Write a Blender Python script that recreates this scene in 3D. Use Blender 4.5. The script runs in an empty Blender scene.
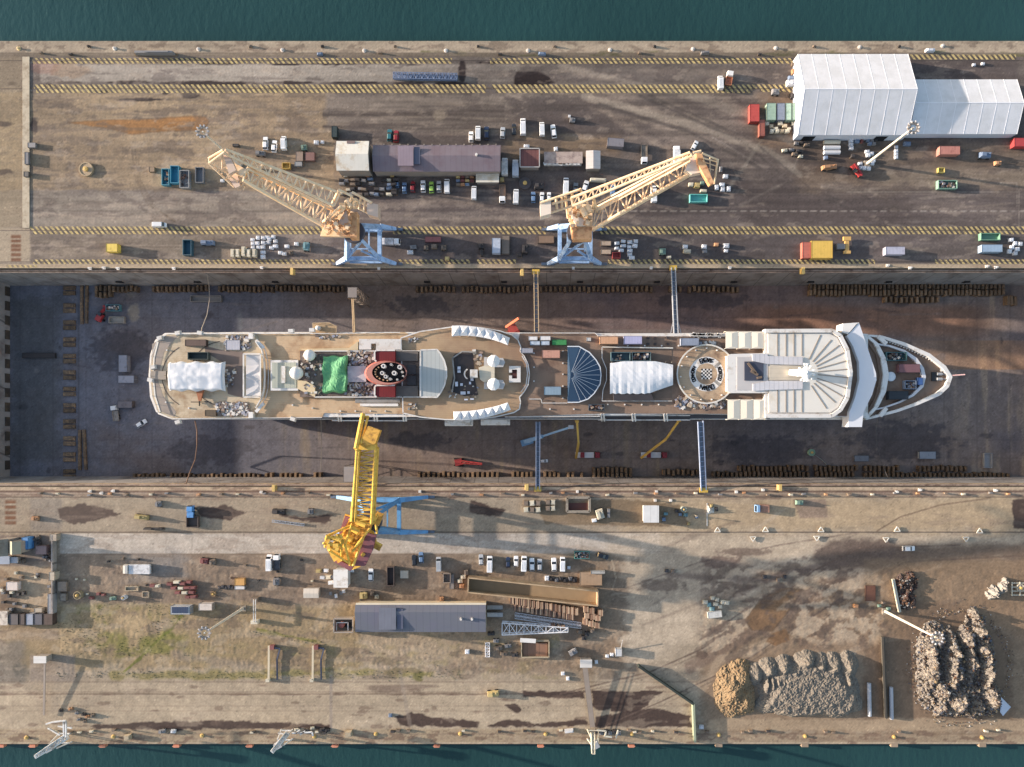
SUN_E = 11.5; SKY_E = 0.35
GA = .95; SAT = .82
import bpy, math, random, numpy as np
from mathutils import Vector, Matrix
random.seed(7)
C = bpy.context.scene
COL = C.collection
PI = math.pi
H = 266.0; K = 0.385; NX = 527.0; NY = 427.0      # camera height, ground metres per photo pixel, nadir
DZ = -20.0                                          # dock floor level
def P(px, py, z=0.0):
    s = K*(H-z)/H
    return Vector(((px-NX)*s, -(py-NY)*s, z))
def S(n, z=0.0): return n*K*(H-z)/H
def lin(c):
    out = []
    for v in c[:3]:
        v = v/255.0
        out.append(v/12.92 if v <= 0.04045 else ((v+0.055)/1.055)**2.4)
    return out
# ---------------------------------------------------------------- materials
MATS = {}
def M(name, rgb, rough=.6, metal=0, var=.12, sc=.35, bump=0., lines=None, dirt=None, dsc=.25, dth=.55, rnd=.06, alpha=None, spec=.4):
    if name in MATS: return MATS[name]
    m = bpy.data.materials.new(name); m.use_nodes = True
    nt = m.node_tree; n = nt.nodes; l = nt.links
    b = n['Principled BSDF']; b.inputs['Roughness'].default_value = rough; b.inputs['Metallic'].default_value = metal
    b.inputs['Specular IOR Level'].default_value = spec
    geo = n.new('ShaderNodeNewGeometry')
    nz = n.new('ShaderNodeTexNoise'); nz.inputs['Scale'].default_value = sc; nz.inputs['Detail'].default_value = 6
    l.new(geo.outputs['Position'], nz.inputs['Vector'])
    gr_ = sum(rgb)/3; rgb = tuple(gr_+(v-gr_)*SAT for v in rgb); c = lin(rgb)
    mx = n.new('ShaderNodeMix'); mx.data_type = 'RGBA'
    lo = [v*(1-var*1.6) for v in c]; hi = [min(1, v*(1+var*1.4)) for v in c]
    mx.inputs[6].default_value = (*lo, 1); mx.inputs[7].default_value = (*hi, 1)
    l.new(nz.outputs['Fac'], mx.inputs[0])
    cur = mx.outputs[2]
    if dirt:
        d = lin(dirt); n2 = n.new('ShaderNodeTexNoise'); n2.inputs['Scale'].default_value = dsc; n2.inputs['Detail'].default_value = 9
        n2.inputs['Roughness'].default_value = .7
        l.new(geo.outputs['Position'], n2.inputs['Vector'])
        mr = n.new('ShaderNodeMapRange'); mr.inputs[1].default_value = dth-.08; mr.inputs[2].default_value = dth+.12
        l.new(n2.outputs['Fac'], mr.inputs[0])
        m2 = n.new('ShaderNodeMix'); m2.data_type = 'RGBA'; m2.inputs[7].default_value = (*d, 1)
        l.new(mr.outputs[0], m2.inputs[0]); l.new(cur, m2.inputs[6]); cur = m2.outputs[2]
    if lines:                                        # (axis vector, period, share, darkness): seams, ribs, planks
        ax, per, sh, dk = lines
        dp = n.new('ShaderNodeVectorMath'); dp.operation = 'DOT_PRODUCT'; dp.inputs[1].default_value = ax
        l.new(geo.outputs['Position'], dp.inputs[0])
        dv = n.new('ShaderNodeMath'); dv.operation = 'DIVIDE'; dv.inputs[1].default_value = per; l.new(dp.outputs['Value'], dv.inputs[0])
        fr = n.new('ShaderNodeMath'); fr.operation = 'FRACT'; l.new(dv.outputs[0], fr.inputs[0])
        lt = n.new('ShaderNodeMath'); lt.operation = 'LESS_THAN'; lt.inputs[1].default_value = sh; l.new(fr.outputs[0], lt.inputs[0])
        ml = n.new('ShaderNodeMath'); ml.operation = 'MULTIPLY'; ml.inputs[1].default_value = dk; l.new(lt.outputs[0], ml.inputs[0])
        m3 = n.new('ShaderNodeMix'); m3.data_type = 'RGBA'; m3.inputs[7].default_value = (c[0]*.25, c[1]*.25, c[2]*.25, 1)
        l.new(ml.outputs[0], m3.inputs[0]); l.new(cur, m3.inputs[6]); cur = m3.outputs[2]
    if rnd:
        oi = n.new('ShaderNodeObjectInfo'); mr = n.new('ShaderNodeMapRange'); mr.inputs[3].default_value = 1-rnd*1.5; mr.inputs[4].default_value = 1+rnd
        l.new(oi.outputs['Random'], mr.inputs[0])
        m4 = n.new('ShaderNodeVectorMath'); m4.operation = 'SCALE'; l.new(cur, m4.inputs[0]); l.new(mr.outputs[0], m4.inputs['Scale']); cur = m4.outputs[0]
    l.new(cur, b.inputs['Base Color'])
    if alpha is not None: b.inputs['Alpha'].default_value = alpha
    if bump:
        nb = n.new('ShaderNodeTexNoise'); nb.inputs['Scale'].default_value = 1.6; nb.inputs['Detail'].default_value = 6
        l.new(geo.outputs['Position'], nb.inputs['Vector'])
        bp = n.new('ShaderNodeBump'); bp.inputs['Strength'].default_value = bump; bp.inputs['Distance'].default_value = .3
        l.new(nb.outputs['Fac'], bp.inputs['Height']); l.new(bp.outputs['Normal'], b.inputs['Normal'])
    MATS[name] = m
    return m
# ---------------------------------------------------------------- mesh builder
ORG = {}
class MB:
    def __init__(s): s.v = []; s.f = []; s.m = []; s.cur = 0
    def add(s, vs, fs):
        o = len(s.v); s.v += [tuple(v) for v in vs]; s.f += [tuple(i+o for i in f) for f in fs]; s.m += [s.cur]*len(fs); return s
    def box(s, c, d, rz=0.0, taper=1.0):
        x, y, z = d[0]/2, d[1]/2, d[2]/2; ca, sa = math.cos(rz), math.sin(rz); vs = []
        for k, t in ((-1, 1.0), (1, taper)):
            for a, b in ((-1, -1), (1, -1), (1, 1), (-1, 1)):
                u, w = a*x*t, b*y*t
                vs.append((c[0]+u*ca-w*sa, c[1]+u*sa+w*ca, c[2]+k*z))
        return s.add(vs, [(0, 3, 2, 1), (4, 5, 6, 7), (0, 1, 5, 4), (1, 2, 6, 5), (2, 3, 7, 6), (3, 0, 4, 7)])
    def bar(s, p, q, w, h=None, w2=None):
        p = Vector(p); q = Vector(q); d = q-p
        if d.length < 1e-4: return s
        d.normalize(); up = Vector((0, 0, 1)) if abs(d.z) < .95 else Vector((1, 0, 0))
        a = d.cross(up).normalized(); b = a.cross(d); h = h or w; k = (w2/w) if w2 else 1
        vs = [p+a*(i*w/2)+b*(j*h/2) for i, j in ((-1, -1), (1, -1), (1, 1), (-1, 1))]
        vs += [q+a*(i*w*k/2)+b*(j*h*k/2) for i, j in ((-1, -1), (1, -1), (1, 1), (-1, 1))]
        return s.add(vs, [(0, 3, 2, 1), (4, 5, 6, 7), (0, 1, 5, 4), (1, 2, 6, 5), (2, 3, 7, 6), (3, 0, 4, 7)])
    def cyl(s, p, q, r, n=10, r2=None):
        p = Vector(p); q = Vector(q); d = (q-p).normalized(); up = Vector((0, 0, 1)) if abs(d.z) < .95 else Vector((1, 0, 0))
        a = d.cross(up).normalized(); b = a.cross(d); r2 = r if r2 is None else r2; vs = []
        for c, rr in ((p, r), (q, r2)):
            for i in range(n):
                t = 2*PI*i/n; vs.append(c+a*(rr*math.cos(t))+b*(rr*math.sin(t)))
        fs = [(i, (i+1) % n, n+(i+1) % n, n+i) for i in range(n)]+[tuple(range(n-1, -1, -1)), tuple(range(n, 2*n))]
        return s.add(vs, fs)
    def tube(s, pts, r, n=6):
        for a, b in zip(pts[:-1], pts[1:]): s.cyl(a, b, r, n)
        return s
    def prism(s, pts, z0, z1, inset=0.0):
        n = len(pts); cx = sum(p[0] for p in pts)/n; cy = sum(p[1] for p in pts)/n
        area = sum(pts[i][0]*pts[(i+1) % n][1]-pts[(i+1) % n][0]*pts[i][1] for i in range(n))
        if area < 0: pts = pts[::-1]
        vs = [(p[0], p[1], z0) for p in pts]
        vs += [(cx+(p[0]-cx)*(1-inset), cy+(p[1]-cy)*(1-inset), z1) for p in pts]
        return s.add(vs, [tuple(range(n-1, -1, -1)), tuple(range(n, 2*n))]+[(i, (i+1) % n, n+(i+1) % n, n+i) for i in range(n)])
    def lathe(s, c, prof, n=16, a0=0., a1=2*PI):
        vs = []; full = abs(a1-a0-2*PI) < 1e-6; m = n if full else n+1
        for r, z in prof:
            for i in range(m):
                t = a0+(a1-a0)*i/n; vs.append((c[0]+r*math.cos(t), c[1]+r*math.sin(t), c[2]+z))
        fs = []
        for j in range(len(prof)-1):
            for i in range(n):
                k = (i+1) % m; fs.append((j*m+i, j*m+k, (j+1)*m+k, (j+1)*m+i))
        return s.add(vs, fs)
    def quad(s, a, b, c, d): return s.add([a, b, c, d], [(0, 1, 2, 3)])
    def truss4(s, A, B, n, cw, lw, faces=(0, 1, 2, 3), cross=False):
        A = [Vector(a) for a in A]; B = [Vector(b) for b in B]
        for a, b in zip(A, B): s.cyl(a, b, cw*.56, 8)
        for f in faces:
            i, j = f, (f+1) % 4
            for k in range(n+1):
                t = k/n; s.bar(A[i].lerp(B[i], t), A[j].lerp(B[j], t), lw)
                if k < n:
                    u = (k+1)/n
                    if k % 2 == 0 or cross: s.cyl(A[i].lerp(B[i], t), A[j].lerp(B[j], u), lw*.55, 5)
                    if k % 2 == 1 or cross: s.cyl(A[j].lerp(B[j], t), A[i].lerp(B[i], u), lw*.55, 5)
        return s
    def build(s, name, mat, parent=None, loc=None, smooth=False):
        me = bpy.data.meshes.new(name)
        o = bpy.data.objects.new(name, me); COL.objects.link(o)
        if parent is not None:
            org = ORG[parent.name]; o.parent = parent
        else:
            if loc is None:
                a = np.array(s.v); org = Vector(((a[:, 0].min()+a[:, 0].max())/2, (a[:, 1].min()+a[:, 1].max())/2, a[:, 2].min()))
            else: org = Vector(loc)
            o.location = org
        ORG[o.name] = org
        me.from_pydata([(v[0]-org[0], v[1]-org[1], v[2]-org[2]) for v in s.v], [], s.f)
        for m in (mat if isinstance(mat, (list, tuple)) else [mat]): me.materials.append(m)
        if any(s.m): me.polygons.foreach_set('material_index', s.m)
        if smooth: me.polygons.foreach_set('use_smooth', [True]*len(me.polygons))
        me.update()
        return o
def tag(o, label, cat=None, group=None, kind=None):
    if label: o['label'] = label
    if cat: o['category'] = cat
    if group: o['group'] = group
    if kind: o['kind'] = kind
    return o
def struct(o): o['kind'] = 'structure'; return o
def thing(name, label, cat, loc=(0, 0, 0), group=None, rz=0.0):
    o = bpy.data.objects.new(name, None); COL.objects.link(o); o.location = loc; o.rotation_euler = (0, 0, rz)
    ORG[o.name] = Vector(loc); o.empty_display_size = .5
    return tag(o, label, cat, group)
def dup(root, loc, rz, label=None, group=None, scale=None, swap=None):
    def cp(o, par):
        c = o.copy(); COL.objects.link(c); c.parent = par
        if swap and o.type == 'MESH' and o.active_material.name in swap:
            c.data = swapped(o.data, swap)
        for ch in list(o.children): cp(ch, c)
        return c
    r = cp(root, None); r.location = loc; r.rotation_euler = (0, 0, rz)
    if scale: r.scale = scale
    if label: r['label'] = label
    if group: r['group'] = group
    elif 'group' in r and group is False: del r['group']
    return r
SW = {}
def swapped(me, swap):
    k = (me.name, tuple(sorted(swap.items())))
    if k not in SW:
        n = me.copy(); n.materials.clear()
        for m in me.materials: n.materials.append(MATS[swap[m.name]] if m.name in swap else m)
        SW[k] = n
    return SW[k]
ORD = 'first second third fourth fifth sixth seventh eighth ninth tenth eleventh twelfth thirteenth fourteenth fifteenth sixteenth seventeenth eighteenth nineteenth twentieth'.split()
# ---------------------------------------------------------------- camera, sun, sky
cam = bpy.data.cameras.new('camera'); co = bpy.data.objects.new('camera', cam); COL.objects.link(co)
co.location = (0, 0, H); cam.sensor_width = 36; cam.lens = (H/K)/1024*36
cam.shift_x = -(NX-512)/1024; cam.shift_y = (NY-383.5)/1024; cam.clip_end = 5000; cam.clip_start = 1
C.camera = co
SE, SA = math.radians(10.5), math.radians(8.5)
sun = bpy.data.lights.new('sun', 'SUN'); so = bpy.data.objects.new('sun', sun); COL.objects.link(so)
d = Vector((math.cos(SE)*math.cos(SA), -math.cos(SE)*math.sin(SA), -math.sin(SE)))
so.rotation_euler = d.to_track_quat('-Z', 'Y').to_euler(); sun.energy = SUN_E; sun.angle = math.radians(.6); sun.color = (1, .86, .73)
so.location = (-300, 60, 120)
w = bpy.data.worlds.new('World'); C.world = w; w.use_nodes = True
sky = w.node_tree.nodes.new('ShaderNodeTexSky'); sky.sky_type = 'NISHITA'; sky.sun_disc = False
sky.sun_elevation = SE; sky.sun_rotation = math.radians(270)+SA; sky.air_density = 1.3; sky.dust_density = 1.5
tn = w.node_tree.nodes.new('ShaderNodeVectorMath'); tn.operation = 'MULTIPLY'; tn.inputs[1].default_value = (1.0, .97, 1.05); w.node_tree.links.new(sky.outputs[0], tn.inputs[0]); w.node_tree.links.new(tn.outputs[0], w.node_tree.nodes['Background'].inputs[0])
w.node_tree.nodes['Background'].inputs[1].default_value = SKY_E
C.view_settings.view_transform = 'Standard'; C.view_settings.look = 'None'; C.view_settings.exposure = 0
C.render.engine = 'CYCLES'; C.cycles.max_bounces = 4; C.cycles.diffuse_bounces = 2; C.cycles.glossy_bounces = 2
C.cycles.transparent_max_bounces = 6; C.cycles.use_denoising = True; C.cycles.caustics_reflective = False
# ================================================================ THE SETTING: ground painted on fine sheets
rng = np.random.RandomState(3)
def vnoise(X, Y, sx, sy=None, seed=0, octs=4):
    sy = sy or sx; out = np.zeros_like(X); amp = 1.; tot = 0.
    for o in range(octs):
        r = np.random.RandomState(seed*31+o*7+1); L = r.rand(256, 256)
        u = X/sx*2**o+seed*13.7+500; v = Y/sy*2**o+seed*5.1+500
        iu = np.floor(u).astype(int); iv = np.floor(v).astype(int); fu = u-iu; fv = v-iv
        fu = fu*fu*(3-2*fu); fv = fv*fv*(3-2*fv)
        a = L[iv % 256, iu % 256]; b = L[iv % 256, (iu+1) % 256]; c = L[(iv+1) % 256, iu % 256]; e = L[(iv+1) % 256, (iu+1) % 256]
        out += amp*((a*(1-fu)+b*fu)*(1-fv)+(c*(1-fu)+e*fu)*fv); tot += amp; amp *= .55
    return out/tot*2-1
def sstep(e0, e1, x): t = np.clip((x-e0)/(e1-e0), 0, 1); return t*t*(3-2*t)
class Sheet:
    def __init__(s, x0, x1, y0, y1, st=1.0, base=(150, 138, 122)):
        s.xs = np.arange(x0, x1+st/2, st); s.ys = np.arange(y0, y1+st/2, st); s.X, s.Y = np.meshgrid(s.xs, s.ys)
        s.c = np.ones(s.X.shape+(3,))*np.array(base, float); s.wet = np.zeros_like(s.X); s.z = np.zeros_like(s.X)
        s.n1 = vnoise(s.X, s.Y, 14, 8, seed=1, octs=5)*1.6; s.n3 = vnoise(s.X, s.Y, 6, 3.5, seed=4, octs=4); s.n2 = vnoise(s.X, s.Y, 40, seed=2, octs=5)
    def mixin(s, m, col, wet=None):
        s.c += (np.array(col, float)-s.c)*m[..., None]
        if wet is not None: s.wet += (wet-s.wet)*m
    def rect(s, x0, y0, x1, y1, col, a=1., soft=.7, rag=0., wet=None, k=None):
        if soft >= 4: rag = max(rag, soft*.7)
        n = s.n1*rag
        m = sstep(-soft, soft, s.X-x0+n)*sstep(-soft, soft, x1-s.X+n)*sstep(-soft, soft, s.Y-y0+n)*sstep(-soft, soft, y1-s.Y+n)*a
        if k is not None: m = m*k
        s.mixin(m, col, wet)
    def dist(s, pts, closed=True):
        X, Y = s.X, s.Y; n = len(pts); dm = np.full(X.shape, 1e9); ins = np.zeros(X.shape, bool)
        for i in range(n if closed else n-1):
            ax, ay = pts[i]; bx, by = pts[(i+1) % n]; dx, dy = bx-ax, by-ay
            t = np.clip(((X-ax)*dx+(Y-ay)*dy)/(dx*dx+dy*dy+1e-9), 0, 1)
            dm = np.minimum(dm, np.hypot(X-ax-t*dx, Y-ay-t*dy))
            if closed and ay != by:
                cr = ((ay > Y) != (by > Y)) & (X < (bx-ax)*(Y-ay)/(by-ay)+ax); ins ^= cr
        return np.where(ins, -dm, dm) if closed else dm
    def poly(s, pts, col, a=1., soft=.8, rag=1., wet=None):
        s.mixin(sstep(soft, -soft, s.dist(pts)+s.n3*rag*2.4)*a, col, wet)
    def line(s, pts, wd, col, a=1., soft=.5, rag=0., wet=None):
        s.mixin(sstep(soft, -soft, s.dist(pts, False)-wd/2+s.n1*rag)*a, col, wet)
    def ell(s, cx, cy, rx, ry, col, a=1., rag=.35, wet=None, soft=.25, rot=0):
        ca, sa = math.cos(rot), math.sin(rot); u = (s.X-cx)*ca+(s.Y-cy)*sa; v = -(s.X-cx)*sa+(s.Y-cy)*ca
        q = np.hypot(u/rx, v/ry)+s.n3*rag*1.5
        s.mixin(sstep(1+soft, 1-soft, q)*a, col, wet)
    def mod(s, f): s.c *= (1+f)[..., None]
    def build(s, name, z, mat):
        s.c *= (1+rng.randn(*s.X.shape)*.035)[..., None]; sp = rng.rand(*s.X.shape); s.c[sp < .004] *= .72; s.c[sp > .9975] *= 1.22
        h, w_ = s.X.shape; sc = K*(H-z)/H
        co = np.stack([(s.X-NX)*sc, -(s.Y-NY)*sc, np.full_like(s.X, z)+s.z], -1).reshape(-1, 3)
        idx = np.arange(h*w_).reshape(h, w_)
        q = np.stack([idx[1:, :-1], idx[1:, 1:], idx[:-1, 1:], idx[:-1, :-1]], -1).reshape(-1, 4)
        me = bpy.data.meshes.new(name); me.vertices.add(len(co)); me.vertices.foreach_set('co', co.ravel())
        me.loops.add(q.size); me.loops.foreach_set('vertex_index', q.ravel()); me.polygons.add(len(q))
        me.polygons.foreach_set('loop_start', np.arange(0, q.size, 4)); me.polygons.foreach_set('loop_total', np.full(len(q), 4))
        me.update(); me.validate()
        cc = np.clip(s.c/255., 0.005, 1); li = np.where(cc <= .04045, cc/12.92, ((cc+.055)/1.055)**2.4)
        rgba = np.concatenate([li, s.wet[..., None]], -1).reshape(-1, 4)
        at = me.color_attributes.new('soil', 'FLOAT_COLOR', 'POINT'); at.data.foreach_set('color', rgba.ravel())
        o = bpy.data.objects.new(name, me); COL.objects.link(o); me.materials.append(mat)
        me.polygons.foreach_set('use_smooth', [True]*len(me.polygons))
        return struct(o)
def ground_mat():
    m = bpy.data.materials.new('soil_and_asphalt'); m.use_nodes = True; n = m.node_tree.nodes; l = m.node_tree.links; b = n['Principled BSDF']
    at = n.new('ShaderNodeAttribute'); at.attribute_name = 'soil'; geo = n.new('ShaderNodeNewGeometry')
    nz = n.new('ShaderNodeTexNoise'); nz.inputs['Scale'].default_value = 1.3; nz.inputs['Detail'].default_value = 8; nz.inputs['Roughness'].default_value = .7
    l.new(geo.outputs['Position'], nz.inputs['Vector'])
    mr = n.new('ShaderNodeMapRange'); mr.inputs[1].default_value = .3; mr.inputs[2].default_value = .7; mr.inputs[3].default_value = GA*.84; mr.inputs[4].default_value = GA*1.16
    l.new(nz.outputs['Fac'], mr.inputs[0])
    sc = n.new('ShaderNodeVectorMath'); sc.operation = 'SCALE'; l.new(at.outputs['Color'], sc.inputs[0]); l.new(mr.outputs[0], sc.inputs['Scale'])
    l.new(sc.outputs[0], b.inputs['Base Color'])
    r = n.new('ShaderNodeMapRange'); r.inputs[3].default_value = .9; r.inputs[4].default_value = .25; l.new(at.outputs['Alpha'], r.inputs[0]); l.new(r.outputs[0], b.inputs['Roughness'])
    b.inputs['Specular IOR Level'].default_value = .25
    bp = n.new('ShaderNodeBump'); bp.inputs['Distance'].default_value = .12; l.new(nz.outputs['Fac'], bp.inputs['Height'])
    iv = n.new('ShaderNodeMapRange'); iv.inputs[3].default_value = .35; iv.inputs[4].default_value = 0.0; l.new(at.outputs['Alpha'], iv.inputs[0]); l.new(iv.outputs[0], bp.inputs['Strength'])
    l.new(bp.outputs['Normal'], b.inputs['Normal'])
    return m
GM = ground_mat()
# ---- north quay
g = Sheet(-60, 1090, 41, 268, 1.0, (112, 104, 98))
X, Y = g.X, g.Y
st1 = vnoise(X, Y, 120, 4, seed=5, octs=4); bl = vnoise(X, Y, 70, 45, seed=6, octs=5); fine = vnoise(X, Y, 5, seed=8, octs=3); wisp = vnoise(X, Y, 60, 7, seed=9, octs=5)
g.rect(-99, 190, 1100, 268, (118, 110, 105)); g.rect(-99, 190, 340, 232, (134, 126, 116), soft=8)
g.rect(330, 232, 1100, 260, (98, 91, 90), soft=6)
g.rect(-99, 232, 240, 262, (126, 116, 104), soft=12)
g.rect(330, 180, 1100, 226, (98, 90, 88), soft=14)
g.rect(-99, 92, 335, 190, (146, 130, 108), soft=1.2, rag=2)
g.mixin(np.clip(bl*1.2, 0, 1)*(Y > 95)*(Y < 190)*(X < 340)*.5, (168, 148, 120)); g.mixin(np.clip(-bl*1.2, 0, 1)*(Y > 95)*(Y < 190)*(X < 340)*.45, (122, 108, 94))
g.rect(335, 92, 1100, 180, (104, 96, 92), soft=2)
g.rect(40, 64, 520, 82, (152, 145, 135), soft=1.5); g.rect(330, 60, 1100, 92, (108, 101, 96), soft=30, k=.8*np.clip((X-380)/120, 0, 1))
g.rect(325, 94, 530, 132, (124, 115, 106), soft=3, rag=3)
g.mixin(sstep(.1, .5, wisp)*(X > 325)*(X < 760)*(Y > 92)*(Y < 136)*.6, (146, 134, 120))
g.rect(500, 86, 790, 95, (124, 116, 108), soft=6, a=.7)
for p, wd, a in (([(560, 95), (640, 118), (700, 150)], 20, .5), ([(600, 92), (690, 122), (770, 190)], 12, .6), ([(520, 128), (640, 140)], 5, .4), ([(690, 95), (830, 190)], 26, .5), ([(750, 92), (800, 130)], 30, .5), ([(700, 150), (900, 205), (1090, 215)], 10, .35)):
    g.line(p, wd, (150, 137, 124), a=a, soft=9, rag=4)
g.mixin(sstep(-.25, .45, -st1)*(X > 322)*(X < 505)*(Y > 97)*(Y < 130)*.85, (84, 76, 72)); g.ell(440, 115, 7, 5, (158, 146, 128), a=.7)
g.mixin(sstep(-.1, .35, st1)*(X > 335)*(X < 560)*(Y > 196)*(Y < 224)*.5, (136, 127, 118)); g.mixin(sstep(-.1, .4, -st1)*(X > 560)*(Y > 96)*(Y < 226)*.45, (78, 71, 70))
g.poly([(505, 96), (600, 97), (660, 122), (640, 136), (520, 128)], (82, 75, 73), a=.7, rag=2, soft=4); g.poly([(740, 178), (830, 180), (910, 196), (905, 224), (745, 226)], (84, 76, 74), a=.7, rag=3, soft=5); g.poly([(640, 150), (700, 160), (745, 185), (730, 195), (640, 190)], (86, 79, 78), a=.6, rag=3, soft=5)
for p_, wd, a in (([(591, 98), (680, 122), (759, 147)], 8, .75), ([(609, 116), (665, 149)], 5, .6), ([(563, 68), (630, 82)], 7, .55), ([(640, 70), (760, 74)], 6, .3), ([(345, 205), (520, 201)], 5, .4), ([(660, 100), (800, 165)], 5, .5), ([(720, 96), (790, 140)], 9, .5), ([(590, 108), (700, 136), (745, 160)], 2, .6), ([(420, 222), (560, 218)], 3, .4), ([(30, 215), (330, 218)], 4, .4), ([(30, 206), (340, 203)], 3, .35)): g.line(p_, wd, (164, 150, 134), a=a, soft=3, rag=3)
for k in range(60):
    x = 330+rng.rand()*690; y = 97+rng.rand()*128; dx = 20+rng.rand()*70; dy = rng.randn()*5+(dx*.45 if x > 600 and y < 180 else 0); g.line([(x, y), (x+dx, y+dy)], .6+rng.rand()*1.4, (150, 138, 124) if rng.rand() < .45 else (72, 66, 64), a=.2+.25*rng.rand(), soft=1, rag=1)
g.rect(330, 150, 350, 200, (140, 126, 106), soft=8, a=.7); g.rect(505, 135, 620, 160, (138, 120, 98), soft=4, rag=3, a=.8); g.rect(600, 150, 700, 176, (116, 106, 98), soft=8, a=.8, rag=3)
g.rect(760, 92, 800, 145, (134, 112, 92), soft=8, a=.8, rag=3)
g.rect(800, 138, 1100, 190, (124, 110, 96), soft=9, rag=4, a=.9); g.rect(880, 168, 1100, 186, (150, 138, 122), soft=5, rag=4, a=.5)
g.mixin(sstep(.05, .4, wisp)*(X > 820)*(Y > 180)*(Y < 200)*.55, (160, 150, 138))
g.rect(800, 145, 880, 175, (86, 76, 70), a=.6, soft=10, rag=3); g.rect(870, 58, 1019, 82, (92, 84, 82), a=.8, soft=5)  # second patch paints the taller tent's shadow into the ground
g.rect(905, 235, 1100, 262, (108, 100, 96), a=.7, soft=10)
# quay edge strips
g.rect(-99, 40, 1100, 52.5, (158, 146, 128), soft=.5); g.mixin((Y < 53)*np.clip(fine, 0, 1)*.6, (120, 108, 96)); g.mixin((Y < 53)*sstep(.2, .6, wisp)*.5, (118, 104, 92))
for x in range(-55, 1090, 21): g.rect(x, 41, x+.8, 52, (116, 106, 96), a=.5, soft=.4)
g.rect(-99, 52.5, 1100, 57, (112, 102, 90), soft=.6, rag=.5); g.line([(-60, 54.5), (1090, 54.5)], .8, (150, 138, 120), a=.7, rag=.3); g.mixin((Y > 50)*(Y < 57)*sstep(.1, .5, vnoise(X, Y, 25, 4, seed=21))*(X > 420)*.6, (84, 84, 56))
g.line([(-60, 60.5), (1090, 60.5)], .5, (96, 84, 72), a=.7); g.line([(-60, 88), (1090, 88)], .7, (104, 88, 74), a=.7)
for x in range(190, 520, 21): g.rect(x, 64, x+.6, 83, (128, 120, 110), a=.4, soft=.4)
for y in (57.5, 63.5, 83.5, 93.2): g.line([(-60, y), (1090, y)], .4, (110, 98, 86), a=.5)
for x in range(40, 1080, 28): g.rect(x, 196, x+.5, 226, (80, 73, 70), a=.28, soft=.35)
for x in range(-50, 1085, 33): g.rect(x, 234.5, x+.5, 259, (78, 70, 66), a=.3, soft=.35)
# rail grooves and the hatched bands' dark edges, yard lines
g.line([(-60, 230), (1090, 230)], .8, (92, 82, 76), a=.8); g.line([(30, 247), (330, 247)], .8, (96, 86, 78), a=.7, rag=.4)
g.line([(340, 194), (1090, 194)], .5, (140, 132, 124), a=.35, rag=.6)
g.line([(-60, 211), (360, 211)], .7, (96, 88, 82), a=.55, rag=.8); g.line([(45, 199), (360, 196)], 1.2, (150, 142, 130), a=.3, rag=1)
for x in range(600, 1090, 10): g.rect(x, 210.6, x+7, 211.8, (180, 174, 164), a=.7, soft=.5)
g.line([(735, 98), (850, 180), (860, 192)], .7, (84, 78, 74), a=.4); g.line([(745, 92), (870, 186)], .7, (84, 78, 74), a=.4)
g.line([(712, 137), (760, 165)], .8, (170, 162, 150), a=.6); g.line([(730, 160), (745, 196)], 1, (160, 152, 140), a=.5); g.line([(847, 192), (1020, 192)], .8, (165, 158, 148), a=.5)
g.line([(1019, 190), (1019, 228)], 1, (160, 150, 140), a=.6); g.line([(990, 183), (1017, 183), (1017, 206)], .8, (165, 156, 146), a=.5)
for r in (0, 1, 2): g.line([(132+r*3, 150), (136+r*2, 180), (148+r*3, 205), (175, 222)], 1.2, (100, 88, 76), a=.45, rag=.5)
for k in range(14):
    x = 60+rng.rand()*260; y = 110+rng.rand()*75; g.line([(x, y), (x+20+rng.rand()*30, y+rng.randn()*9)], 1.1, (118, 104, 90), a=.4, rag=1)
# wet patches
DK = (50, 41, 38)
for x0, y0, x1, y1 in ((110, 80.5, 152, 84.5), (160, 81, 250, 86), (200, 62, 235, 65), (267, 63, 300, 65.5), (268, 81, 310, 84.5), (330, 81.5, 380, 84.5), (392, 81.5, 427, 86), (434, 82, 470, 86), (458, 60, 466, 82), (405, 64.5, 420, 65.5), (60, 60, 66, 63), (90, 59.5, 98, 62.5), (55, 81, 80, 84.5), (97, 90, 110, 93.5), (45, 83, 53, 87), (8, 81, 17, 86), (162, 91, 170, 95), (30, 118, 38, 134), (310, 63, 360, 65), (180, 92, 200, 99), (475, 61, 505, 64), (115, 98, 165, 101)):
    g.ell((x0+x1)/2, (y0+y1)/2, (x1-x0)/2, (y1-y0)/2, DK, a=.92, rag=.3, wet=.8)
g.poly([(514, 77), (517, 71.5), (540, 72), (550, 77), (555, 83), (540, 86), (514, 85)], DK, wet=.8, rag=.5)
g.poly([(68, 122.5), (110, 120), (150, 119), (190, 116.5), (206, 117), (209, 122), (203, 130), (150, 132), (132, 134.5), (110, 129), (85, 125)], (142, 104, 64), rag=.5, wet=.35)
g.line([(68, 122.5), (110, 120), (150, 119), (190, 116.5), (206, 117), (209, 122), (203, 130), (150, 132), (132, 134.5), (110, 129), (85, 125), (68, 122.5)], .9, (112, 84, 58), a=.7, rag=.5)
g.ell(45, 67, 14, 8, (150, 100, 90), a=.3); g.ell(70, 70, 22, 7, (140, 110, 84), a=.35)
for k in range(46):
    x = rng.rand()*1000; y = 96+rng.rand()*160; g.ell(x, y, 2+rng.rand()*9, 1+rng.rand()*3, (86, 76, 72) if rng.rand() < .6 else (158, 146, 130), a=.35, rag=.5)
for k in range(26): g.line([(rng.rand()*1000, yy := 100+rng.rand()*155), (rng.rand()*1000, yy+rng.randn()*6)], .8, (84, 76, 72), a=.18, rag=.8)
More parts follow.
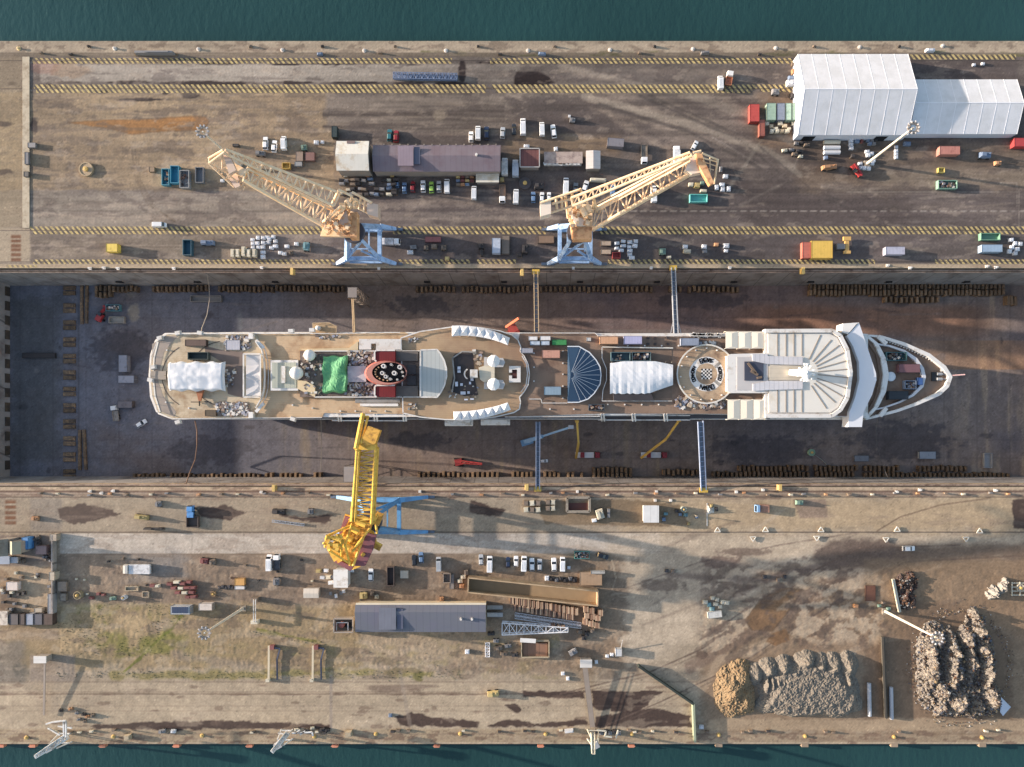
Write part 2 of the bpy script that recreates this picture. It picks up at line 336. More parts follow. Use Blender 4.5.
for sd_, sx_, sy_, th_, cl_, al_ in ((41, 22, 8, .16, (84, 76, 74), .4), (42, 16, 6, .24, (160, 148, 134), .4), (43, 50, 5, .2, (92, 84, 80), .35)): g.mixin(sstep(th_, th_+.12, vnoise(X, Y, sx_, sy_, seed=sd_, octs=6))*(Y > 57)*al_, cl_)
g.mixin(sstep(.12, .3, vnoise(X, Y, 10, 4, seed=44, octs=5))*(Y < 53)*.6, (112, 100, 88)); g.c *= np.array([1.02, 1.0, .99])
for p_, wd, c_, a in (([(585, 97), (690, 124), (770, 152), (800, 175)], 7, (158, 146, 132), .6), ([(600, 104), (690, 132), (760, 168)], 3, (72, 66, 64), .6), ([(690, 96), (760, 118), (800, 150)], 8, (162, 149, 134), .55), ([(560, 66), (640, 84), (700, 96)], 5, (156, 145, 132), .5), ([(640, 96), (740, 140), (800, 190), (860, 212)], 1.4, (74, 68, 66), .6), ([(650, 96), (752, 140), (812, 190), (875, 212)], 1.4, (74, 68, 66), .6), ([(740, 205), (790, 180), (800, 150)], 2, (150, 140, 128), .4), ([(720, 200), (745, 165), (765, 135)], 3, (158, 148, 134), .45)): g.line(p_, wd, c_, a=a, soft=1.6, rag=1.6)
g.mod(st1*.13+bl*.10+fine*.06-.10*sstep(300, 420, X)*(Y > 53))
# dock edge
g.rect(-99, 264, 1100, 268.6, (176, 158, 134), soft=.5); g.mixin((Y > 264)*sstep(0, .5, wisp)*.5, (130, 112, 96)); g.rect(-99, 265.2, 1100, 265.9, (120, 102, 88), soft=.4, a=.7)
g.rect(-60, 57, 22, 228, (150, 132, 104), a=.5, soft=2); g.rect(-99, 228, 30, 263, (168, 152, 130), a=.8, soft=1)
for y in (235, 239.5, 244, 248, 253, 258): g.rect(11, y, 21, y+3.2, (116, 84, 66), soft=.4)
for y in (126, 174): g.ell(2, y-2, 9, 3, (70, 60, 56), a=.7)
g.z += (fine*.05+.02)*(Y > 98)*(Y < 188)*(X < 330)
g.build('ground', 0, GM)
# ---- dock floor sheet
g = Sheet(6, 1090, 281, 482, 1.0, (108, 107, 114)); X, Y = g.X, g.Y
st = vnoise(X, Y, 6, 60, seed=11, octs=5); bl = vnoise(X, Y, 90, 50, seed=12, octs=5); fine = vnoise(X, Y, 5, seed=13, octs=3)
g.mixin(sstep(230, 420, X)*np.ones_like(X), (132, 117, 108)); g.mixin(sstep(480, 640, X)*sstep(1000, 700, X)*(Y < 330)*.6, (124, 98, 92))  # bluish shaded west turning to sunlit brown, put into the floor colour
g.mixin(sstep(260, 300, X)*sstep(.0, .6, st)*(Y > 420)*(X < 660)*.5, (150, 132, 104))
g.mixin(sstep(.05, .5, st)*sstep(930, 990, X)*.55, (176, 152, 124)); g.mixin(sstep(850, 1000, X)*(Y > 340)*(Y < 370)*.5, (166, 122, 86)); g.mixin(sstep(700, 800, X)*sstep(1010, 960, X)*sstep(300, 312, Y)*sstep(345, 330, Y)*.6, (150, 106, 80))  # sunlit streaks and the red-brown lit strip are painted into the floor
g.mixin(sstep(-.1, .5, bl)*.4*np.ones_like(X), (80, 80, 90)); g.mixin(sstep(.1, .6, -bl)*.35, (108, 86, 72))
g.ell(134, 312, 5, 9, (150, 138, 122), a=.8); g.ell(131, 293, 5, 4, (130, 120, 110), a=.6); g.ell(240, 322, 3, 9, (120, 122, 124), a=.6)
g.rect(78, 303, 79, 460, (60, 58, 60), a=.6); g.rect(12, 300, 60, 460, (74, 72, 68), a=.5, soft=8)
for k in range(60):
    x = 20+rng.rand()*1000; y = 286+rng.rand()*190; g.ell(x, y, 1+rng.rand()*5, 1+rng.rand()*3, (120, 112, 108) if rng.rand() < .4 else (52, 48, 50), a=.4, rag=.5, wet=.4)
for x in range(20, 1080, 33): g.rect(x, 280, x+.7, 484, (56, 52, 54), a=.35, soft=.4)
for y in (300, 318, 440, 458): g.rect(20, y, 1085, y+.5, (64, 60, 62), a=.3, soft=.35)
for k in range(50):
    x = 20+rng.rand()*1000; y = 288+rng.rand()*185; g.line([(x, y), (x+rng.rand()*60, y+rng.randn()*5)], .6+rng.rand(), (130, 120, 114) if k % 2 else (60, 56, 60), a=.3, rag=1)
for x, y, rx, ry in ((120, 350, 30, 20), (210, 450, 40, 14), (420, 305, 30, 8), (420, 440, 28, 8), (760, 450, 50, 14), (900, 440, 50, 20), (700, 300, 40, 8)): g.ell(x, y, rx, ry, (50, 48, 54), a=.45, rag=.5, wet=.6)
g.mod(fine*.1+st*.05+bl*.06)
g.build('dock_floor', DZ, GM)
# ---- south quay
g = Sheet(-60, 1090, 487, 744, 1.0, (160, 145, 122)); X, Y = g.X, g.Y
bl = vnoise(X, Y, 70, 40, seed=14, octs=5); fine = vnoise(X, Y, 5, seed=15, octs=3); wisp = vnoise(X, Y, 60, 7, seed=16, octs=5); patch = vnoise(X, Y, 22, seed=17, octs=5)
g.rect(-99, 487, 1100, 490.5, (182, 162, 134), soft=.4); g.rect(-99, 490.5, 1100, 492.5, (112, 92, 78), soft=.5, rag=.5); g.rect(-99, 492.5, 1100, 496, (160, 142, 122), soft=.5)
g.line([(-60, 497), (1090, 497)], 1, (110, 90, 76), rag=.4, a=.8); g.line([(-60, 495), (1090, 495)], .5, (120, 100, 84), a=.6)
g.rect(-99, 498, 640, 532, (156, 142, 120), soft=1); g.rect(620, 498, 1100, 532, (170, 150, 120), soft=8)
g.rect(30, 498, 62, 531, (136, 126, 112), soft=2, rag=1, a=.8); g.rect(60, 533.5, 660, 553.5, (184, 173, 156), soft=.6); g.poly([(600, 533), (1090, 534), (1090, 546), (860, 546), (760, 575), (690, 640), (640, 670), (610, 660), (622, 590)], (184, 168, 144), a=.75, soft=7, rag=3)
g.rect(60, 554, 470, 604, (134, 118, 100), soft=1.2, rag=1.2); g.mixin(sstep(0, .5, patch)*(X > 60)*(X < 470)*(Y > 555)*(Y < 605)*.5, (152, 134, 110))
g.rect(125, 553, 185, 580, (128, 124, 118), a=.7, soft=8, rag=3)
g.rect(455, 554, 625, 672, (130, 112, 92), soft=8, rag=3, a=.85); g.rect(340, 630, 560, 662, (160, 142, 116), soft=6, rag=3, a=.7)
g.line([(-60, 532.2), (1090, 532.2)], 1, (112, 96, 80), rag=.4, a=.8); g.line([(40, 553.8), (465, 553.8)], .6, (110, 94, 80), a=.6)
g.rect(0, 604, 360, 668, (146, 128, 98), soft=4, rag=3); 
gr = sstep(.02, .42, patch+.1)*sstep(56, 68, X)*sstep(190, 165, X-(Y-604)*.2)*sstep(600, 612, Y)*sstep(662, 655, Y)
g.mixin(gr*.8, (122, 118, 66)); g.mixin(sstep(.1, .5, vnoise(X, Y, 7, seed=31))*gr*.7, (92, 94, 46)); g.mixin(sstep(-.1, .5, vnoise(X, Y, 16, 8, seed=32))*(X > 190)*(X < 560)*(Y > 632)*(Y < 680)*.35, (132, 122, 80)); g.mixin(sstep(.1, .5, -patch)*(X > 60)*(X < 185)*(Y > 604)*(Y < 655)*.7, (176, 154, 118))
g.line([(182, 615), (172, 628), (158, 640), (138, 660), (124, 672)], 2.6, (98, 104, 46), a=.75, rag=1); g.line([(258, 630), (285, 636), (320, 642)], 3.5, (112, 110, 56), a=.7, rag=1.5)
g.line([(112, 675), (200, 676), (330, 672), (430, 673)], 7, (128, 118, 72), a=.7, soft=2, rag=3); g.line([(20, 652), (120, 664)], 9, (118, 112, 92), a=.35, soft=4, rag=2); g.ell(418, 676, 6, 5, (100, 96, 56), a=.8)
g.line([(175, 655), (240, 665), (260, 668)], 8, (136, 124, 108), a=.6, soft=3, rag=2); g.rect(-60, 640, 24, 690, (122, 114, 102), a=.8, soft=4, rag=3); g.mixin(sstep(0, .35, patch)*(X < 30)*(Y > 640)*(Y < 690)*.6, (86, 84, 76))
g.rect(30, 655, 75, 682, (140, 128, 114), a=.8, soft=1.5); g.rect(24, 683, 62, 692, (112, 102, 92), a=.8, soft=1); g.poly([(35, 697), (60, 695), (58, 712), (38, 716)], (110, 100, 92), a=.7); g.poly([(86, 696), (104, 696), (92, 706), (78, 712), (76, 706)], (116, 106, 96), a=.7, rag=.4)
g.rect(-99, 683, 700, 730, (176, 160, 134), soft=1.5, a=.8); g.line([(-60, 682), (700, 682)], 1, (120, 104, 88), a=.5, rag=.5)
g.line([(-60, 694), (560, 694)], 1.5, (108, 90, 76), a=.8, rag=.7); g.line([(-60, 692), (690, 692)], .6, (130, 112, 94), a=.6)
g.mixin(sstep(.15, .5, wisp)*(Y > 684)*(Y < 696)*(X < 480)*.55, (96, 80, 70)); g.line([(-60, 711), (560, 711)], .7, (140, 124, 104), a=.5, rag=.6)
g.rect(-99, 729, 700, 744, (166, 148, 120), soft=.6); g.rect(690, 733, 1100, 744, (160, 142, 116), soft=.5); g.mixin((Y > 730)*np.clip(fine*1.3, 0, 1)*.5, (110, 94, 80)); g.mixin((Y > 728)*sstep(.2, .6, wisp)*.5, (110, 92, 76)); g.line([(-60, 743), (1090, 743)], 1, (190, 176, 150), a=.7); g.line([(-60, 734), (1090, 734)], .6, (116, 100, 86), a=.5)
for x in range(-55, 1090, 17): g.rect(x, 736, x+.7, 744, (126, 112, 98), a=.4, soft=.4)
WT = (68, 54, 47)
for pts in ([(57, 509), (84, 504), (104, 508), (120, 514), (95, 521), (74, 524), (60, 518)], [(195, 508), (225, 505), (246, 513), (230, 520), (200, 517)], [(275, 512), (300, 517), (335, 514), (325, 524), (290, 519)], [(470, 500), (505, 510), (500, 518), (470, 512)],
            [(108, 724), (150, 722), (240, 721), (330, 725), (330, 729), (104, 729), (70, 726)], [(395, 717), (412, 712), (430, 716), (455, 719), (480, 722), (478, 727), (440, 727), (400, 725)], [(487, 725), (510, 719), (540, 724), (585, 719), (590, 724), (560, 727), (488, 727)],
            [(523, 691), (585, 691), (585, 699), (560, 698), (523, 697)], [(592, 691), (665, 691), (640, 706), (600, 710), (592, 706)], [(595, 716), (650, 708), (690, 716), (692, 727), (596, 727)], [(612, 700), (655, 697), (640, 712), (610, 712)], [(505, 705), (515, 712), (525, 711), (515, 704)],
            [(1012, 500), (1030, 498), (1030, 530), (1014, 528)], [(535, 505), (560, 500), (640, 500), (680, 505), (690, 525), (640, 526), (545, 524)], [(155, 728), (175, 726), (200, 729), (160, 731)]):
    g.poly(pts, WT if pts[0][0] not in (535,) else (126, 108, 84), a=.9, rag=1, wet=.6)
for k in range(60):
    x = rng.rand()*700; y = 684+rng.rand()*45; g.ell(x, y, 1+rng.rand()*6, .7+rng.rand()*1.6, (110, 92, 78), a=.5, rag=.5)
# east part: rail lines, mud
tri = sstep(610, 690, X+(Y-560)*.2)*sstep(552, 580, Y)
g.mixin(sstep(-.2, .3, patch)*sstep(690, 760, X)*sstep(556, 575, Y)*(Y < 650)*.55, (132, 116, 98)); g.mixin(sstep(690, 760, X)*sstep(556, 566, Y)*sstep(660, 640, Y)*.35, (126, 110, 94))
g.poly([(830, 550), (1090, 556), (1090, 733), (700, 733), (700, 660), (760, 600), (840, 570)], (136, 115, 92), a=.8, rag=4, soft=6)
g.poly([(860, 560), (1090, 560), (1090, 660), (980, 620), (900, 640), (862, 600)], (134, 112, 88), a=.8, rag=4, soft=5)
for p_, w_, c_ in (([(640, 612), (700, 590), (780, 560), (850, 545)], 9, (186, 170, 146)), ([(690, 668), (770, 622), (840, 580), (900, 556)], 11, (116, 98, 84)), ([(720, 600), (790, 572), (840, 560)], 5, (98, 84, 74)), ([(700, 690), (720, 660), (780, 640)], 8, (176, 156, 128)), ([(620, 640), (700, 610), (760, 590)], 4, (188, 172, 148)), ([(800, 560), (830, 575), (870, 572)], 8, (190, 172, 146)), ([(670, 575), (760, 580), (850, 560)], 6, (112, 98, 88))): g.line(p_, w_, c_, a=.65, soft=2, rag=2.5)
g.line([(850, 552), (1090, 551)], 14, (110, 94, 80), a=.8, soft=5, rag=3); g.poly([(815, 548), (850, 538), (890, 540), (905, 550), (880, 562), (840, 568), (812, 560)], (102, 88, 78), a=.85, rag=2, soft=4)
for p in ([(560, 694), (650, 672), (700, 650), (760, 612), (815, 570), (860, 548), (960, 545)], [(600, 728), (660, 702), (740, 664), (800, 625), (850, 592), (905, 562), (1090, 552)]):
    g.line(p, 1.2, (104, 88, 76), a=.9, rag=.3); g.line([(x+2.5, y+3) for x, y in p], .8, (112, 96, 82), a=.6, rag=.3)
g.line([(877, 531), (900, 517), (940, 505), (990, 498)], 1.2, (110, 92, 76), a=.8)
g.line([(620, 590), (700, 562), (780, 545), (860, 532)], 1, (112, 96, 84), a=.7, rag=.6)
for k in range(40):
    x = 640+rng.rand()*300; y = 540+rng.rand()*100; L_ = 15+rng.rand()*60; g.line([(x, y), (x+L_, y-L_*(.45+rng.randn()*.12))], .6+rng.rand()*2.4, [(100, 86, 76), (192, 174, 148), (120, 104, 90)][k % 3], a=.25+.3*rng.rand(), soft=1.5, rag=1.5)
g.poly([(690, 640), (730, 612), (760, 600), (745, 632), (716, 652)], (182, 164, 138), a=.7, rag=2); g.line([(700, 640), (760, 600), (800, 575)], 3, (112, 96, 84), a=.6, rag=1.5)
g.poly([(783, 587), (803, 590), (790, 610), (772, 631), (752, 630), (745, 620), (760, 600)], (124, 98, 72), a=1, rag=.4, wet=.35, soft=.5); g.line([(783, 587), (803, 590), (790, 610), (772, 631), (752, 630), (745, 620), (760, 600), (783, 587)], 1.3, (100, 82, 64), a=.7, rag=.6); g.poly([(772, 634), (786, 628), (790, 640), (776, 646), (766, 642)], (126, 98, 70), rag=.6, wet=.6)
for k in range(46):
    x = 700+rng.rand()*180; y = 565+rng.rand()*90; g.ell(x, y, 3+rng.rand()*14, 1.5+rng.rand()*4, [(92, 78, 68), (180, 162, 136), (172, 154, 128)][k % 3], a=.5, rag=.6, rot=-.55, wet=.2)
g.ell(703, 655, 6, 4, (96, 80, 68), a=.8); g.ell(745, 552, 24, 4, (110, 94, 82), a=.7); g.ell(660, 585, 22, 7, (110, 96, 84), a=.7, rag=.5); g.ell(720, 562, 20, 6, (108, 90, 80), a=.7, rag=.5)
g.poly([(793, 500), (826, 499), (828, 518), (800, 518)], (134, 116, 100), a=.8, rag=.3)  # shadow of the small green vehicle, painted on the quay
g.line([(612, 560), (616, 578), (612, 590), (620, 597), (634, 597)], .7, (205, 190, 160), a=.7); g.line([(250, 533), (262, 553)], .5, (130, 118, 102), a=.4)
g.line([(400, 672), (410, 725)], 4, (150, 138, 122), a=.5); g.line([(331, 676), (331, 728)], 3, (150, 138, 124), a=.7, soft=.6)
for k in range(30): g.line([(xx := 60+rng.rand()*900, yy := 500+rng.rand()*50), (xx+20+rng.rand()*90, yy+rng.randn()*4)], .7, (128, 112, 96), a=.3, rag=.5)
for k in range(16):
    a0 = rng.rand()*3; xx = 880+rng.rand()*110; g.line([(xx+26*math.cos(a0+t*.3), 585+16*math.sin(a0+t*.3)+k) for t in range(6)], 1, (158, 136, 108), a=.35, rag=.5)
for k in range(70):
    x = 60+rng.rand()*560; y = 560+rng.rand()*112; g.ell(x, y, .6+rng.rand()*2.2, .5+rng.rand()*1.2, (90, 78, 64) if rng.rand() < .5 else (180, 162, 134), a=.55, rag=.4)
for y in (500, 505.5, 511, 516, 521): g.rect(5, y, 16, y+3.4, (120, 86, 64), soft=.4)
g.rect(-60, 566, 50, 612, (168, 148, 120), a=.9, soft=2, rag=1); g.mixin(sstep(.1, .4, -patch)*(X < 50)*(Y > 565)*(Y < 612)*.7, (128, 106, 82)); g.rect(-60, 535, 55, 566, (128, 116, 104), a=.9, soft=1); g.rect(0, 590, 18, 612, (108, 92, 78), a=.8, soft=3, rag=2)
g.rect(-60, 628, 58, 640, (156, 136, 110), a=.8, soft=3)
for x in range(-55, 700, 34): g.rect(x, 683, x+.5, 730, (120, 106, 92), a=.3, soft=.35)
for x in range(62, 660, 26): g.rect(x, 534, x+.5, 553, (128, 118, 106), a=.35, soft=.35)
for x in range(-50, 1080, 40): g.rect(x, 499, x+.5, 531, (118, 104, 90), a=.28, soft=.35)
g.line([(-60, 706), (690, 706)], .5, (128, 112, 96), a=.4); g.line([(60, 543.5), (640, 543.5)], .5, (136, 126, 112), a=.4)
crust = vnoise(X, Y, 12, 7, seed=33, octs=5); m_ = (sstep(.05, .16, crust)*sstep(780, 800, X)*sstep(892, 872, X)*sstep(566, 574, Y)*sstep(648, 636, Y)); g.mixin(m_*.75, (184, 166, 140)); g.mixin(sstep(.08, .18, -crust)*sstep(690, 720, X)*sstep(900, 880, X)*sstep(560, 570, Y)*sstep(655, 640, Y)*.6, (96, 82, 72))
g.poly([(905, 600), (960, 606), (1012, 640), (1014, 722), (862, 724), (864, 650), (900, 640)], (120, 100, 80), a=.75, rag=2, soft=2); g.rect(862, 560, 1010, 600, (138, 118, 94), a=.5, rag=3, soft=3); g.rect(708, 719, 1090, 731, (166, 146, 118), a=.8, rag=2, soft=1.5)
g.mixin(sstep(.12, .3, vnoise(X, Y, 10, 4, seed=34, octs=5))*(Y > 730)*.6, (108, 88, 74)); g.mixin(sstep(.1, .3, vnoise(X, Y, 14, 3, seed=35, octs=5))*(Y < 500)*.55, (112, 92, 80)); g.mixin(sstep(.15, .3, vnoise(X, Y, 26, 9, seed=36, octs=6))*(Y > 555)*(Y < 680)*(X < 640)*.5, (112, 98, 84)); g.mixin(sstep(.2, .32, vnoise(X, Y, 18, 8, seed=37, octs=6))*(Y > 555)*(X < 700)*.4, (176, 160, 136))
g.mixin(sstep(.22, .3, vnoise(X, Y, 30, 6, seed=38, octs=6))*(Y > 498)*(Y < 553)*.3, (132, 116, 100)); g.c *= np.array([.97, .965, .985])
g.mod(fine*.09+bl*.09+wisp*.05)
g.z += (np.abs(fine)*.16)*(Y > 560)*(Y < 676)*(X > 60)*(X < 620)+(fine*.1)*(Y > 570)*(Y < 655)*(X > 700)
g.build('ground', 0, GM)
# ---- walls of the dock, quay walls, water
conc = M('dock_concrete', (152, 143, 136), .9, var=.25, sc=.15, dirt=(110, 98, 92), dsc=.12, dth=.54, bump=.3, lines=((1, .35, 0), 9.5, .03, .7))
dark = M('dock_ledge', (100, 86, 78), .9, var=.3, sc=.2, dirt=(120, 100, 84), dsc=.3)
quay = M('quay_concrete', (150, 138, 122), .9, var=.2, sc=.3, dirt=(90, 80, 68), dsc=.3, bump=.3)
xa, xb = P(-60, 0).x, P(1090, 0).x
yN, yS = P(0, 268).y, P(0, 487).y
def wall_profile(name, prof, mat, x0, x1):
    m = MB()
    for (ya, za), (yb, zb) in zip(prof[:-1], prof[1:]): m.quad((x0, ya, za), (x1, ya, za), (x1, yb, zb), (x0, yb, zb))
    return struct(m.build(name, mat))
wall_profile('dock_wall', [(yN, .0), (yN, -2.0)], quay, xa, xb)
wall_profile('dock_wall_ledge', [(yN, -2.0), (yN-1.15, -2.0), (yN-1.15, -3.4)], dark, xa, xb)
wall_profile('dock_wall', [(yN-1.15, -3.4), (yN-2.7, DZ-.1)], conc, xa, xb)
wall_profile('dock_wall', [(yS, 0), (yS, -2)], quay, xa, xb); wall_profile('dock_wall_ledge', [(yS, -2), (yS+1.3, -2), (yS+1.3, -3.4)], M('pale_ledge', (176, 152, 120), .9, var=.25, dirt=(110, 90, 74)), xa, xb)
wall_profile('dock_wall', [(yS+1.3, -3.4), (yS+2.7, DZ-.1)], conc, xa, xb)
m = MB(); xw = P(10, 0, DZ).x; xo = P(0, 0, -6).x
m.quad((xw, yN, DZ), (xw, yS, DZ), (xw-1.6, yS, -9), (xw-1.6, yN, -9)); m.quad((xw-1.6, yS, -9), (xw-1.6, yN, -9), (xw-14, yN, -9), (xw-14, yS, -9)); m.quad((xw-14, yS, -9), (xw-14, yN, -9), (xw-14, yN, .2), (xw-14, yS, .2))
struct(m.build('dock_end_wall', conc))
m = MB()
m.box((xw-17, (yN+yS)/2, -4.9), (6, yN-yS, 10)); struct(m.build('dock_gate', quay))
for i in range(13):                                     # dark buttress steps on the western sill
    y = 292+i*14.4; q = P(5.5, y, DZ); m = MB(); m.box((q.x+.4, q.y, DZ+1.2), (3.0, S(9, DZ), 2.4)); tag(m.build('sill_block', M('sill_timber', (72, 62, 54), .9, var=.3, dirt=(100, 86, 66))), 'dark timber faced block along the western sill of the dock', 'block', 'blocks along the western sill')
m = MB(); m.box((xb+2, (yN+yS)/2, -10), (4, yN-yS, 20)); struct(m.build('dock_end_wall', conc))
m = MB()
yT, yB = P(0, 41).y, P(0, 744).y
m.quad((xa, yT, .0), (xb, yT, .0), (xb, yT, -6), (xa, yT, -6)); m.quad((xa, yB, 0), (xb, yB, 0), (xb, yB, -6), (xa, yB, -6)); struct(m.build('quay_wall', quay))
for (x0, x1) in ((-900, xa), (xb, 900)):                # plain land further along the quay
    m = MB(); m.box(((x0+x1)/2, (yT+yB)/2, -3.004), (x1-x0, yT-yB, 6)); struct(m.build('ground', M('far_ground', (134, 122, 104), .95, var=.2, sc=.03, dirt=(100, 90, 80), dsc=.05)))
def water_mat():
    m = M('harbour_water', (32, 68, 68), .14, var=.3, sc=.012, rnd=0, spec=.3); n = m.node_tree.nodes; l = m.node_tree.links
    b = n['Principled BSDF']; geo = n.new('ShaderNodeNewGeometry'); mp = n.new('ShaderNodeMapping'); mp.inputs['Scale'].default_value = (1, .45, 1); l.new(geo.outputs['Position'], mp.inputs[0])
    a = n.new('ShaderNodeTexNoise'); a.inputs['Scale'].default_value = .55; a.inputs['Detail'].default_value = 7; l.new(mp.outputs[0], a.inputs['Vector'])
    bp = n.new('ShaderNodeBump'); bp.inputs['Strength'].default_value = .5; bp.inputs['Distance'].default_value = .35; l.new(a.outputs['Fac'], bp.inputs['Height']); l.new(bp.outputs[0], b.inputs['Normal'])
    return m
W = water_mat()
for y0, y1 in ((yT, 900), (-900, yB)):
    m = MB(); m.quad((-1500, y0, -2.6), (1500, y0, -2.6), (1500, y1, -2.6), (-1500, y1, -2.6)); struct(m.build('water', W))
# hazard hatching painted between the crane rails
def hatch_mat():
    m = bpy.data.materials.new('hatch_paint'); m.use_nodes = True; n = m.node_tree.nodes; l = m.node_tree.links; b = n['Principled BSDF']; b.inputs['Roughness'].default_value = .8
    geo = n.new('ShaderNodeNewGeometry'); dp = n.new('ShaderNodeVectorMath'); dp.operation = 'DOT_PRODUCT'; dp.inputs[1].default_value = (1, .8, 0); l.new(geo.outputs['Position'], dp.inputs[0])
    dv = n.new('ShaderNodeMath'); dv.operation = 'DIVIDE'; dv.inputs[1].default_value = 2.0; l.new(dp.outputs['Value'], dv.inputs[0])
    fr = n.new('ShaderNodeMath'); fr.operation = 'FRACT'; l.new(dv.outputs[0], fr.inputs[0]); lt = n.new('ShaderNodeMath'); lt.operation = 'LESS_THAN'; lt.inputs[1].default_value = .5; l.new(fr.outputs[0], lt.inputs[0])
    nz = n.new('ShaderNodeTexNoise'); nz.inputs['Scale'].default_value = .35; nz.inputs['Detail'].default_value = 9; nz.inputs['Roughness'].default_value = .75; l.new(geo.outputs['Position'], nz.inputs['Vector'])
    mr = n.new('ShaderNodeMapRange'); mr.inputs[1].default_value = .40; mr.inputs[2].default_value = .62; mr.inputs[3].default_value = .95; mr.inputs[4].default_value = .25; l.new(nz.outputs['Fac'], mr.inputs[0])
    dk = n.new('ShaderNodeMix'); dk.data_type = 'RGBA'; dk.inputs[6].default_value = (.08, .068, .06, 1); dk.inputs[7].default_value = (.62, .47, .20, 1); l.new(lt.outputs[0], dk.inputs[0]); l.new(dk.outputs[2], b.inputs['Base Color'])
    a2 = n.new('ShaderNodeMapRange'); a2.inputs[3].default_value = .45; a2.inputs[4].default_value = 1; l.new(lt.outputs[0], a2.inputs[0])
    ml = n.new('ShaderNodeMath'); ml.operation = 'MULTIPLY'; l.new(mr.outputs[0], ml.inputs[0]); l.new(a2.outputs[0], ml.inputs[1]); l.new(ml.outputs[0], b.inputs['Alpha'])
    return m
HM = hatch_mat()
def band(x0, x1, y0, y1):
    a, b = P(x0, y0), P(x1, y1); m = MB(); m.quad((a.x, b.y, .02), (b.x, b.y, .02), (b.x, a.y, .02), (a.x, a.y, .02)); struct(m.build('hatched_marking', HM))
for x0, x1, y0, y1 in ((32, 452, 58, 63.6), (490, 793, 58, 63.6), (908, 1016, 54.5, 59.5), (34, 486, 84.5, 88.6), (36, 486, 89, 93), (492, 760, 84.5, 88.6), (496, 752, 89, 93), (760, 798, 84.5, 92),
                       (30, 336, 226.5, 230.2), (33, 336, 230.8, 234.2), (393, 546, 226.5, 230.2), (393, 546, 230.8, 234.2), (598, 1090, 226.5, 230.2), (600, 1090, 230.8, 234.2),
                       (33, 336, 259.5, 264), (398, 470, 259.5, 264), (477, 516, 259.5, 264), (608, 875, 259.5, 264), (935, 1090, 259.5, 264), (6, 37, 265, 267.5)): band(x0, x1, y0, y1)
# crane rails
steel = M('rail_steel', (96, 84, 76), .5, .5, var=.2)
for y in (60.6, 88.8, 230.5, 261.8, 497, 532.2):
    a, b = P(-60, y), P(1090, y); m = MB(); m.box(((a.x+b.x)/2, a.y, .04), (b.x-a.x, .16, .08)); tag(m.build('crane_rail', steel), {60.6: 'rusty crane rail nearest the northern harbour edge', 88.8: 'rusty crane rail in the wide hatched band north of the sheds', 230.5: 'rusty crane rail under the northern feet of the two cream cranes', 261.8: 'rusty crane rail beside the north edge of the dock', 497: 'rusty crane rail beside the south edge of the dock', 532.2: 'rusty crane rail along the south road'}[y], 'rail')
# pipes on the ledges
for y, z, r, lb in ((270.3, -1.4, .42, 'thick rusty service pipe along the north dock ledge'), (272.3, -1.6, .22, 'thin dark service pipe along the north dock ledge'), (485.2, -1.4, .4, 'thick pale service pipe along the south dock ledge')):
    m = MB(); q = P(0, y, z); m.cyl((xa, q.y, z), (xb, q.y, z), r, 10); tag(m.build('service_pipe', M('pipe_paint', (150, 128, 112), .6, var=.3, dirt=(90, 70, 60), dsc=.4)), lb, 'pipe')
# ================================================================ THE SHIP
white = M('white_paint', (214, 210, 204), .5, var=.06, sc=.2, dirt=(160, 142, 120), dsc=.35, dth=.6)
cream = M('cream_roof', (214, 209, 198), .6, var=.06, sc=.15, dirt=(196, 186, 168), dsc=.12, dth=.6)
teak = M('teak_deck', (184, 155, 122), .8, var=.12, sc=.12, dirt=(122, 98, 80), dsc=.13, dth=.54, lines=((0, 1, 0), .8, .12, .18), bump=.05)
teak2 = M('pale_teak_deck', (200, 180, 148), .8, var=.1, sc=.15, dirt=(150, 124, 96), dsc=.16, dth=.56, lines=((0, 1, 0), .8, .12, .15))
brown = M('brown_deck', (136, 110, 90), .8, var=.15, sc=.14, dirt=(106, 84, 72), dsc=.2, dth=.55)
greyd = M('grey_deck', (150, 146, 140), .7, var=.1, sc=.2, dirt=(110, 104, 98), dsc=.3)
glassb = M('blue_glass', (44, 70, 98), .2, var=.15, sc=.1, spec=.6)
glassd = M('dark_glass', (28, 34, 42), .15, var=.1, spec=.6, rnd=0)
pglass = M('pale_glass', (176, 180, 176), .35, var=.06, sc=.2, lines=((1, 0, 0), 1.5, .1, .35))
rib = M('rib_metal', (150, 138, 124), .7)  # dull tan metal shared by ribs, posts and small frames
red = M('funnel_red', (118, 22, 26), .5, var=.12, lines=((1, 0, 0), .9, .12, .4))
black = M('soot_black', (22, 20, 22), .7, var=.2)
green = M('green_tarp', (92, 172, 112), .6, var=.18, sc=.2, dirt=(62, 134, 84), dsc=.3)
tarp = M('white_tarp', (208, 212, 218), .55, var=.05, sc=.3, lines=((1, 0, 0), 3.6, .03, .12))
scrapm = [M('scrap_a', (150, 128, 104), .8, var=.3), M('scrap_b', (84, 66, 60), .8, var=.3), M('scrap_c', (190, 182, 170), .7, var=.2), M('scrap_d', (100, 104, 118), .6, var=.3), M('scrap_e', (112, 78, 62), .8, var=.3)]
cluttm = [M('clut_a', (176, 158, 134), .8, var=.2), M('clut_b', (112, 96, 88), .8, var=.3), M('clut_c', (204, 198, 188), .7), M('clut_d', (140, 142, 156), .6, var=.2), M('clut_e', (146, 120, 100), .8, var=.2)]
hullm = M('hull_navy', (30, 36, 56), .5, var=.15)
def SZ(pts, z): return [P(x, y, z) for x, y in pts]
def slab(name, pts, z0, z1, mat, parent, inset=0, thick=None):
    m = MB(); m.prism([(p.x, p.y) for p in SZ(pts, z1)], z0, z1, inset); return m.build(name, mat, parent)
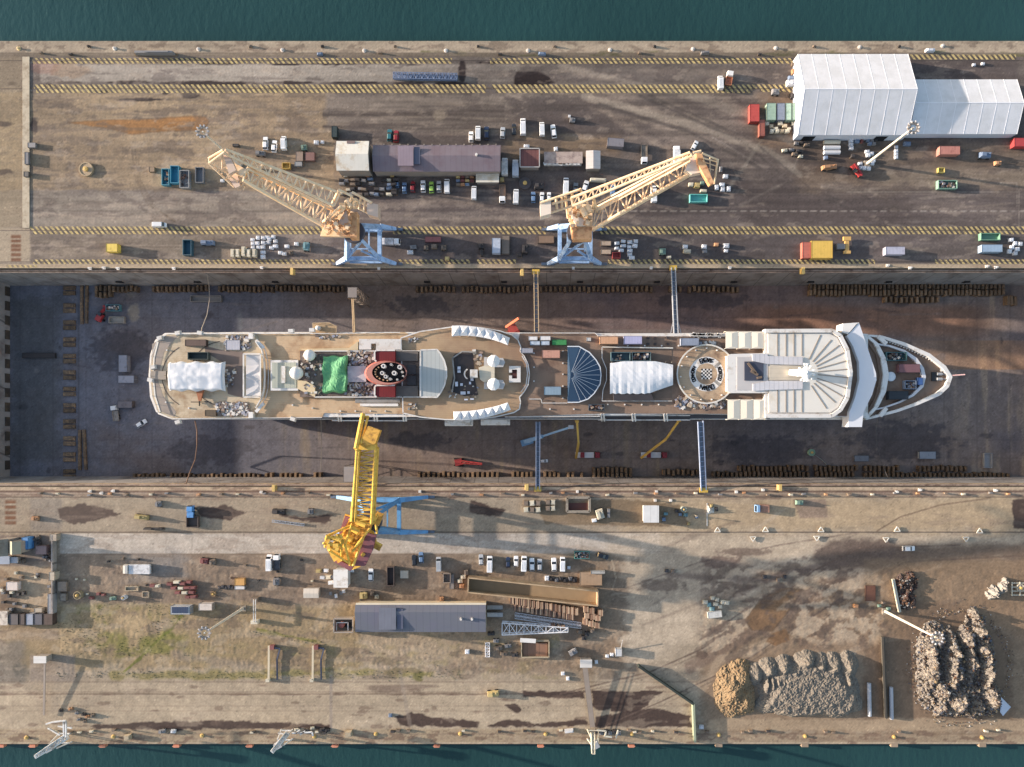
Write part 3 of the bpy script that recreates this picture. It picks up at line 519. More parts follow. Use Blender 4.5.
def rect(x0, y0, x1, y1): return [(x0, y0), (x1, y0), (x1, y1), (x0, y1)]
def railing(name, pts, z, mat, parent, w=.22, h=.9, posts=True, step=3.0):
    m = MB(); q = SZ(pts, z+h)
    for a, b in zip(q[:-1], q[1:]):
        m.bar(a, b, w, .14)
        if posts:
            n = max(1, int((b-a).length/step))
            for k in range(n): c = a.lerp(b, k/n); m.bar((c.x, c.y, z), (c.x, c.y, z+h), .16)
    return m.build(name, mat, parent)
def arc(cx, cy, rx, ry, a0, a1, n): return [(cx+rx*math.cos(math.radians(a0+(a1-a0)*i/n)), cy-ry*math.sin(math.radians(a0+(a1-a0)*i/n))) for i in range(n+1)]
Z = 15.0
ship = thing('cruise_ship', 'long white cruise ship with tan decks and red funnel standing in the dry dock', 'cruise ship', P(540, 373, 0)+Vector((0, 0, DZ)))
N_ = [(165, 333), (200, 332.5), (240, 332), (300, 332), (400, 332), (520, 332.5), (600, 333.5), (700, 333), (800, 333), (850, 332), (880, 336), (905, 343), (930, 354), (946, 366), (952.5, 376)]
S_ = [(950, 385), (940, 395), (920, 404), (900, 411), (875, 417), (850, 419.6), (760, 419.4), (600, 419.2), (500, 419.2), (300, 419.2), (200, 419.4), (172, 419.4), (158, 414), (152, 398), (148.5, 376), (150, 355), (155, 340)]
hull = N_+S_
m = MB(); top = SZ(hull, Z-4.5); n = len(top); rings = []
c0 = P(540, 376.5, Z-4.5)
for z, fx, fy in ((Z-4.5, 1, 1), (4, .985, 1), (-6, .965, .985), (-15, .94, .94), (-19.0, .9, .8), (DZ, .88, .3)):
    rings.append([(c0.x+(p.x-c0.x)*fx, c0.y+(p.y-c0.y)*fy, z) for p in top])
for r in rings: m.v += r
for j in range(len(rings)-1):
    for i in range(n): m.f.append((j*n+i, j*n+(i+1) % n, (j+1)*n+(i+1) % n, (j+1)*n+i)); m.m.append(1 if j > 1 else 0)
m.f.append(tuple(range(n))); m.m.append(0); m.f.append(tuple(range(len(m.v)-1, len(m.v)-1-n, -1))); m.m.append(1)
m.build('hull', [white, hullm], ship)
# promenade body up to the open deck
slab('superstructure', [(165, 333.5), (520, 333), (700, 333.5), (850, 332.5), (868, 334), (868, 418), (845, 417), (700, 414), (480, 416.6), (172, 417.6), (156, 412), (150, 397), (148.5, 376), (150, 356), (156, 341)], Z-4.4, Z-.3, white, ship)
slab('stern_deck', [(167, 334), (256, 333.5), (262, 345), (265, 375), (262, 403), (256, 418), (172, 418.5), (158, 412), (152, 396), (150, 376), (151.5, 356), (157, 342)], Z-.3, Z, teak2, ship)
slab('aft_deck', [(256.5, 333.5), (330, 333.5), (405, 332), (410, 335), (410, 414), (405, 414), (324, 413), (322, 417.5), (256.5, 418), (262, 403), (265, 375), (262, 345)], Z-.3, Z+.1, M('tan_deck', (204, 172, 132), .8, var=.12, sc=.12, dirt=(156, 124, 94), dsc=.12, dth=.55, lines=((0, 1, 0), .8, .12, .15)), ship)
slab('midship_deck', [(520, 333), (595, 333), (598, 335.5), (770, 336), (770, 414), (600, 413.5), (500, 417)], Z-.3, Z+.05, brown, ship)
railing('railing', [(152, 396), (150, 376), (151.5, 356), (157, 341.5), (167, 334), (256, 333.5), (330, 333.5), (400, 332.5)], Z, white, ship)
railing('railing', [(152, 396), (158, 412.5), (172, 418.5), (256, 418), (322, 417.5)], Z, white, ship)
railing('railing', [(520, 333), (595, 333), (598, 335.8), (725, 336)], Z, white, ship); railing('railing', [(505, 417), (600, 416.5)], Z, white, ship)
slab('side_deck', [(172, 417.2), (480, 416.2), (700, 413.6), (770, 416.8), (770, 418.7), (172, 418.7)], Z-4.6, Z-4.4, M('slate_deck', (74, 72, 78), .7, var=.2), ship)
# side frames (lifeboat davits) along the south side
for x in (338, 374, 403, 601, 632, 664):
    m = MB()
    for dx in (0, 2.6): m.bar(P(x+dx, 413.5, Z), P(x+dx+.8, 421, Z-3), .5)
    m.build('davit', white, ship)
m = MB(); m.bar(P(332, 420.6, Z-3), P(406, 420.8, Z-3), .35); m.build('davit_rail', white, ship); m = MB(); m.bar(P(598, 420, Z-3), P(690, 420, Z-3), .35); m.bar(P(598, 415.6, Z-2), P(690, 415.6, Z-2), .3); m.build('davit_rail', white, ship)
for x0, x1 in ((342, 372), (378, 402), (606, 631), (637, 663), (668, 690)):
    slab('promenade_roof', rect(x0, 416.2, x1, 419.6), Z-5, Z-4.2, glassd if x0 < 600 else M('slate_cover', (72, 70, 74), .6, var=.3), ship)
for x0, x1, y in ((445, 473, 422.8), (481, 510, 422)):
    a, b = P(x0, y, 2), P(x1, y, 2); m = MB(); m.cyl((a.x, a.y, 2), (b.x, b.y, 2), 1.25, 8); m.box(((a.x+b.x)/2, a.y, 3), (abs(b.x-a.x)*.8, 1.6, 1)); m.build('lifeboat', white, ship)
# lines on the stern deck, curved tracks
trk = M('deck_track', (92, 74, 62), .7)
m = MB()
for pts in (arc(196, 376, 34, 33, 120, 240, 10), arc(240, 374, 50, 36, 150, 262, 12), arc(232, 360, 36, 20, 110, 200, 8), arc(268, 350, 14, 16, -60, 60, 6), arc(268, 400, 14, 16, -60, 60, 6)):
    q = SZ(pts, Z+.03)
    for a, b in zip(q[:-1], q[1:]): m.bar(a, b, .28, .04)
m.build('deck_track', trk, ship)
m = MB(); q = SZ([(158, 342), (154, 358), (153, 376), (155, 396), (160, 412)], Z+.06)
for a, b in zip(q[:-1], q[1:]): m.bar(a, b, .5, .1)
m.build('coaming', cream, ship)
slab('dark_deck_strip', [(205, 346), (222, 350), (243, 352), (243, 398), (228, 394), (222, 362), (205, 352)], Z, Z+.04, M('mauve_deck', (126, 108, 98), .8, var=.15), ship)
slab('grey_deck_patch', [(152, 344), (166, 336), (178, 336), (164, 352), (158, 376), (153, 376)], Z, Z+.03, M('greyish_deck', (148, 134, 122), .8, var=.15), ship)
slab('grey_deck_patch', [(152, 378), (157, 378), (163, 396), (176, 412), (174, 417), (160, 411), (154, 396)], Z, Z+.03, MATS['greyish_deck'], ship)
# arc of windscreens between stern and aft decks
m = MB(); q = SZ([(256, 342), (262, 350), (264.5, 362), (265, 376), (264.5, 388), (262, 398), (256, 408)], Z+1.2)
for a, b in zip(q[:-1], q[1:]): m.bar(a, b, .3, 1.2); m.bar(a+Vector((1, 0, -.7)), b+Vector((1, 0, -.7)), .25, .2)
m.box(P(251.5, 336, Z+.8), (1.6, 2.2, 1.6)); m.box(P(251.5, 415, Z+.8), (1.6, 2.2, 1.6)); m.bar(P(256, 340, Z+1), P(264, 348, Z+1), 1.1, .6); m.bar(P(256, 412, Z+1), P(264, 403, Z+1), 1.1, .6)
m.build('windscreen', white, ship)
# canopy frame on the stern deck
m = MB(); q = SZ([(243.5, 354), (260.5, 354), (260.5, 397), (243.5, 397), (243.5, 354)], Z+3)
for a, b in zip(q[:-1], q[1:]): m.bar(a, b, .4)
for a in q[:-1]: m.bar((a.x, a.y, Z), a, .3)
cn = m.build('canopy_frame', white, ship)
m = MB()
for i in range(8):
    y0, y1 = 355+i*5.1, 355+(i+1)*5.1; z0, z1 = [Z+2.7-.9*math.sin(PI*((k % 4)/4)) for k in (i, i+1)]
    m.quad(P(246, y0, z0), P(260, y0, z0), P(260, y1, z1), P(246, y1, z1))
m.build('canopy_cloth', M('canopy_cloth', (206, 202, 200), .6, var=.08), cn)
# pool skylight
slab('skylight', rect(270.5, 360, 298, 390.5), Z, Z+1.5, white, ship)
slab('skylight_glass', rect(272, 362.5, 296, 388), Z+1.5, Z+1.7, M('greenish_glass', (170, 172, 154), .3, var=.06, lines=((1, 0, 0), 1.4, .12, .3)), ship)
slab('skylight_beam', rect(281.5, 366, 285, 383), Z+1.7, Z+2.3, white, ship)
for x, y, r in ((296.5, 373, 6.6), (309.5, 355.2, 5.7), (489.5+4, 361, 6.4), (493.5, 384.2, 6.4)):
    z = Z+3.4; c = P(x, y, z); R = S(r, z); m = MB(); m.cyl((c.x, c.y, Z), (c.x, c.y, z-R*.4), R*.45, 10)
    if x < 400: m.lathe(c, [(R*math.cos(math.radians(t)), R*math.sin(math.radians(t))) for t in range(-50, 91, 10)], 20); m.build('radar_dome', M('dome_white', (224, 222, 218), .4, var=.02), ship, smooth=True)
    else: m.lathe(c, [(R, 0), (R*.55, .55), (0.02, 1.3)], 10); m.build('parasol_roof', M('dome_white', (224, 222, 218), .4, var=.02), ship)
slab('machinery_platform', [(296, 380), (306, 381), (315, 386), (315, 397), (306, 393), (296, 388)], Z, Z+1.6, M('beige_plate', (206, 182, 140), .7, var=.12), ship)
slab('side_house', [(298, 349), (349, 348), (358, 341), (358, 350), (323, 351), (312, 352)], Z, Z+1.5, MATS['beige_plate'], ship)
# aft machinery casing and clutter
slab('engine_casing', rect(300, 351, 420, 397), Z, Z+1.2, M('casing_top', (112, 96, 86), .8, var=.3, sc=.4, dirt=(70, 60, 60), dsc=.6), ship)
railing('casing_edge', [(314, 351), (420, 351), (420, 397), (315, 397), (308, 391)], Z+1.2, white, ship, w=.4, h=.3, posts=False)
R_ = random.Random(4)
def clutter(name, x0, y0, x1, y1, z, n, parent, smin=.3, smax=1.2, hm=.7):
    m = MB(); mats = cluttm
    for i in range(n):
        c = P(R_.uniform(x0, x1), R_.uniform(y0, y1), z); h = R_.uniform(.15, hm); m.cur = R_.randrange(len(mats))
        m.box((c.x, c.y, z+h/2), (R_.uniform(smin, smax), R_.uniform(smin, smax), h), R_.uniform(0, 3))
    return m.build(name, mats, parent)
clutter('machinery', 348, 352, 376, 366, Z+1.2, 120, ship); clutter('machinery', 346, 383, 374, 396, Z+1.2, 120, ship); clutter('machinery', 302, 353, 322, 396, Z+1.2, 70, ship)
clutter('ventilation_gear', 317, 335, 340, 339, Z, 20, ship)
slab('vent_housing', rect(347.5, 366, 366, 382), Z+1.2, Z+2.4, M('lilac_plate', (180, 178, 182), .6, var=.1, dirt=(150, 146, 150)), ship)
# green tarpaulin tent over works
m = MB(); nx, ny = 20, 26; gx0, gx1, gy0, gy1 = 321.5, 346.5, 355.5, 392.5
hts = lambda u, v: Z+3.2+.9*abs(math.sin(v*PI*2))*(.5+.5*u)+.25*math.sin(u*9+v*4)+R_.uniform(-.07, .07)
for j in range(ny+1):
    for i in range(nx+1):
        u, v = i/nx, j/ny; q = P(gx0+(gx1-gx0)*u+.7*math.sin(v*12), gy0+(gy1-gy0)*v+.7*math.sin(u*11), Z+3.5); z = hts(u, v)
        if i in (0, nx) or j in (0, ny): z -= 1.6
        m.v.append((q.x, q.y, z))
for j in range(ny):
    for i in range(nx): a = j*(nx+1)+i; m.f.append((a, a+1, a+nx+2, a+nx+1)); m.m.append(0)
tt = m.build('green_cover', green, ship)
m = MB()
for x, y in ((322, 356), (346, 356), (322, 392), (346, 392)): c = P(x, y, Z); m.bar((c.x, c.y, Z), (c.x, c.y, Z+2.4), .2)
m.build('scaffold_post', rib, tt)
# funnel
fz = Z+7.5
fc = P(389, 372.5, fz)
def oval(cx, cy, rx, ry, n=28): return [(cx+rx*math.cos(2*PI*i/n), cy+ry*math.sin(2*PI*i/n)) for i in range(n)]
m = MB(); lo = SZ(oval(386, 373, 22, 13), Z+1.2); hi = SZ(oval(386, 373, 20, 11.6), fz); n = len(lo); inn = SZ(oval(389.5, 372.5, 17.5, 10.3), fz); inb = [(p.x, p.y, fz-1.8) for p in inn]
m.v += [tuple(p) for p in lo+hi+inn]+inb
for r in range(3):
    for i in range(n): m.f.append((r*n+i, r*n+(i+1) % n, (r+1)*n+(i+1) % n, (r+1)*n+i)); m.m.append(2 if r == 2 else (1 if r == 1 else 0))
m.f.append(tuple(range(3*n, 4*n))); m.m.append(2)
fn = m.build('funnel', [M('funnel_pale_red', (184, 96, 84), .5, var=.08), M('funnel_rim', (190, 120, 104), .5), black], ship)
for x, y, r in ((383.2, 366, 2.2), (399.5, 367, 2.2), (382, 373, 2.0), (385.5, 376.5, 1.9), (394, 373, 2.3), (402, 372, 1.1), (391, 364.5, 1.1), (390, 379, 1.3), (403, 376, .9), (397, 379.5, .9)):
    z = fz+.9; c = P(x, y, z); R = S(r, z); m = MB(); m.cur = 0; m.lathe((c.x, c.y, 0), [(R, fz-1.7), (R, z), (R*.6, z), (R*.6, z-.8), (.01, z-.8)], 14); m.build('exhaust_pipe', M('pipe_white', (220, 214, 208), .5), fn)
m = MB()
for i in range(9):
    a = math.radians(95+i*18); q = P(388.5+13.6*math.cos(a), 372.5+8*math.sin(a), fz-.3); m.cyl((q.x, q.y, fz-1.5), (q.x, q.y, fz-.2), .3, 6)
m.build('small_vents', M('brass_ring', (190, 150, 110), .4), fn)
for y0, y1 in ((350.3, 361.5), (385.3, 397)):
    slab('funnel_wing', rect(375, y0, 395, y1), Z+1.3, Z+4, red, fn)
    m = MB(); q = SZ([(395, y0), (376.5, y0), (374.7, y0+1.5), (374.7, y1-1.5), (376.5, y1)], Z+4)
    for a, b in zip(q[:-1], q[1:]): m.bar(a, b, .55, .5)
    m.build('wing_edge', white, fn)
    slab('shaded_deck', rect(395.4, y0+.6, 418, y1-.6), Z+1.3, Z+2, M('shade_grey', (104, 96, 90), .7, var=.2), ship)  # deck beyond each wing, its shade put into the grey
for x0, y0, x1, y1 in ((407, 365, 416, 374), (407, 376, 416, 385)): slab('vent_hatch', rect(x0, y0, x1, y1), Z+1.3, Z+1.9, M('hatch_dark', (66, 62, 64), .6, var=.2), ship)
# white corner house beside funnel, south bars
slab('deck_house', [(359, 339), (401, 339), (401, 349.5), (376, 350), (376, 343.5), (371, 343.5), (371, 349.5), (359, 349.5)], Z, Z+1.6, white, ship)
slab('locker_bench', rect(360, 403.5, 398, 406.2), Z, Z+.9, white, ship); slab('locker_bench', rect(355, 398.5, 400, 402.8), Z, Z+.6, greyd, ship)
# glass vaulted roof with rounded end
ring = [(420.5, 350)]+[(437, 349.5), (440, 353), (444, 360), (446.3, 368), (446.6, 376), (444.5, 385), (441, 392), (437, 397.3), (420.5, 397)]
slab('vaulted_roof', ring, Z+.1, Z+3.0, pglass, ship); railing('vault_gutter', ring+[ring[0]], Z+2.9, white, ship, w=.5, h=.15, posts=False)
# raised lido deck
lido = [(401, 338), (420, 331.5), (450, 327.2), (480, 327.5), (500, 331), (512, 335), (518, 340), (520.8, 347), (520, 351), (524, 356), (528, 364), (529.5, 374), (528, 385), (524, 392), (519.5, 397), (520.5, 402), (519.5, 409), (514, 412.5), (495, 417), (470, 420), (445, 419.5), (420, 417), (403, 413)]
slab('lido_deck', lido, Z-.3, Z+.6, M('lido_planks', (178, 148, 112), .8, var=.14, sc=.1, dirt=(140, 114, 92), dsc=.05, dth=.48, lines=((0, 1, 0), .8, .12, .18)), ship)  # broad brown blotches put the shadowy middle into the plank colour
railing('railing', lido+[lido[0]], Z+.6, white, ship, w=.4); railing('screen_rail', [(528-6, 356), (522.5+4, 364), (527.5, 374), (526, 385), (521, 392)], Z+.6, white, ship, w=.3)
for row, (a, b) in (((451.5, 334.2), (452, 404)) and (('n', ((452, 325.8), (509, 342))), ('s', ((453.5, 419), (510.5, 403))))):
    pass
def cabanas(pts_out, pts_in, n):
    for i in range(n):
        t0, t1 = i/n, (i+1)/n-.006; z0, z1 = Z+3.1, Z+2.6
        L = lambda a, t: (a[0][0]+(a[-1][0]-a[0][0])*t, (a[0][1]*(1-t)**2+2*a[1][1]*t*(1-t)+a[2][1]*t*t))
        o0, o1, i0, i1 = L(pts_out, t0), L(pts_out, t1), L(pts_in, t0), L(pts_in, t1); mid = ((o0[0]+o1[0]+i0[0]+i1[0])/4, (o0[1]+o1[1]+i0[1]+i1[1])/4)
        m = MB(); c = [P(*o0, z1), P(*o1, z1), P(*i1, z1), P(*i0, z1)]; ap = P(*mid, z0+1.0)
        m.add(c+[ap], [(0, 1, 4), (1, 2, 4), (2, 3, 4), (3, 0, 4)]); 
        for q in c: m.bar((q.x, q.y, Z+.5), q, .14)
        for a, b in zip(c, c[1:]+c[:1]): m.bar(a-Vector((0, 0, .2)), b-Vector((0, 0, .2)), .12, .4)
        m.build('cabana', M('cabana_white', (220, 220, 222), .6, var=.03), ship)
cabanas([(452, 325.8), (484, 323.8), (510, 338)], [(452, 336), (484, 333), (508, 345)], 7)
cabanas([(454, 420), (484, 421), (511, 409.5)], [(453.5, 411.5), (484, 412), (508, 402.5)], 7)
# pool well
slab('pool_well', [(453.5, 355), (460, 352), (472.5, 352), (474, 365), (475, 380), (478, 395), (464, 396), (453, 392), (450.5, 388), (453.8, 372)], Z+.6, Z+.75, M('pool_dark', (74, 62, 58), .6, var=.3, sc=.3, dirt=(44, 44, 48), dsc=.2), ship)
railing('pool_rail', [(452, 392), (454.5, 378), (452.5, 358), (462, 351.5), (473, 352)], Z+.7, greyd, ship, w=.5)
for x, y, w_, h_ in ((459, 368, 3, 3), (459, 371.5, 3, 2.4), (456.5, 384, 2.6, 4.5), (461.5, 384.5, 2.5, 2.5), (463, 393, 5, 3), (468.5, 392.5, 2.4, 2.4), (472, 379.5, 3, 2.5), (470, 383, 2, 2.5), (466, 399.5, 3.6, 1.4), (472, 399, 3.5, 1.6)):
    slab('deck_locker', rect(x-w_/2, y-h_/2, x+w_/2, y+h_/2), Z+.7, Z+1.5, M('locker_pale', (190, 196, 210), .5), ship)
clutter('loungers', 473, 349, 482, 365, Z+.6, 12, ship, .5, 1.4); clutter('stacked_chairs', 408, 338, 418, 343, Z+.6, 16, ship, .3, .9); clutter('stacked_chairs', 408, 404, 418, 409, Z+.6, 16, ship, .3, .9); clutter('stacked_chairs', 449, 386, 478, 398, Z+.6, 18, ship, .3, .8)
m = MB(); q = SZ(arc(469, 374, 4.5, 5, 110, 250, 8), Z+1.3)
for a, b in zip(q[:-1], q[1:]): m.bar(a, b, .45, 1)
m.build('slide_rail', white, ship)
slab('bar_canopy', rect(470, 369.5, 477.5, 377.5), Z+.6, Z+3.5, white, ship)
slab('bar_roof', [(478.5, 367.5), (485, 365.5), (494.5, 367), (494.5, 380), (484, 382), (480, 379.5)], Z+.6, Z+2.6, M('bar_roof', (204, 192, 166), .6, lines=((0, 1, 0), 1.2, .1, .15)), ship)
for y, s in ((362, -1), (384, 1)):
    slab('bar_wing', [(484, y-5), (503, y-4), (505, y), (503, y+5), (484, y+5)], Z+.6, Z+1.9, M('wing_grey', (186, 184, 182), .6), ship)
m = MB()
for a in (rect(509, 366, 520.6, 369.5), rect(509, 378.5, 520.6, 382.2), rect(517, 369.5, 520.6, 378.5), rect(509, 369.5, 512, 372.5), rect(509, 375.5, 512, 378.5)): m.prism([(p.x, p.y) for p in SZ(a, Z+2.4)], Z+.6, Z+2.4)
m.build('square_bar', white, ship); slab('bar_interior', rect(511.5, 369, 517.5, 379), Z+.7, Z+1.4, M('bar_maroon', (74, 36, 34), .7), ship)
# glass fan roof
c = (569.5, 375)
fan = [(567.5, 346.5), (579, 346.5), (589.5, 352.5), (596, 360), (600, 367), (601, 375), (600, 384), (594, 393.5), (588, 399), (578.5, 402.3), (567.5, 402.3)]
zt, ze = Z+4.2, Z+1.6
m = MB(); ctr = P(570.5, 375, zt); e = SZ(fan, ze); m.v += [tuple(ctr)]+[tuple(p) for p in e]+[(p.x, p.y, Z) for p in e]
for i in range(len(e)-1): m.f += [(0, i+2, i+1), (i+1, i+2, len(e)+i+2, len(e)+i+1)]; m.m += [0, 0]
m.f.append((0, 1, len(e))); m.m.append(0)
fr = m.build('fan_roof', glassb, ship)
m = MB(); ribs = 15
L_ = [(570+30.5*math.cos(math.radians(a_))**.9 if abs(a_) < 89 else 570, 375-28*math.sin(math.radians(a_))) for a_ in [84-k*12.0 for k in range(15)]]
for p in L_[1:-1:1]:
    a = P(*p, ze+.12); b = ctr.lerp(a, .12)+Vector((0, 0, .1)); m.bar(b, a, .12, .08)
for a, b in zip(e[:-1], e[1:]): m.bar(a+Vector((0, 0, .1)), b+Vector((0, 0, .1)), .35)
m.build('roof_rib', M('rib_white', (206, 212, 220), .5), fr)
# white tarpaulin hall amidships
m = MB(); nx, ny = 22, 12
top_e = lambda u: 363-1.5*math.sin(u*PI)*0+(365-363)*0+(-1.8*sstep(.0, .25, u) if u < .72 else -1.8+3.6*(u-.72)/.28)
bot_e = lambda u: 394-.9*(math.sin(u*55) > .3) if u < .62 else 393.5-2.5*((u-.62)/.1) if u < .72 else 391-6*((u-.72)/.28)
for j in range(ny+1):
    for i in range(nx+1):
        u, v = i/nx, j/ny; z = Z+2.2+1.3*math.sin(v*PI)+.03*math.sin(u*40)+R_.uniform(-.03, .03)
        q = P(610+63*u, top_e(u)*(1-v)+bot_e(u)*v, z); m.v.append((q.x, q.y, z))
for j in range(ny):
    for i in range(nx): a = j*(nx+1)+i; m.f.append((a, a+1, a+nx+2, a+nx+1)); m.m.append(0)
hh = m.build('pool_cover', tarp, ship)
m = MB()
for x in range(612, 674, 6): c1 = P(x, 362, Z+2.1); m.bar((c1.x, c1.y, Z), c1, .16); c1 = P(min(x, 668), 386, Z+2.4); m.bar((c1.x, c1.y, Z), c1, .16)
m.build('cover_post', rib, hh)
slab('stage_shadow_deck', rect(604, 348, 672, 398), Z+.05, Z+.12, M('darker_deck', (116, 94, 78), .8, var=.2), ship)  # thin sheet in a darker deck brown
m = MB(); m.prism([(p.x, p.y) for p in SZ([(613, 392), (651, 393), (654, 400.3), (614, 400.3)], Z+2)], Z+.1, Z+2); m.build('stage', M('stage_dark', (56, 52, 56), .7, var=.3), ship)
for x in (618, 625, 633, 640, 646): c1 = P(x, 392.5, Z+1.4); m = MB(); m.lathe(c1, [(.9, -.4), (.7, 0), (.01, .2)], 10); m.build('round_table', black, ship)
railing('railing', [(602, 347), (673, 348)], Z, cream, ship, w=.4); railing('railing', [(602, 401), (672, 401)], Z, white, ship); railing('railing', [(602, 347), (602, 358), (606.5, 369), (606.5, 380), (603, 390), (602, 401)], Z, white, ship)
railing('railing', [(529, 399), (541, 399), (542, 403), (567, 403)], Z, white, ship)
# round sports deck with its ring
cc = (706.5, 374); zc = Z+.9
slab('round_deck', oval(*cc, 29, 29, 40), Z, zc, teak, ship)
rr = [(706.5+29.3*math.cos(t*2*PI/36), 374-29.3*math.sin(t*2*PI/36)) for t in range(4, 34)]
railing('round_rail', rr, zc, cream, ship, w=.5, h=1.0)
z = zc+.03; c1 = P(*cc, z); m = MB(); ro, ri = S(17.3, z), S(10.8, z)
m.lathe((c1.x, c1.y, z), [(ri, 0), (ro, 0)], 48); rg = m.build('painted_ring', white, ship)
m = MB()
def glyph(m, a, dirn, seed, wl=1.15, hl=1.6):
    r = random.Random(seed); a = math.radians(a); rad = S(14.0, z); u = Vector((math.cos(a), math.sin(a), 0)); v = Vector((-math.sin(a), math.cos(a), 0))*dirn; o = Vector((c1.x, c1.y, z+.05))+u*rad
    if dirn < 0: u = -u; v = v
    pat = r.choice(('H', 'A', 'R', 'O', 'S', 'N', 'E')); w2, h2 = wl/2, hl/2
    st = {'H': [(-1, -1, -1, 1), (1, -1, 1, 1), (-1, 0, 1, 0)], 'A': [(-1, -1, 0, 1), (1, -1, 0, 1), (-.5, 0, .5, 0)], 'R': [(-1, -1, -1, 1), (-1, 1, 1, .5), (1, .5, -1, 0), (-1, 0, 1, -1)], 'O': [(-1, -1, -1, 1), (-1, 1, 1, 1), (1, 1, 1, -1), (1, -1, -1, -1)],
          'S': [(1, 1, -1, .6), (-1, .6, 1, -.4), (1, -.4, -1, -1)], 'N': [(-1, -1, -1, 1), (-1, 1, 1, -1), (1, -1, 1, 1)], 'E': [(-1, -1, -1, 1), (-1, 1, 1, 1), (-1, 0, .6, 0), (-1, -1, 1, -1)]}[pat]
    for x0, y0, x1, y1 in st: m.bar(o-v*(x0*w2)+u*(y0*h2), o-v*(x1*w2)+u*(y1*h2), .4, .06)
for n_, a0_, st_, dr_, sd_, w_, h_ in ((6, 112, -8.5, 1, 0, 1.1, 1.5), (6, 250, 8.8, -1, 20, 1.2, 1.7), (7, 207, -9, 1, 40, .7, 1.1), (6, 24, -9.2, 1, 60, .7, 1.1)):
    m = MB()
    for k in range(n_): glyph(m, a0_+st_*k, dr_, sd_+k, w_, h_)
    m.build('ring_lettering', M('letter_black', (34, 32, 36), .7), rg)
m = MB()
for a in (40, -40): a = math.radians(a); m.bar(c1+Vector((math.cos(a)*ri, math.sin(a)*ri, .04)), c1+Vector((math.cos(a)*ro, math.sin(a)*ro, .04)), 1.0, .04)
m.build('ring_gap', greyd, rg)
m = MB(); cs = S(1.75, z)
for i in range(6):
    for j in range(6):
        m.cur = (i+j) % 2; m.box((c1.x+(i-2.5)*cs, c1.y+(j-2.5)*cs, z), (cs, cs, .04))
m.build('chess_board', [white, black], ship)
for k in range(14): a = math.radians(30+k*24); q = P(706.5+26*math.cos(a), 374+26*math.sin(a), zc+.3); m = MB(); m.box(q, (.45, .45, .6)); m.build('deck_lamp', white, ship)
# north / south awnings, forward block
for pts, n in (((725.5, 331.5, 764.5, 348.5), 3), ((727.5, 399.5, 766.5, 419.5), 3)):
    x0, y0, x1, y1 = pts
    for i in range(n):
        a = x0+(x1-x0)*i/n; b = x0+(x1-x0)*(i+1)/n-.4; m = MB(); z0, z1 = Z+2.2, Z+2.45; q = [P(a, y0, z0), P(b, y0, z0), P(b, y1, z0), P(a, y1, z0)]; r0, r1 = P((a+b)/2, y0+2, z1), P((a+b)/2, y1-2, z1)
        m.add(q+[r0, r1], [(0, 1, 4), (1, 2, 5, 4), (2, 3, 5), (3, 0, 4, 5)])
        for c2 in q: m.bar((c2.x, c2.y, Z), c2, .2)
        m.build('awning', M('awning_cream', (218, 208, 188), .6, var=.04), ship)
slab('mast_house', [(727, 356), (731, 354), (768, 353), (768, 393), (731, 393), (727, 391)], Z, Z+3, white, ship)
slab('mast_house_roof', rect(737, 357, 768, 390), Z+3, Z+3.15, M('roof_grey', (176, 172, 170), .6, var=.05), ship)
slab('light_well', rect(744.5, 361.5, 763.5, 380.5), Z+3.15, Z+3.4, M('well_blue', (62, 66, 82), .5, var=.2), ship)
m = MB()
for a, b in (((748, 363), (756, 373)), ((751, 371), (758, 375)), ((757, 378), (762, 377))): m.bar(P(*a, Z+3.6), P(*b, Z+3.6), .8, .4)
m.build('well_gear', M('well_brown', (110, 92, 76), .7), ship)
slab('base_forward', [(765, 329), (832, 328.6), (842, 334), (849, 350), (852.5, 373), (849, 398), (842, 411), (832, 418), (765, 418)], Z-.3, Z+2.6, white, ship)
slab('ribbed_roof', [(768, 333.5), (829, 333.5), (837, 338), (845, 352), (848.5, 373), (845, 394), (838, 407), (830, 412.5), (769, 412.5)], Z+2.6, Z+3.0, cream, ship)
m = MB(); zr = Z+3.08
for y0, y1 in ((334, 356), (390, 412)):
    for x in (777.5, 786, 794, 802): m.bar(P(x, y0, zr), P(x, y1, zr), .34, .1)
for a in (66, 50, 38, 27, 16, 5, -6, -20, -31, -43, -57): 
    ar = math.radians(a); r1 = 46 if abs(a) < 40 else 44 if abs(a) < 52 else 43
    x1, y1 = 803+r1*math.cos(ar), 373-r1*math.sin(ar)*.98
    y1 = max(335, min(411, y1)); m.bar(P(803+15*math.cos(ar), 373-15*math.sin(ar), zr), P(x1, y1, zr), .34, .1)
m.build('roof_ridge', rib, ship)
m = MB(); q = SZ([(765, 331), (832, 330.8), (840, 336), (847, 350), (850.5, 373), (847, 398), (840, 410), (831, 416), (765, 416)], Z+3.1)
for a, b in zip(q[:-1], q[1:]): m.bar(a, b, 1.3, 1.0)
m.build('roof_parapet', white, ship)
slab('roof_walkway', [(752, 354), (767, 354), (768, 356), (803, 357), (803, 365), (768, 364), (753, 361)], Z+3.15, Z+3.5, M('walk_grey', (186, 186, 192), .6, var=.08, lines=((1, 0, 0), 1.7, .15, .3)), ship)
slab('roof_walkway', [(753, 384), (768, 381), (803, 381), (803, 389), (768, 390), (753, 391)], Z+3.15, Z+3.5, MATS['walk_grey'], ship)
slab('sun_deck', [(769, 366), (800, 366), (808, 373), (800, 380), (769, 380)], Z+3.02, Z+3.3, M('warm_grey', (190, 178, 158), .6, lines=((0, 1, 0), 1.6, .1, .2)), ship)
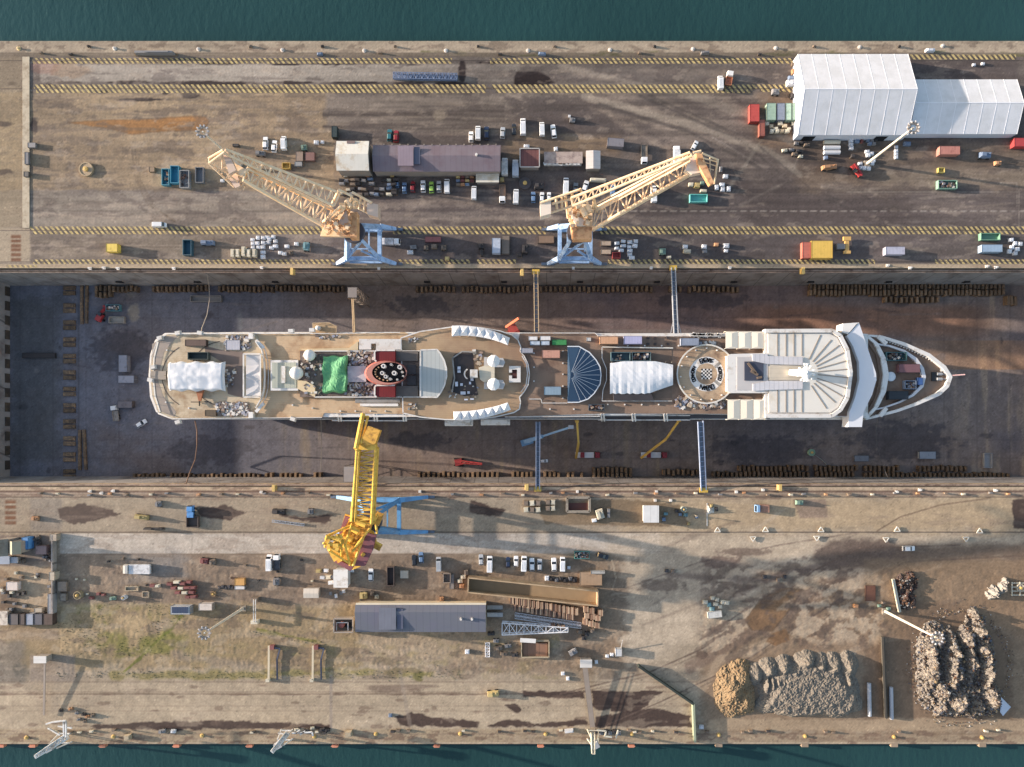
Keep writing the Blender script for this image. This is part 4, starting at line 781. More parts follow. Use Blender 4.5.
# radar mast
m = MB(); b0 = P(806, 374, Z+3); tp = P(806, 372, Z+12)
m.cyl(b0, tp, 1.3, 10, .5)
for z_, a in ((Z+8, 20), (Z+10, 80), (Z+6, 140), (Z+11, 100), (Z+9, 165), (Z+7, 55)):
    u = Vector((math.cos(math.radians(a)), math.sin(math.radians(a)), 0))*2.9; c1 = b0.lerp(tp, (z_-Z-3)/9); m.bar(c1-u, c1+u, .4, .3); m.box(c1+u, (.6, .6, .7)); m.box(c1-u, (.6, .6, .7))
m.box(P(806, 373, Z+7), (3.0, 3.0, .25), .4); m.box(P(806, 373, Z+9.5), (2, 4, .25)); m.cyl(P(789, 372.5, Z+4.5), P(803, 372.8, Z+6.5), 1.1, 10, 1.5); m.bar(P(814, 374, Z+4), P(806, 373, Z+9), .5)
m.build('radar_mast', M('mast_white', (228, 226, 222), .5, var=.03), ship)
# bridge wing and bow terraces
slab('bridge_terrace', [(838, 331), (852, 330), (858, 345), (862, 373), (858, 400), (852, 416), (838, 416), (848, 398), (852, 373), (848, 350)], Z-.3, Z+.2, brown, ship)
zb = Z+2.0
wing = [(847, 336), (859, 322.5), (868, 349), (876, 373), (876.5, 380), (872, 395), (863.5, 412), (862, 427), (848, 427), (849.5, 412), (855, 398), (859.5, 380), (859, 362), (853, 346)]
slab('bridge_wing', wing, Z-3, zb, M('bridge_white', (214, 216, 222), .5, var=.03), ship)
slab('bridge_wing_box', [(843, 323.5), (858, 322.5), (848, 334), (842, 332)], Z-3, zb+.2, white, ship)
slab('forward_terrace', [(863, 336), (875, 335), (884, 355), (887, 375), (884, 396), (874, 415), (863, 419), (875, 398), (880, 376), (876, 354)], Z-3.2, Z-1.8, brown, ship)
def arcband(name, pa, pb, z0, z1, mat):
    m = MB(); A, B = SZ(pa, z1), SZ(pb, z1)
    for i in range(len(A)-1): m.prism([(A[i].x, A[i].y), (A[i+1].x, A[i+1].y), (B[i+1].x, B[i+1].y), (B[i].x, B[i].y)], z0, z1)
    return m.build(name, mat, ship)
arcband('breakwater', [(863.5, 334.5), (874, 343), (881, 358), (883.5, 375), (881, 392), (874.5, 407), (864.5, 418.5)], [(867, 334), (878, 343), (886, 358), (889, 375), (886, 392), (878.5, 407), (868, 418.5)], Z-3.4, Z-1.0, white)
# bow deck: lower
zB = Z-2.6
bow = [(868, 335.5), (882, 337.5), (905, 344.5), (930, 355.5), (944, 367), (949.5, 377), (947, 385), (938, 394), (918, 403), (898, 410), (875, 416), (868, 418)]
slab('bow_deck', bow, Z-4.4, zB, brown, ship)
arcband('bulwark', [(862, 334), (882, 335.5), (905, 342.5), (930, 353.5), (946, 366), (952.5, 377), (949, 387), (940, 395.5), (918, 405), (898, 412), (875, 418), (866, 420)], [(868, 336), (881, 338), (904, 345.5), (928, 356.5), (942.5, 368), (948.5, 377), (945.5, 385.5), (936.5, 393), (916, 402.5), (897, 409.5), (874, 415.8), (866, 418)], Z-4.4, zB+1.3, white)
arcband('inner_bulwark', [(876, 343), (890, 345), (905, 350), (917, 358), (924, 368), (926, 377), (923.5, 387), (914, 396), (900, 403), (884, 408.5), (876, 410)], [(876, 344.5), (889, 346.5), (903, 351.8), (914, 359.8), (920.6, 369), (922.3, 377), (920, 386), (912, 394.5), (899, 401.5), (884, 407), (876, 408.5)], zB, zB+1.2, M('pale_bulwark', (204, 204, 208), .5))
for a, b in (((878, 336.5), (886, 344)), ((880, 416), (886, 408))): m = MB(); m.bar(P(*a, zB+1.2), P(*b, zB+1.2), 1.4, 1); m.build('bow_stair', white, ship)
m = MB(); c1 = P(891, 376.5, zB+.7); m.lathe((c1.x, c1.y, zB), [(1.75, 0), (1.75, .7), (1.5, .9), (.01, 1.0)], 18); m.build('round_hatch', M('hatch_pale', (206, 212, 216), .4), ship)
slab('anchor_gear_base', rect(932, 372, 937, 381), zB, zB+.5, M('winch_dark', (40, 42, 46), .6), ship)
m = MB()
for y in (374, 379):
    a = P(937, y, zB+.7); m.cyl(a, P(942, y, zB+.7), .55, 8); m.bar(P(938, y, zB+.7), P(946, y, zB+.9), .3)
m.build('anchor_winch', M('winch_grey', (150, 152, 156), .5), ship); slab('bow_hatch', rect(941, 368, 946.5, 371.4), zB, zB+.8, white, ship)
m = MB(); m.cyl(P(952, 375.5, zB+1), P(965, 374.6, zB+2.2), .25, 6); m.build('bowsprit', M('sprit', (190, 150, 150), .5), ship)
m = MB()
for i in range(26):
    t = i/25; x = 870+t*70; y = 338.5+(t**1.5)*27; q = P(x, y, zB+.2); m.box((q.x, q.y, zB+.3), (.5, .5, .5))
    q = P(x, 415.5-(t**1.6)*24, zB+.2); m.box((q.x, q.y, zB+.3), (.5, .5, .5))
m.build('mooring_fitting', M('fit', (196, 192, 186), .5), ship)
# lamps and small deck fittings
for i, (x, y) in enumerate([(x, 411) for x in range(340, 400, 15)]+[(x, 407) for x in range(425, 460, 12)]+[(x, 404.5) for x in range(608, 700, 17)]+[(x, 345.5) for x in range(628, 680, 17)]+[(534, 353), (534, 367), (534, 381), (563, 351), (563, 363), (563, 374), (563, 386), (563, 398), (424, 338), (443, 336), (504, 352), (505, 395), (550, 409), (574, 409), (292, 405), (312, 408), (166, 350), (165, 402), (188, 408)]):
    q = P(x, y, Z+.9); m = MB(); m.cyl((q.x, q.y, Z), (q.x, q.y, Z+.5), .3, 6); m.build('deck_lamp', white, ship)
for x in (648, 655, 668): 
    for y in (338, 344): q = P(x, y, Z+.3); m = MB(); m.box(q, (1.0, .8, .6)); m.build('deck_bollard', M('bollard_dark', (70, 60, 58), .6), ship)
m = MB()
for i in range(60):
    x = 690+R_.random()*32; q = P(x, 334+R_.random()*2.5, Z+.3); m.box(q, (R_.uniform(.4, 1.3), R_.uniform(.3, .9), .5), R_.random()*3)
m.build('loose_canvas', white, ship)
for x, y in ((160, 338), (153, 367), (150.5, 380), (178, 333), (200, 333), (291, 331), (312, 330), (178, 422), (293, 419)):
    q = P(x, y, Z+.6); m = MB(); m.box(q, (2.2, 1.6, 1.2), R_.uniform(-.3, .3), .8); m.build('life_raft', white, ship)
slab('stern_platform', rect(150, 371, 166, 379.5), Z, Z+.5, rib, ship)
clutter('folded_loungers', 216, 403, 249, 415, Z, 170, ship, .4, 1.3, .7).data.materials[0] = M('lounger_a', (206, 196, 180), .7)
cl = clutter('stacked_loungers', 225, 336, 250, 349, Z, 130, ship, .4, 1.2, .6)
clutter('mooring_gear', 224, 369, 235, 386, Z, 30, ship, .4, 1.2); clutter('salvage_pile', 676, 397, 724, 408, Z, 120, ship, .4, 1.6, .8); clutter('salvage_pile', 690, 342, 722, 348, Z, 40, ship, .4, 1.4, .6)
# ================================================================ containers and loads on the ship, loose things
def contmat(nm, rgb, ax=(1, 0, 0)): return M(nm, rgb, .6, var=.1, sc=.4, lines=(ax, .55, .3, .25), dirt=tuple(v*.7 for v in rgb), dsc=.5, dth=.62)
def container(x0, y0, x1, y1, z, h, rgb, label, cat='container', name='shipping_container', group=None, rz=0.0, doors=True):
    zt = z+h; a, b = P(x0, y1, zt), P(x1, y0, zt); cx, cy = (a.x+b.x)/2, (a.y+b.y)/2; w_, d_ = b.x-a.x, b.y-a.y
    t = thing(name, label, cat, (cx, cy, z), group, rz); ORG[t.name] = Vector((0, 0, 0)); lng = w_ > d_
    mt = contmat('cont_%d_%d_%d_%d' % (*rgb, lng), rgb, (1, 0, 0) if lng else (0, 1, 0)); fr = M('frame_%d_%d_%d' % rgb, tuple(int(v*.72) for v in rgb), .6)
    m = MB(); m.box((0, 0, h/2), (w_-.16, d_-.16, h-.06)); m.build('body', mt, t)
    m = MB()
    for i in (-1, 1):
        m.box((i*(w_/2-.06), 0, h-.05), (.14, d_, .14)); m.box((0, i*(d_/2-.06), h-.055), (w_-.3, .14, .13))
        for j in (-1, 1): m.box((i*(w_/2-.07), j*(d_/2-.07), h/2-.07), (.14, .14, h-.14))
    m.build('corner_frame', fr, t)
    if doors:
        m = MB()
        if lng: m.box((w_/2, -d_*.24, h/2), (.08, d_*.42, h*.86)); m.box((w_/2, d_*.24, h/2), (.08, d_*.42, h*.86))
        else: m.box((-w_*.24, -d_/2, h/2), (w_*.42, .08, h*.86)); m.box((w_*.24, -d_/2, h/2), (w_*.42, .08, h*.86))
        m.build('doors', fr, t)
    return t
def skip(x0, y0, x1, y1, z, h, rgb, label, cat='skip', name='open_skip', group=None, fill=(70, 58, 54), lump=0, rz=0.0):
    zt = z+h; a, b = P(x0, y1, zt), P(x1, y0, zt); cx, cy = (a.x+b.x)/2, (a.y+b.y)/2; w_, d_ = b.x-a.x, b.y-a.y
    t = thing(name, label, cat, (cx, cy, z), group, rz); ORG[t.name] = Vector((0, 0, 0)); mt = M('skip_%d_%d_%d' % rgb, rgb, .6, var=.15, dirt=(96, 66, 50), dsc=.6, dth=.66)
    m = MB(); k = .22
    m.box((0, 0, .15), (w_-2*k, d_-2*k, .3))
    for i in (-1, 1): m.box((i*(w_/2-k/2), 0, h/2), (k, d_, h)); m.box((0, i*(d_/2-k/2), h/2-.002), (w_-2*k, k, h))
    m.build('tub', mt, t)
    m = MB(); n = max(2, int(max(w_, d_)/1.4))
    for i in range(n):
        f = -.5+(i+.5)/n
        if w_ > d_: m.box((f*w_, d_/2+.05, h*.45), (.14, .1, h*.8)); m.box((f*w_, -d_/2-.05, h*.45), (.14, .1, h*.8))
        else: m.box((w_/2+.05, f*d_, h*.45), (.1, .14, h*.8)); m.box((-w_/2-.05, f*d_, h*.45), (.1, .14, h*.8))
    m.build('stiffener', mt, t)
    if lump:
        m = MB(); r = random.Random(int(x0*7+y0))
        for i in range(lump):
            m.cur = r.randrange(5); s = r.uniform(.3, .9); m.box((r.uniform(-w_/2+.5, w_/2-.5), r.uniform(-d_/2+.5, d_/2-.5), .3+r.uniform(.1, h*.7)), (s, s*r.uniform(.5, 1.4), s*.6), r.random()*3)
        m.build('rubbish', scrapm, t)
    return t
D = Z+.06
container(185, 339.5, 206, 346, Z, 1.8, (92, 70, 62), 'dark brown open machinery crate on the ship stern nearest the north rail')
skip(187.5, 352, 208, 359.5, Z, 2.0, (58, 72, 70), 'dark green open skip on the stern deck above the crumpled white tent', fill=(60, 50, 46))
container(226, 340, 240, 350, Z, .7, (170, 170, 180), 'low pale grey stack of panels beside the folded loungers on the stern', name='panel_stack', cat='stack', doors=False)
container(205, 410, 216, 416, Z, 1.2, (92, 76, 56), 'small brown slatted crate at the south edge of the stern deck', cat='crate', name='slatted_crate', doors=False)
# crumpled white tent on the stern
m = MB(); nx, ny = 44, 22; UX, UY = np.meshgrid(np.arange(45.), np.arange(23.)); tn_ = vnoise(UX, UY, 9, 5, seed=71, octs=3)*1.6; rr_ = random.Random(9)
for j in range(ny+1):
    for i in range(nx+1):
        u, v = i/nx, j/ny; e_ = .8*math.sin(u*23+v*3)*(j in (0, ny)); z = Z+3.2+.15*abs(math.sin(u*PI*3+tn_[j, i]))+.9*(1-abs(v-.5)*2)+rr_.uniform(-.02, .02)+.16*tn_[j, i]
        if i in (0, nx) or j in (0, ny): z -= 1.4
        q = P(166.5+56.5*u, 361.5+29*v+e_, Z+4); m.v.append((q.x, q.y, z))
for j in range(ny):
    for i in range(nx): a = j*(nx+1)+i; m.f.append((a, a+1, a+nx+2, a+nx+1)); m.m.append(0)
t = thing('work_tent', 'crumpled white plastic work tent on the stern deck of the ship', 'tent', P(195, 376, Z))
m.build('plastic_cover', M('tent_plastic', (204, 208, 214), .45, var=.06, lines=((1, 0, 0), 4.2, .04, .2)), t, smooth=True)
m = MB()
for x in (168, 180, 194, 208, 221):
    for y in (363, 376, 389): c1 = P(x, y, Z); m.bar((c1.x, c1.y, Z), (c1.x, c1.y, Z+3), .12)
    m.bar(P(x, 363, Z+2.9), P(x, 389, Z+2.9), .12)
m.build('scaffold_frame', rib, t)
t = thing('deck_crane', 'rust orange deck hoist with a pointed arm south of the crumpled tent', 'hoist', P(199, 395, Z))
m = MB(); q = SZ([(195.5, 389.5), (203.5, 389.5), (200.5, 401), (198.5, 401)], Z+1.6); m.prism([(p.x, p.y) for p in q], Z+.9, Z+1.6); m.build('arm', M('hoist_orange', (168, 96, 56), .6, var=.2), t)
m = MB(); m.bar(P(191, 402, Z+.8), P(209, 402, Z+.8), .3); m.cyl(P(199.5, 400, Z+.5), P(199.5, 406, Z+.8), .25, 6); m.cyl(P(199.5, 395, Z), P(199.5, 395, Z+1), .9, 8); m.build('base', black, t)
for a in ((528.5, 336.3, 537.5, 340.3, 'white'), (540, 336, 550.5, 340.3, 'white'), (530, 341, 540, 345, 'pale blue'), (541, 341, 549.5, 345, 'pale blue')):
    i = (a[0] > 539)+2*(a[1] > 340)
    container(*a[:4], D, 2.0, (214, 210, 208) if a[4] == 'white' else (176, 190, 206), ['white deck container at the west end of the pair by the north rail', 'white deck container beside the green one by the north rail', 'pale blue deck container behind the western white one', 'pale blue deck container behind the eastern white one next to green'][i], group='containers in a block on the midship deck')
container(552, 339.6, 566.5, 345, D, 1.6, (58, 150, 78), 'bright green long box on deck beside the white containers')
container(542, 350, 560, 358, D, 2.4, (198, 140, 118), 'salmon pink container standing alone west of the blue fan roof')
container(544, 386.5, 561, 395, D, 2.4, (126, 152, 172), 'grey blue container with rounded look south west of the fan roof')
container(600, 336.5, 618, 344, D, 2.4, (206, 152, 112), 'orange tan container by the north rail east of the fan roof')
container(624, 336, 642, 344, D, 2.4, (168, 168, 206), 'lilac container by the north rail beside the orange tan one')
container(681, 338, 699, 345.5, D, 2.4, (136, 146, 166), 'slate blue container by the north rail near the round sports deck')
skip(611, 352, 630.5, 361, D, 2.2, (70, 96, 104), 'teal open skip of brown scrap north of the white pool cover, western one', group=None, lump=14)
skip(632, 352, 651, 361, D, 2.2, (70, 92, 100), 'teal open skip heaped with pale rubble north of the white pool cover, eastern one', lump=50)
skip(588.5, 404, 604.5, 410.5, D, 1.4, (64, 72, 80), 'dark open skip heaped with white sheets by the south rail of the ship', lump=34)
container(586.5, 337.5, 591, 341, D, 1.0, (200, 198, 194), 'small white box by the north rail above the fan roof', cat='box', name='deck_box', doors=False)
container(521, 348, 533, 353, D, 2.2, (150, 152, 164), 'grey stair housing at the front end of the lido deck', cat='housing', name='stair_housing', doors=False)
skip(886.5, 352, 907, 360.5, zB, 1.9, (54, 92, 98), 'teal skip full of debris on the bow deck', lump=30)
container(899, 364, 920, 372.5, zB, 2.2, (122, 82, 88), 'dull maroon container on the bow deck inside the curved bulwark')
skip(905, 371+9.5, 897.5+19, 389, zB, 1.8, (100, 116, 140), 'blue grey skip of plastic sheeting on the bow deck', lump=40)
container(889, 391, 908.5, 399.5, zB, 2.2, (38, 48, 58), 'dark slate container nearest the south side of the bow deck')
container(918, 377.5, 923, 385, zB, 1.8, (50, 88, 150), 'small bright blue box against the inner bow bulwark', cat='box', name='bow_box', doors=False)

# ================================================================ tower cranes on portals
def portal(t, cx, cy, hx, kx, mats, rail=17.3, knee=6.0, top=20.0, arm=True, inx=None):
    c = P(cx, cy, 0); gy = S(rail); wx = S(hx); kxx = S(kx); ky = gy*.9; m = MB()
    for i in (-1, 1):
        for j in (-1, 1):
            F = Vector((c.x+i*wx, c.y+j*gy, .9)); Kn = Vector((c.x+i*kxx, c.y+j*ky, knee)); m.bar(F, Kn, 1.2, 1.2, 1.9)
            T = Vector((c.x+i*2.5, c.y+j*2.5, top)); l_ = MB(); l_.bar(Kn, T, 1.5, 1.5, 1.1); l_.build('leg', mats, t)
            b = MB(); b.box((F.x, F.y, .55), (5.2, 1.0, .7))
            for k in (-1.8, -.6, .6, 1.8): b.cyl((F.x+k, F.y-.35, .38), (F.x+k, F.y+.35, .38), .36, 8)
            b.build('bogie', M('bogie_blue', (92, 110, 132), .6, var=.2, dirt=(110, 88, 70)), t)
        m.bar((c.x+i*kxx, c.y-ky, knee), (c.x+i*kxx, c.y+ky, knee), 1.4, 1.5); m.bar((c.x-kxx, c.y+i*ky, knee), (c.x+kxx, c.y+i*ky, knee), 1.5, 1.6); m.bar((c.x-kxx, c.y+i*ky, 1.6), (c.x+kxx, c.y+i*ky, 1.6), 1.3, .9)
        for j in (-1, 1): m.bar((c.x+i*kxx, c.y+j*ky, 1.8), (c.x+i*kxx, c.y+j*ky, knee), .9)
    for i in (-1, 1):
        m.bar((c.x+i*kxx, c.y+i*ky, knee), (c.x-i*2.6, c.y+i*2.6, top-1), .8); m.bar((c.x-kxx*i, c.y+i*ky, knee), (c.x-i*kxx*.1, c.y+i*ky*.75, knee+6), .7)
        m.bar((c.x+i*kxx*.55, c.y-ky*.8, knee+5.5), (c.x+i*kxx*.55, c.y+ky*.8, knee+5.5), .5); m.bar((c.x-kxx*.55, c.y+i*ky*.62, knee+5.5), (c.x+kxx*.55, c.y+i*ky*.62, knee+5.5), .5)
    m.build('portal_frame', mats, t)
    m = MB(); m.cyl((c.x, c.y, top-.8), (c.x, c.y, top+1.2), 3.9, 20); m.build('slewing_ring', M('ring_dark', (70, 72, 84), .5, var=.2), t)
    m = MB()                                            # ladder with handrails on the leg
    m.bar((c.x+kxx*1.2, c.y-ky, 1), (c.x+2, c.y-2.2, top-2), .7, .15); m.build('stair', M('stair_grey', (140, 130, 124), .6), t)
    return c
pblue = M('crane_pale_blue', (152, 188, 230), .55, var=.1, sc=.3, dirt=(110, 132, 164), dsc=.4)
sblue = M('crane_sky_blue', (84, 148, 200), .55, var=.12, sc=.3, dirt=(90, 110, 140), dsc=.4)
pch = M('crane_cream', (246, 212, 168), .55, var=.1, sc=.3, dirt=(226, 184, 136), dsc=.5); pch2 = M('crane_orange', (222, 166, 112), .6, var=.18, sc=.4, dirt=(160, 100, 66), dsc=.5); pplate = M('crane_plate', (206, 178, 156), .6, var=.05)
yel = M('crane_yellow', (244, 192, 66), .5, var=.1, sc=.3, dirt=(176, 124, 40), dsc=.5); yel2 = M('crane_deep_yellow', (226, 164, 56), .55, var=.2, dirt=(120, 84, 44), dsc=.6); mar = M('crane_maroon', (134, 76, 84), .6, var=.06)
def quadsec(a, b, z, dz):      # four corners: a/b pixel pairs at height z and below
    return [P(*a, z), P(*b, z), P(*b, z)-Vector((0, 0, dz)), P(*a, z)-Vector((0, 0, dz))]
def cream_crane(label, cx, hx, kx, mir, side_plate):
    # mir: function mapping crane pixel coords (given for the western crane) -- each crane lists its own
    t = thing('dock_crane', label, 'crane', P(cx, 247, 0), 'cream level luffing cranes on blue portals north of the dock')
    c = portal(t, cx, 247, hx, kx, pblue)
    return t, c
def upper(t, c, G, main, dk, plate):
    # G: dictionary of picture positions with heights for one crane's slewing part
    m = MB(); q = [P(*p, 22.5) for p in G['house']]; m.prism([(p.x, p.y) for p in q], 21.2, 22.4); m.build('platform', main, t)
    m = MB(); h = G['cabin']; q = [P(*p, 26) for p in h]; m.prism([(p.x, p.y) for p in q], 22.4, 26.2); hs = m.build('machine_house', dk, t)
    m = MB(); q = [P(*p, 27.5) for p in G['roof']]; m.prism([(p.x, p.y) for p in q], 26.3, 27.5); m.build('roof_panel', plate, hs)
    r = random.Random(int(c.x)); m = MB(); xs = [p[0] for p in G['house']]; ys = [p[1] for p in G['house']]
    for i in range(70):
        cx_, cy_ = sum(xs)/len(xs), sum(ys)/len(ys); i_ = r.randrange(len(xs)); u_, v_ = r.random(), r.random(); w_ = math.sqrt(u_)*.85; ex = xs[i_]*(1-v_)+xs[i_-1]*v_; ey = ys[i_]*(1-v_)+ys[i_-1]*v_; q = P(cx_+(ex-cx_)*w_, cy_+(ey-cy_)*w_, 27); m.cur = r.randrange(2); m.box((q.x, q.y, r.uniform(23, 29)), (r.uniform(.3, 1.6), r.uniform(.3, 1.6), r.uniform(.3, 1.4)), r.random()*3)
    for a, b in G['drums']: m.cyl(P(*a, 30), P(*b, 30), 1.1, 12)
    m.build('winch_gear', [main, dk], t)
    m = MB()                                            # A-frame carrying the tie
    for a, za, b, zb in G['aframe']: m.cyl(P(*a, za), P(*b, zb), .44, 8)
    m.build('a_frame', main, t)
    A, B = G['jib']; m = MB(); m.truss4(quadsec(A[0], A[1], A[2], A[3]), quadsec(B[0], B[1], B[2], B[3]), G['n'], G.get('cw', 1.0), .46, faces=G.get('faces', (0, 1, 3)), cross=G.get('cross', False))
    if 'walk' in G:
        for (x0, y0, z0), (x1, y1, z1), w_ in G['walk']: m.bar(P(x0, y0, z0), P(x1, y1, z1), w_, .2)
    j = m.build('jib', main, t)
    m = MB(); q = G['tip']; m.prism([(P(*p, B[2]+.4).x, P(*p, B[2]+.4).y) for p in q], B[2]-B[3], B[2]+.4); m.build('jib_head', plate if G.get('tipw') else main, j)
    (a0, b0, z0), (a1, b1, z1) = G['tie']; m = MB(); A0, B0, A1, B1 = P(*a0, z0), P(*b0, z0), P(*a1, z1), P(*b1, z1)
    m.cyl(A0, A1, .46, 8); m.cyl(B0, B1, .46, 8)
    for k in range(G['tn']+1):
        u = k/G['tn']; m.bar(A0.lerp(A1, u), B0.lerp(B1, u), .5)
        if k < G['tn'] and k % 1 == 0: m.bar(A0.lerp(A1, u), B0.lerp(B1, u+1/G['tn']), .26)
    m.build('tie', main if not G.get('tiem') else G['tiem'], t)
    m = MB()                                            # fly jib
    for a, za, b, zb, w_ in G['fly']: m.cyl(P(*a, za), P(*b, zb), w_*.6, 8)
    f = m.build('fly_jib', main, t)
    for pts, z0, z1 in G.get('flyplate', []): m = MB(); m.prism([(P(*p, z1).x, P(*p, z1).y) for p in pts], z0, z1); m.build('fly_plate', dk if not G.get('flyp') else G['flyp'], f)
    if False:
        x, y, z = G['hook']; q = P(x, y, z); m = MB(); m.cyl((q.x, q.y, z), (q.x, q.y, z-14), .09, 5); m.box((q.x, q.y, z-14.6), (.9, .5, 1.4)); m.build('hook_block', dk, f)
    for pts, z0, z1 in G['weight']: m = MB(); m.prism([(P(*p, z1).x, P(*p, z1).y) for p in pts], z0, z1); m.build('counterweight', plate, t)
    m = MB()
    for a, za, b, zb in G['warm']: m.cyl(P(*a, za), P(*b, zb), .42, 8)
    m.build('counter_arm', main, t)
t = thing('dock_crane', 'western cream lattice crane on a pale blue portal north of the dock', 'crane', P(367, 247, 0), 'cream cranes north of the dock')
c = portal(t, 367, 247, 29, 16, pblue)
upper(t, c, dict(
    house=[(322, 229), (340, 206), (358, 214), (357, 237), (320, 236)], cabin=[(350, 213), (357, 212), (357, 238), (350, 238)], roof=[(346, 210), (350.5, 226), (337, 224)],
    drums=[((347, 200), (352, 207)), ((340, 206), (346, 206)), ((354, 199), (356, 208))],
    aframe=[((339, 190), 36, (331, 206), 26), ((331, 206), 26, (332, 214), 24), ((339, 190), 36, (352, 196), 34), ((352, 196), 34, (349, 212), 24), ((345, 208), 30, (324, 226), 25), ((357, 200), 33, (345, 210), 25), ((341, 206), 33, (323, 222), 26)],
    jib=(((325, 226.5), (332, 209), 27, 1.5), ((243, 180), (247, 168), 46, 2.2)), n=13,
    tip=[(228, 160), (240, 166), (247, 170), (242, 176), (236, 174), (226, 168)],
    tie=(((334, 206), (340, 193), 34), ((224, 153), (226, 149.5), 50)), tn=13,
    fly=[((223, 150), 51, (208.5, 158.5), 49, .6), ((224.5, 152), 51, (209, 163.5), 49, .6), ((209, 158.5), 49, (209.5, 163.5), 49, .4), ((209, 163.5), 49, (234, 187), 44, .5), ((213, 163), 49, (238, 182), 45, .4), ((218, 171), 47.5, (228, 166), 48, .3), ((226, 178), 46, (231, 172), 47, .3), ((222, 174), 47, (222, 160), 48, .3), ((228, 179), 46, (233, 174), 46, .3), ((240, 184), 44, (245, 187), 44, .3), ((245, 187), 44, (243, 190), 44, .3)],
    flyplate=[([(222, 151), (227, 150), (236, 170), (229, 174)], 47.5, 49), ([(226, 174), (237, 172), (240, 186), (235, 188)], 44, 45)], flyp=pplate,
    weight=[([(367, 202), (378, 204.5), (378, 217.5), (367, 214)], 30, 34)], hook=(236, 188, 43),
    warm=[((352, 192), 35, (372, 203), 34), ((356, 207), 30, (376, 217), 31), ((354, 199), 32, (368, 206), 32), ((361, 197), 33, (359, 209), 31), ((365, 200), 33, (364, 212), 31)]), pch, pch2, pplate)
t = thing('dock_crane', 'eastern cream lattice crane on a pale blue portal north of the dock', 'crane', P(574, 247, 0), 'cream cranes north of the dock')
c = portal(t, 574, 247, 26, 15, pblue)
upper(t, c, dict(
    house=[(566, 207), (578, 203), (592, 205), (593, 230), (572, 239), (570, 222)], cabin=[(573, 227), (592, 227), (592, 239.5), (573, 239.5)], roof=[(571, 209), (590, 225), (577, 226), (572, 218)],
    drums=[((582, 208), (586, 216)), ((576, 206), (581, 205)), ((586, 205), (591, 212))],
    aframe=[((594, 199), 36, (593, 212), 26), ((594, 199), 36, (597, 212), 26), ((580, 189), 36, (592, 212), 27), ((565, 194), 35, (567, 208), 27), ((572, 193), 35, (573, 208), 27), ((568, 218), 25, (566, 200), 30)],
    jib=(((593, 229), (596, 208), 27, 1.5), ((699, 168), (693, 157), 46, 2.2)), n=12, walk=[((597, 207), (0, 0), 1)][:0] or [((596, 210, 29), (690, 160, 47), 1.3), ((594, 205, 31), (688, 156, 48), .5)],
    tip=[(685, 170), (691, 157), (697, 152), (703, 162), (702, 172), (692, 174)], tipw=True,
    tie=(((573, 206), (571, 198), 36), ((692, 156), (690, 152.5), 50)), tn=16,
    fly=[((693, 153), 50, (701, 151), 50, .7), ((702, 153), 50, (718, 160), 48, .5), ((703, 158), 49, (718, 162), 48, .4), ((718, 159), 48, (714, 184), 44, .6), ((703, 160), 48, (712, 184), 44, .5), ((710, 156), 48, (710, 176), 46, .3), ((714, 170), 46, (706, 168), 46, .3), ((716, 166), 46, (704, 162), 47, .3)],
    flyplate=[([(696, 152), (702, 154), (714, 183), (710, 185), (698, 164)], 46, 48)], weight=[([(540, 203), (551, 200.5), (551, 213.5), (540.5, 216.5)], 30, 34)], hook=(713, 184, 43),
    warm=[((540, 203), 34, (580, 189.5), 36), ((541, 216), 32, (572, 206), 31), ((556, 197.5), 34, (557, 211), 31), ((562, 195), 34, (562, 209), 31), ((552, 204), 33, (574, 198), 33)]), pch, pch2, M('crane_pale_plate', (232, 214, 192), .6, var=.05))
t = thing('dock_crane', 'yellow crane with maroon roofs on a sky blue portal south of the dock', 'crane', P(384, 514, 0))
c = portal(t, 383, 514, 45, 19, sblue)
upper(t, c, dict(
    house=[(345, 514), (352, 516), (374, 533), (376, 541), (360, 567), (352, 570), (334, 562), (326, 548), (338, 538)], cabin=[(352, 516), (372, 520), (368, 534), (352, 562), (334, 552), (344, 534)], roof=[(358, 548), (367, 533), (376, 535.5), (373, 549), (365, 566), (353, 566)],
    drums=[((352, 528), (359, 532)), ((346, 536), (352, 540)), ((344, 544), (350, 548)), ((356, 521), (366, 525))],
    aframe=[((352, 524), 30, (345, 545), 36), ((370, 528), 30, (352, 552), 34), ((345, 545), 36, (350, 565), 28), ((327, 536), 37, (350, 526), 30), ((329, 550), 36, (352, 565), 28), ((330, 537), 37, (341, 541), 37), ((353, 566), 29, (366, 530), 29), ((341, 541), 37, (342, 560), 29)],
    jib=(((351.5, 521), (371.5, 524), 30, 3.0), ((358, 449), (376, 448), 46, 2.0)), n=15, cw=1.1,
    tip=[(358, 442), (368, 444), (376, 444), (376, 450), (358, 450)],
    tie=(((352, 521), (355, 521), 33), ((357, 450), (359, 450), 47)), tn=6,
    fly=[((363, 414), 43, (356, 449), 48, 1.3), ((368, 416), 43, (361, 444), 47, .7), ((356, 449), 48, (359, 452), 46, .8), ((363, 417), 43, (368, 417), 43, .8)],
    flyplate=[([(362.5, 438), (368, 426), (380, 430.5), (375, 444), (364, 446)], 44, 47)], flyp=yel2, weight=[([(334, 562), (338, 560), (353, 567), (350, 571)], 24, 27), ([(345, 516), (350, 517.5), (341, 534), (338, 536)], 26, 27)], hook=(366, 413, 42),
    warm=[((329, 537), 37, (341, 541), 36), ((323, 543), 37, (340, 552), 34), ((327, 535), 38, (325, 547), 35), ((375, 516), 26, (377, 534), 26), ((378, 514), 27, (373, 524), 27), ((374, 541), 26, (381, 545), 26)]), yel, yel2, mar)
m = MB(); r = random.Random(5)
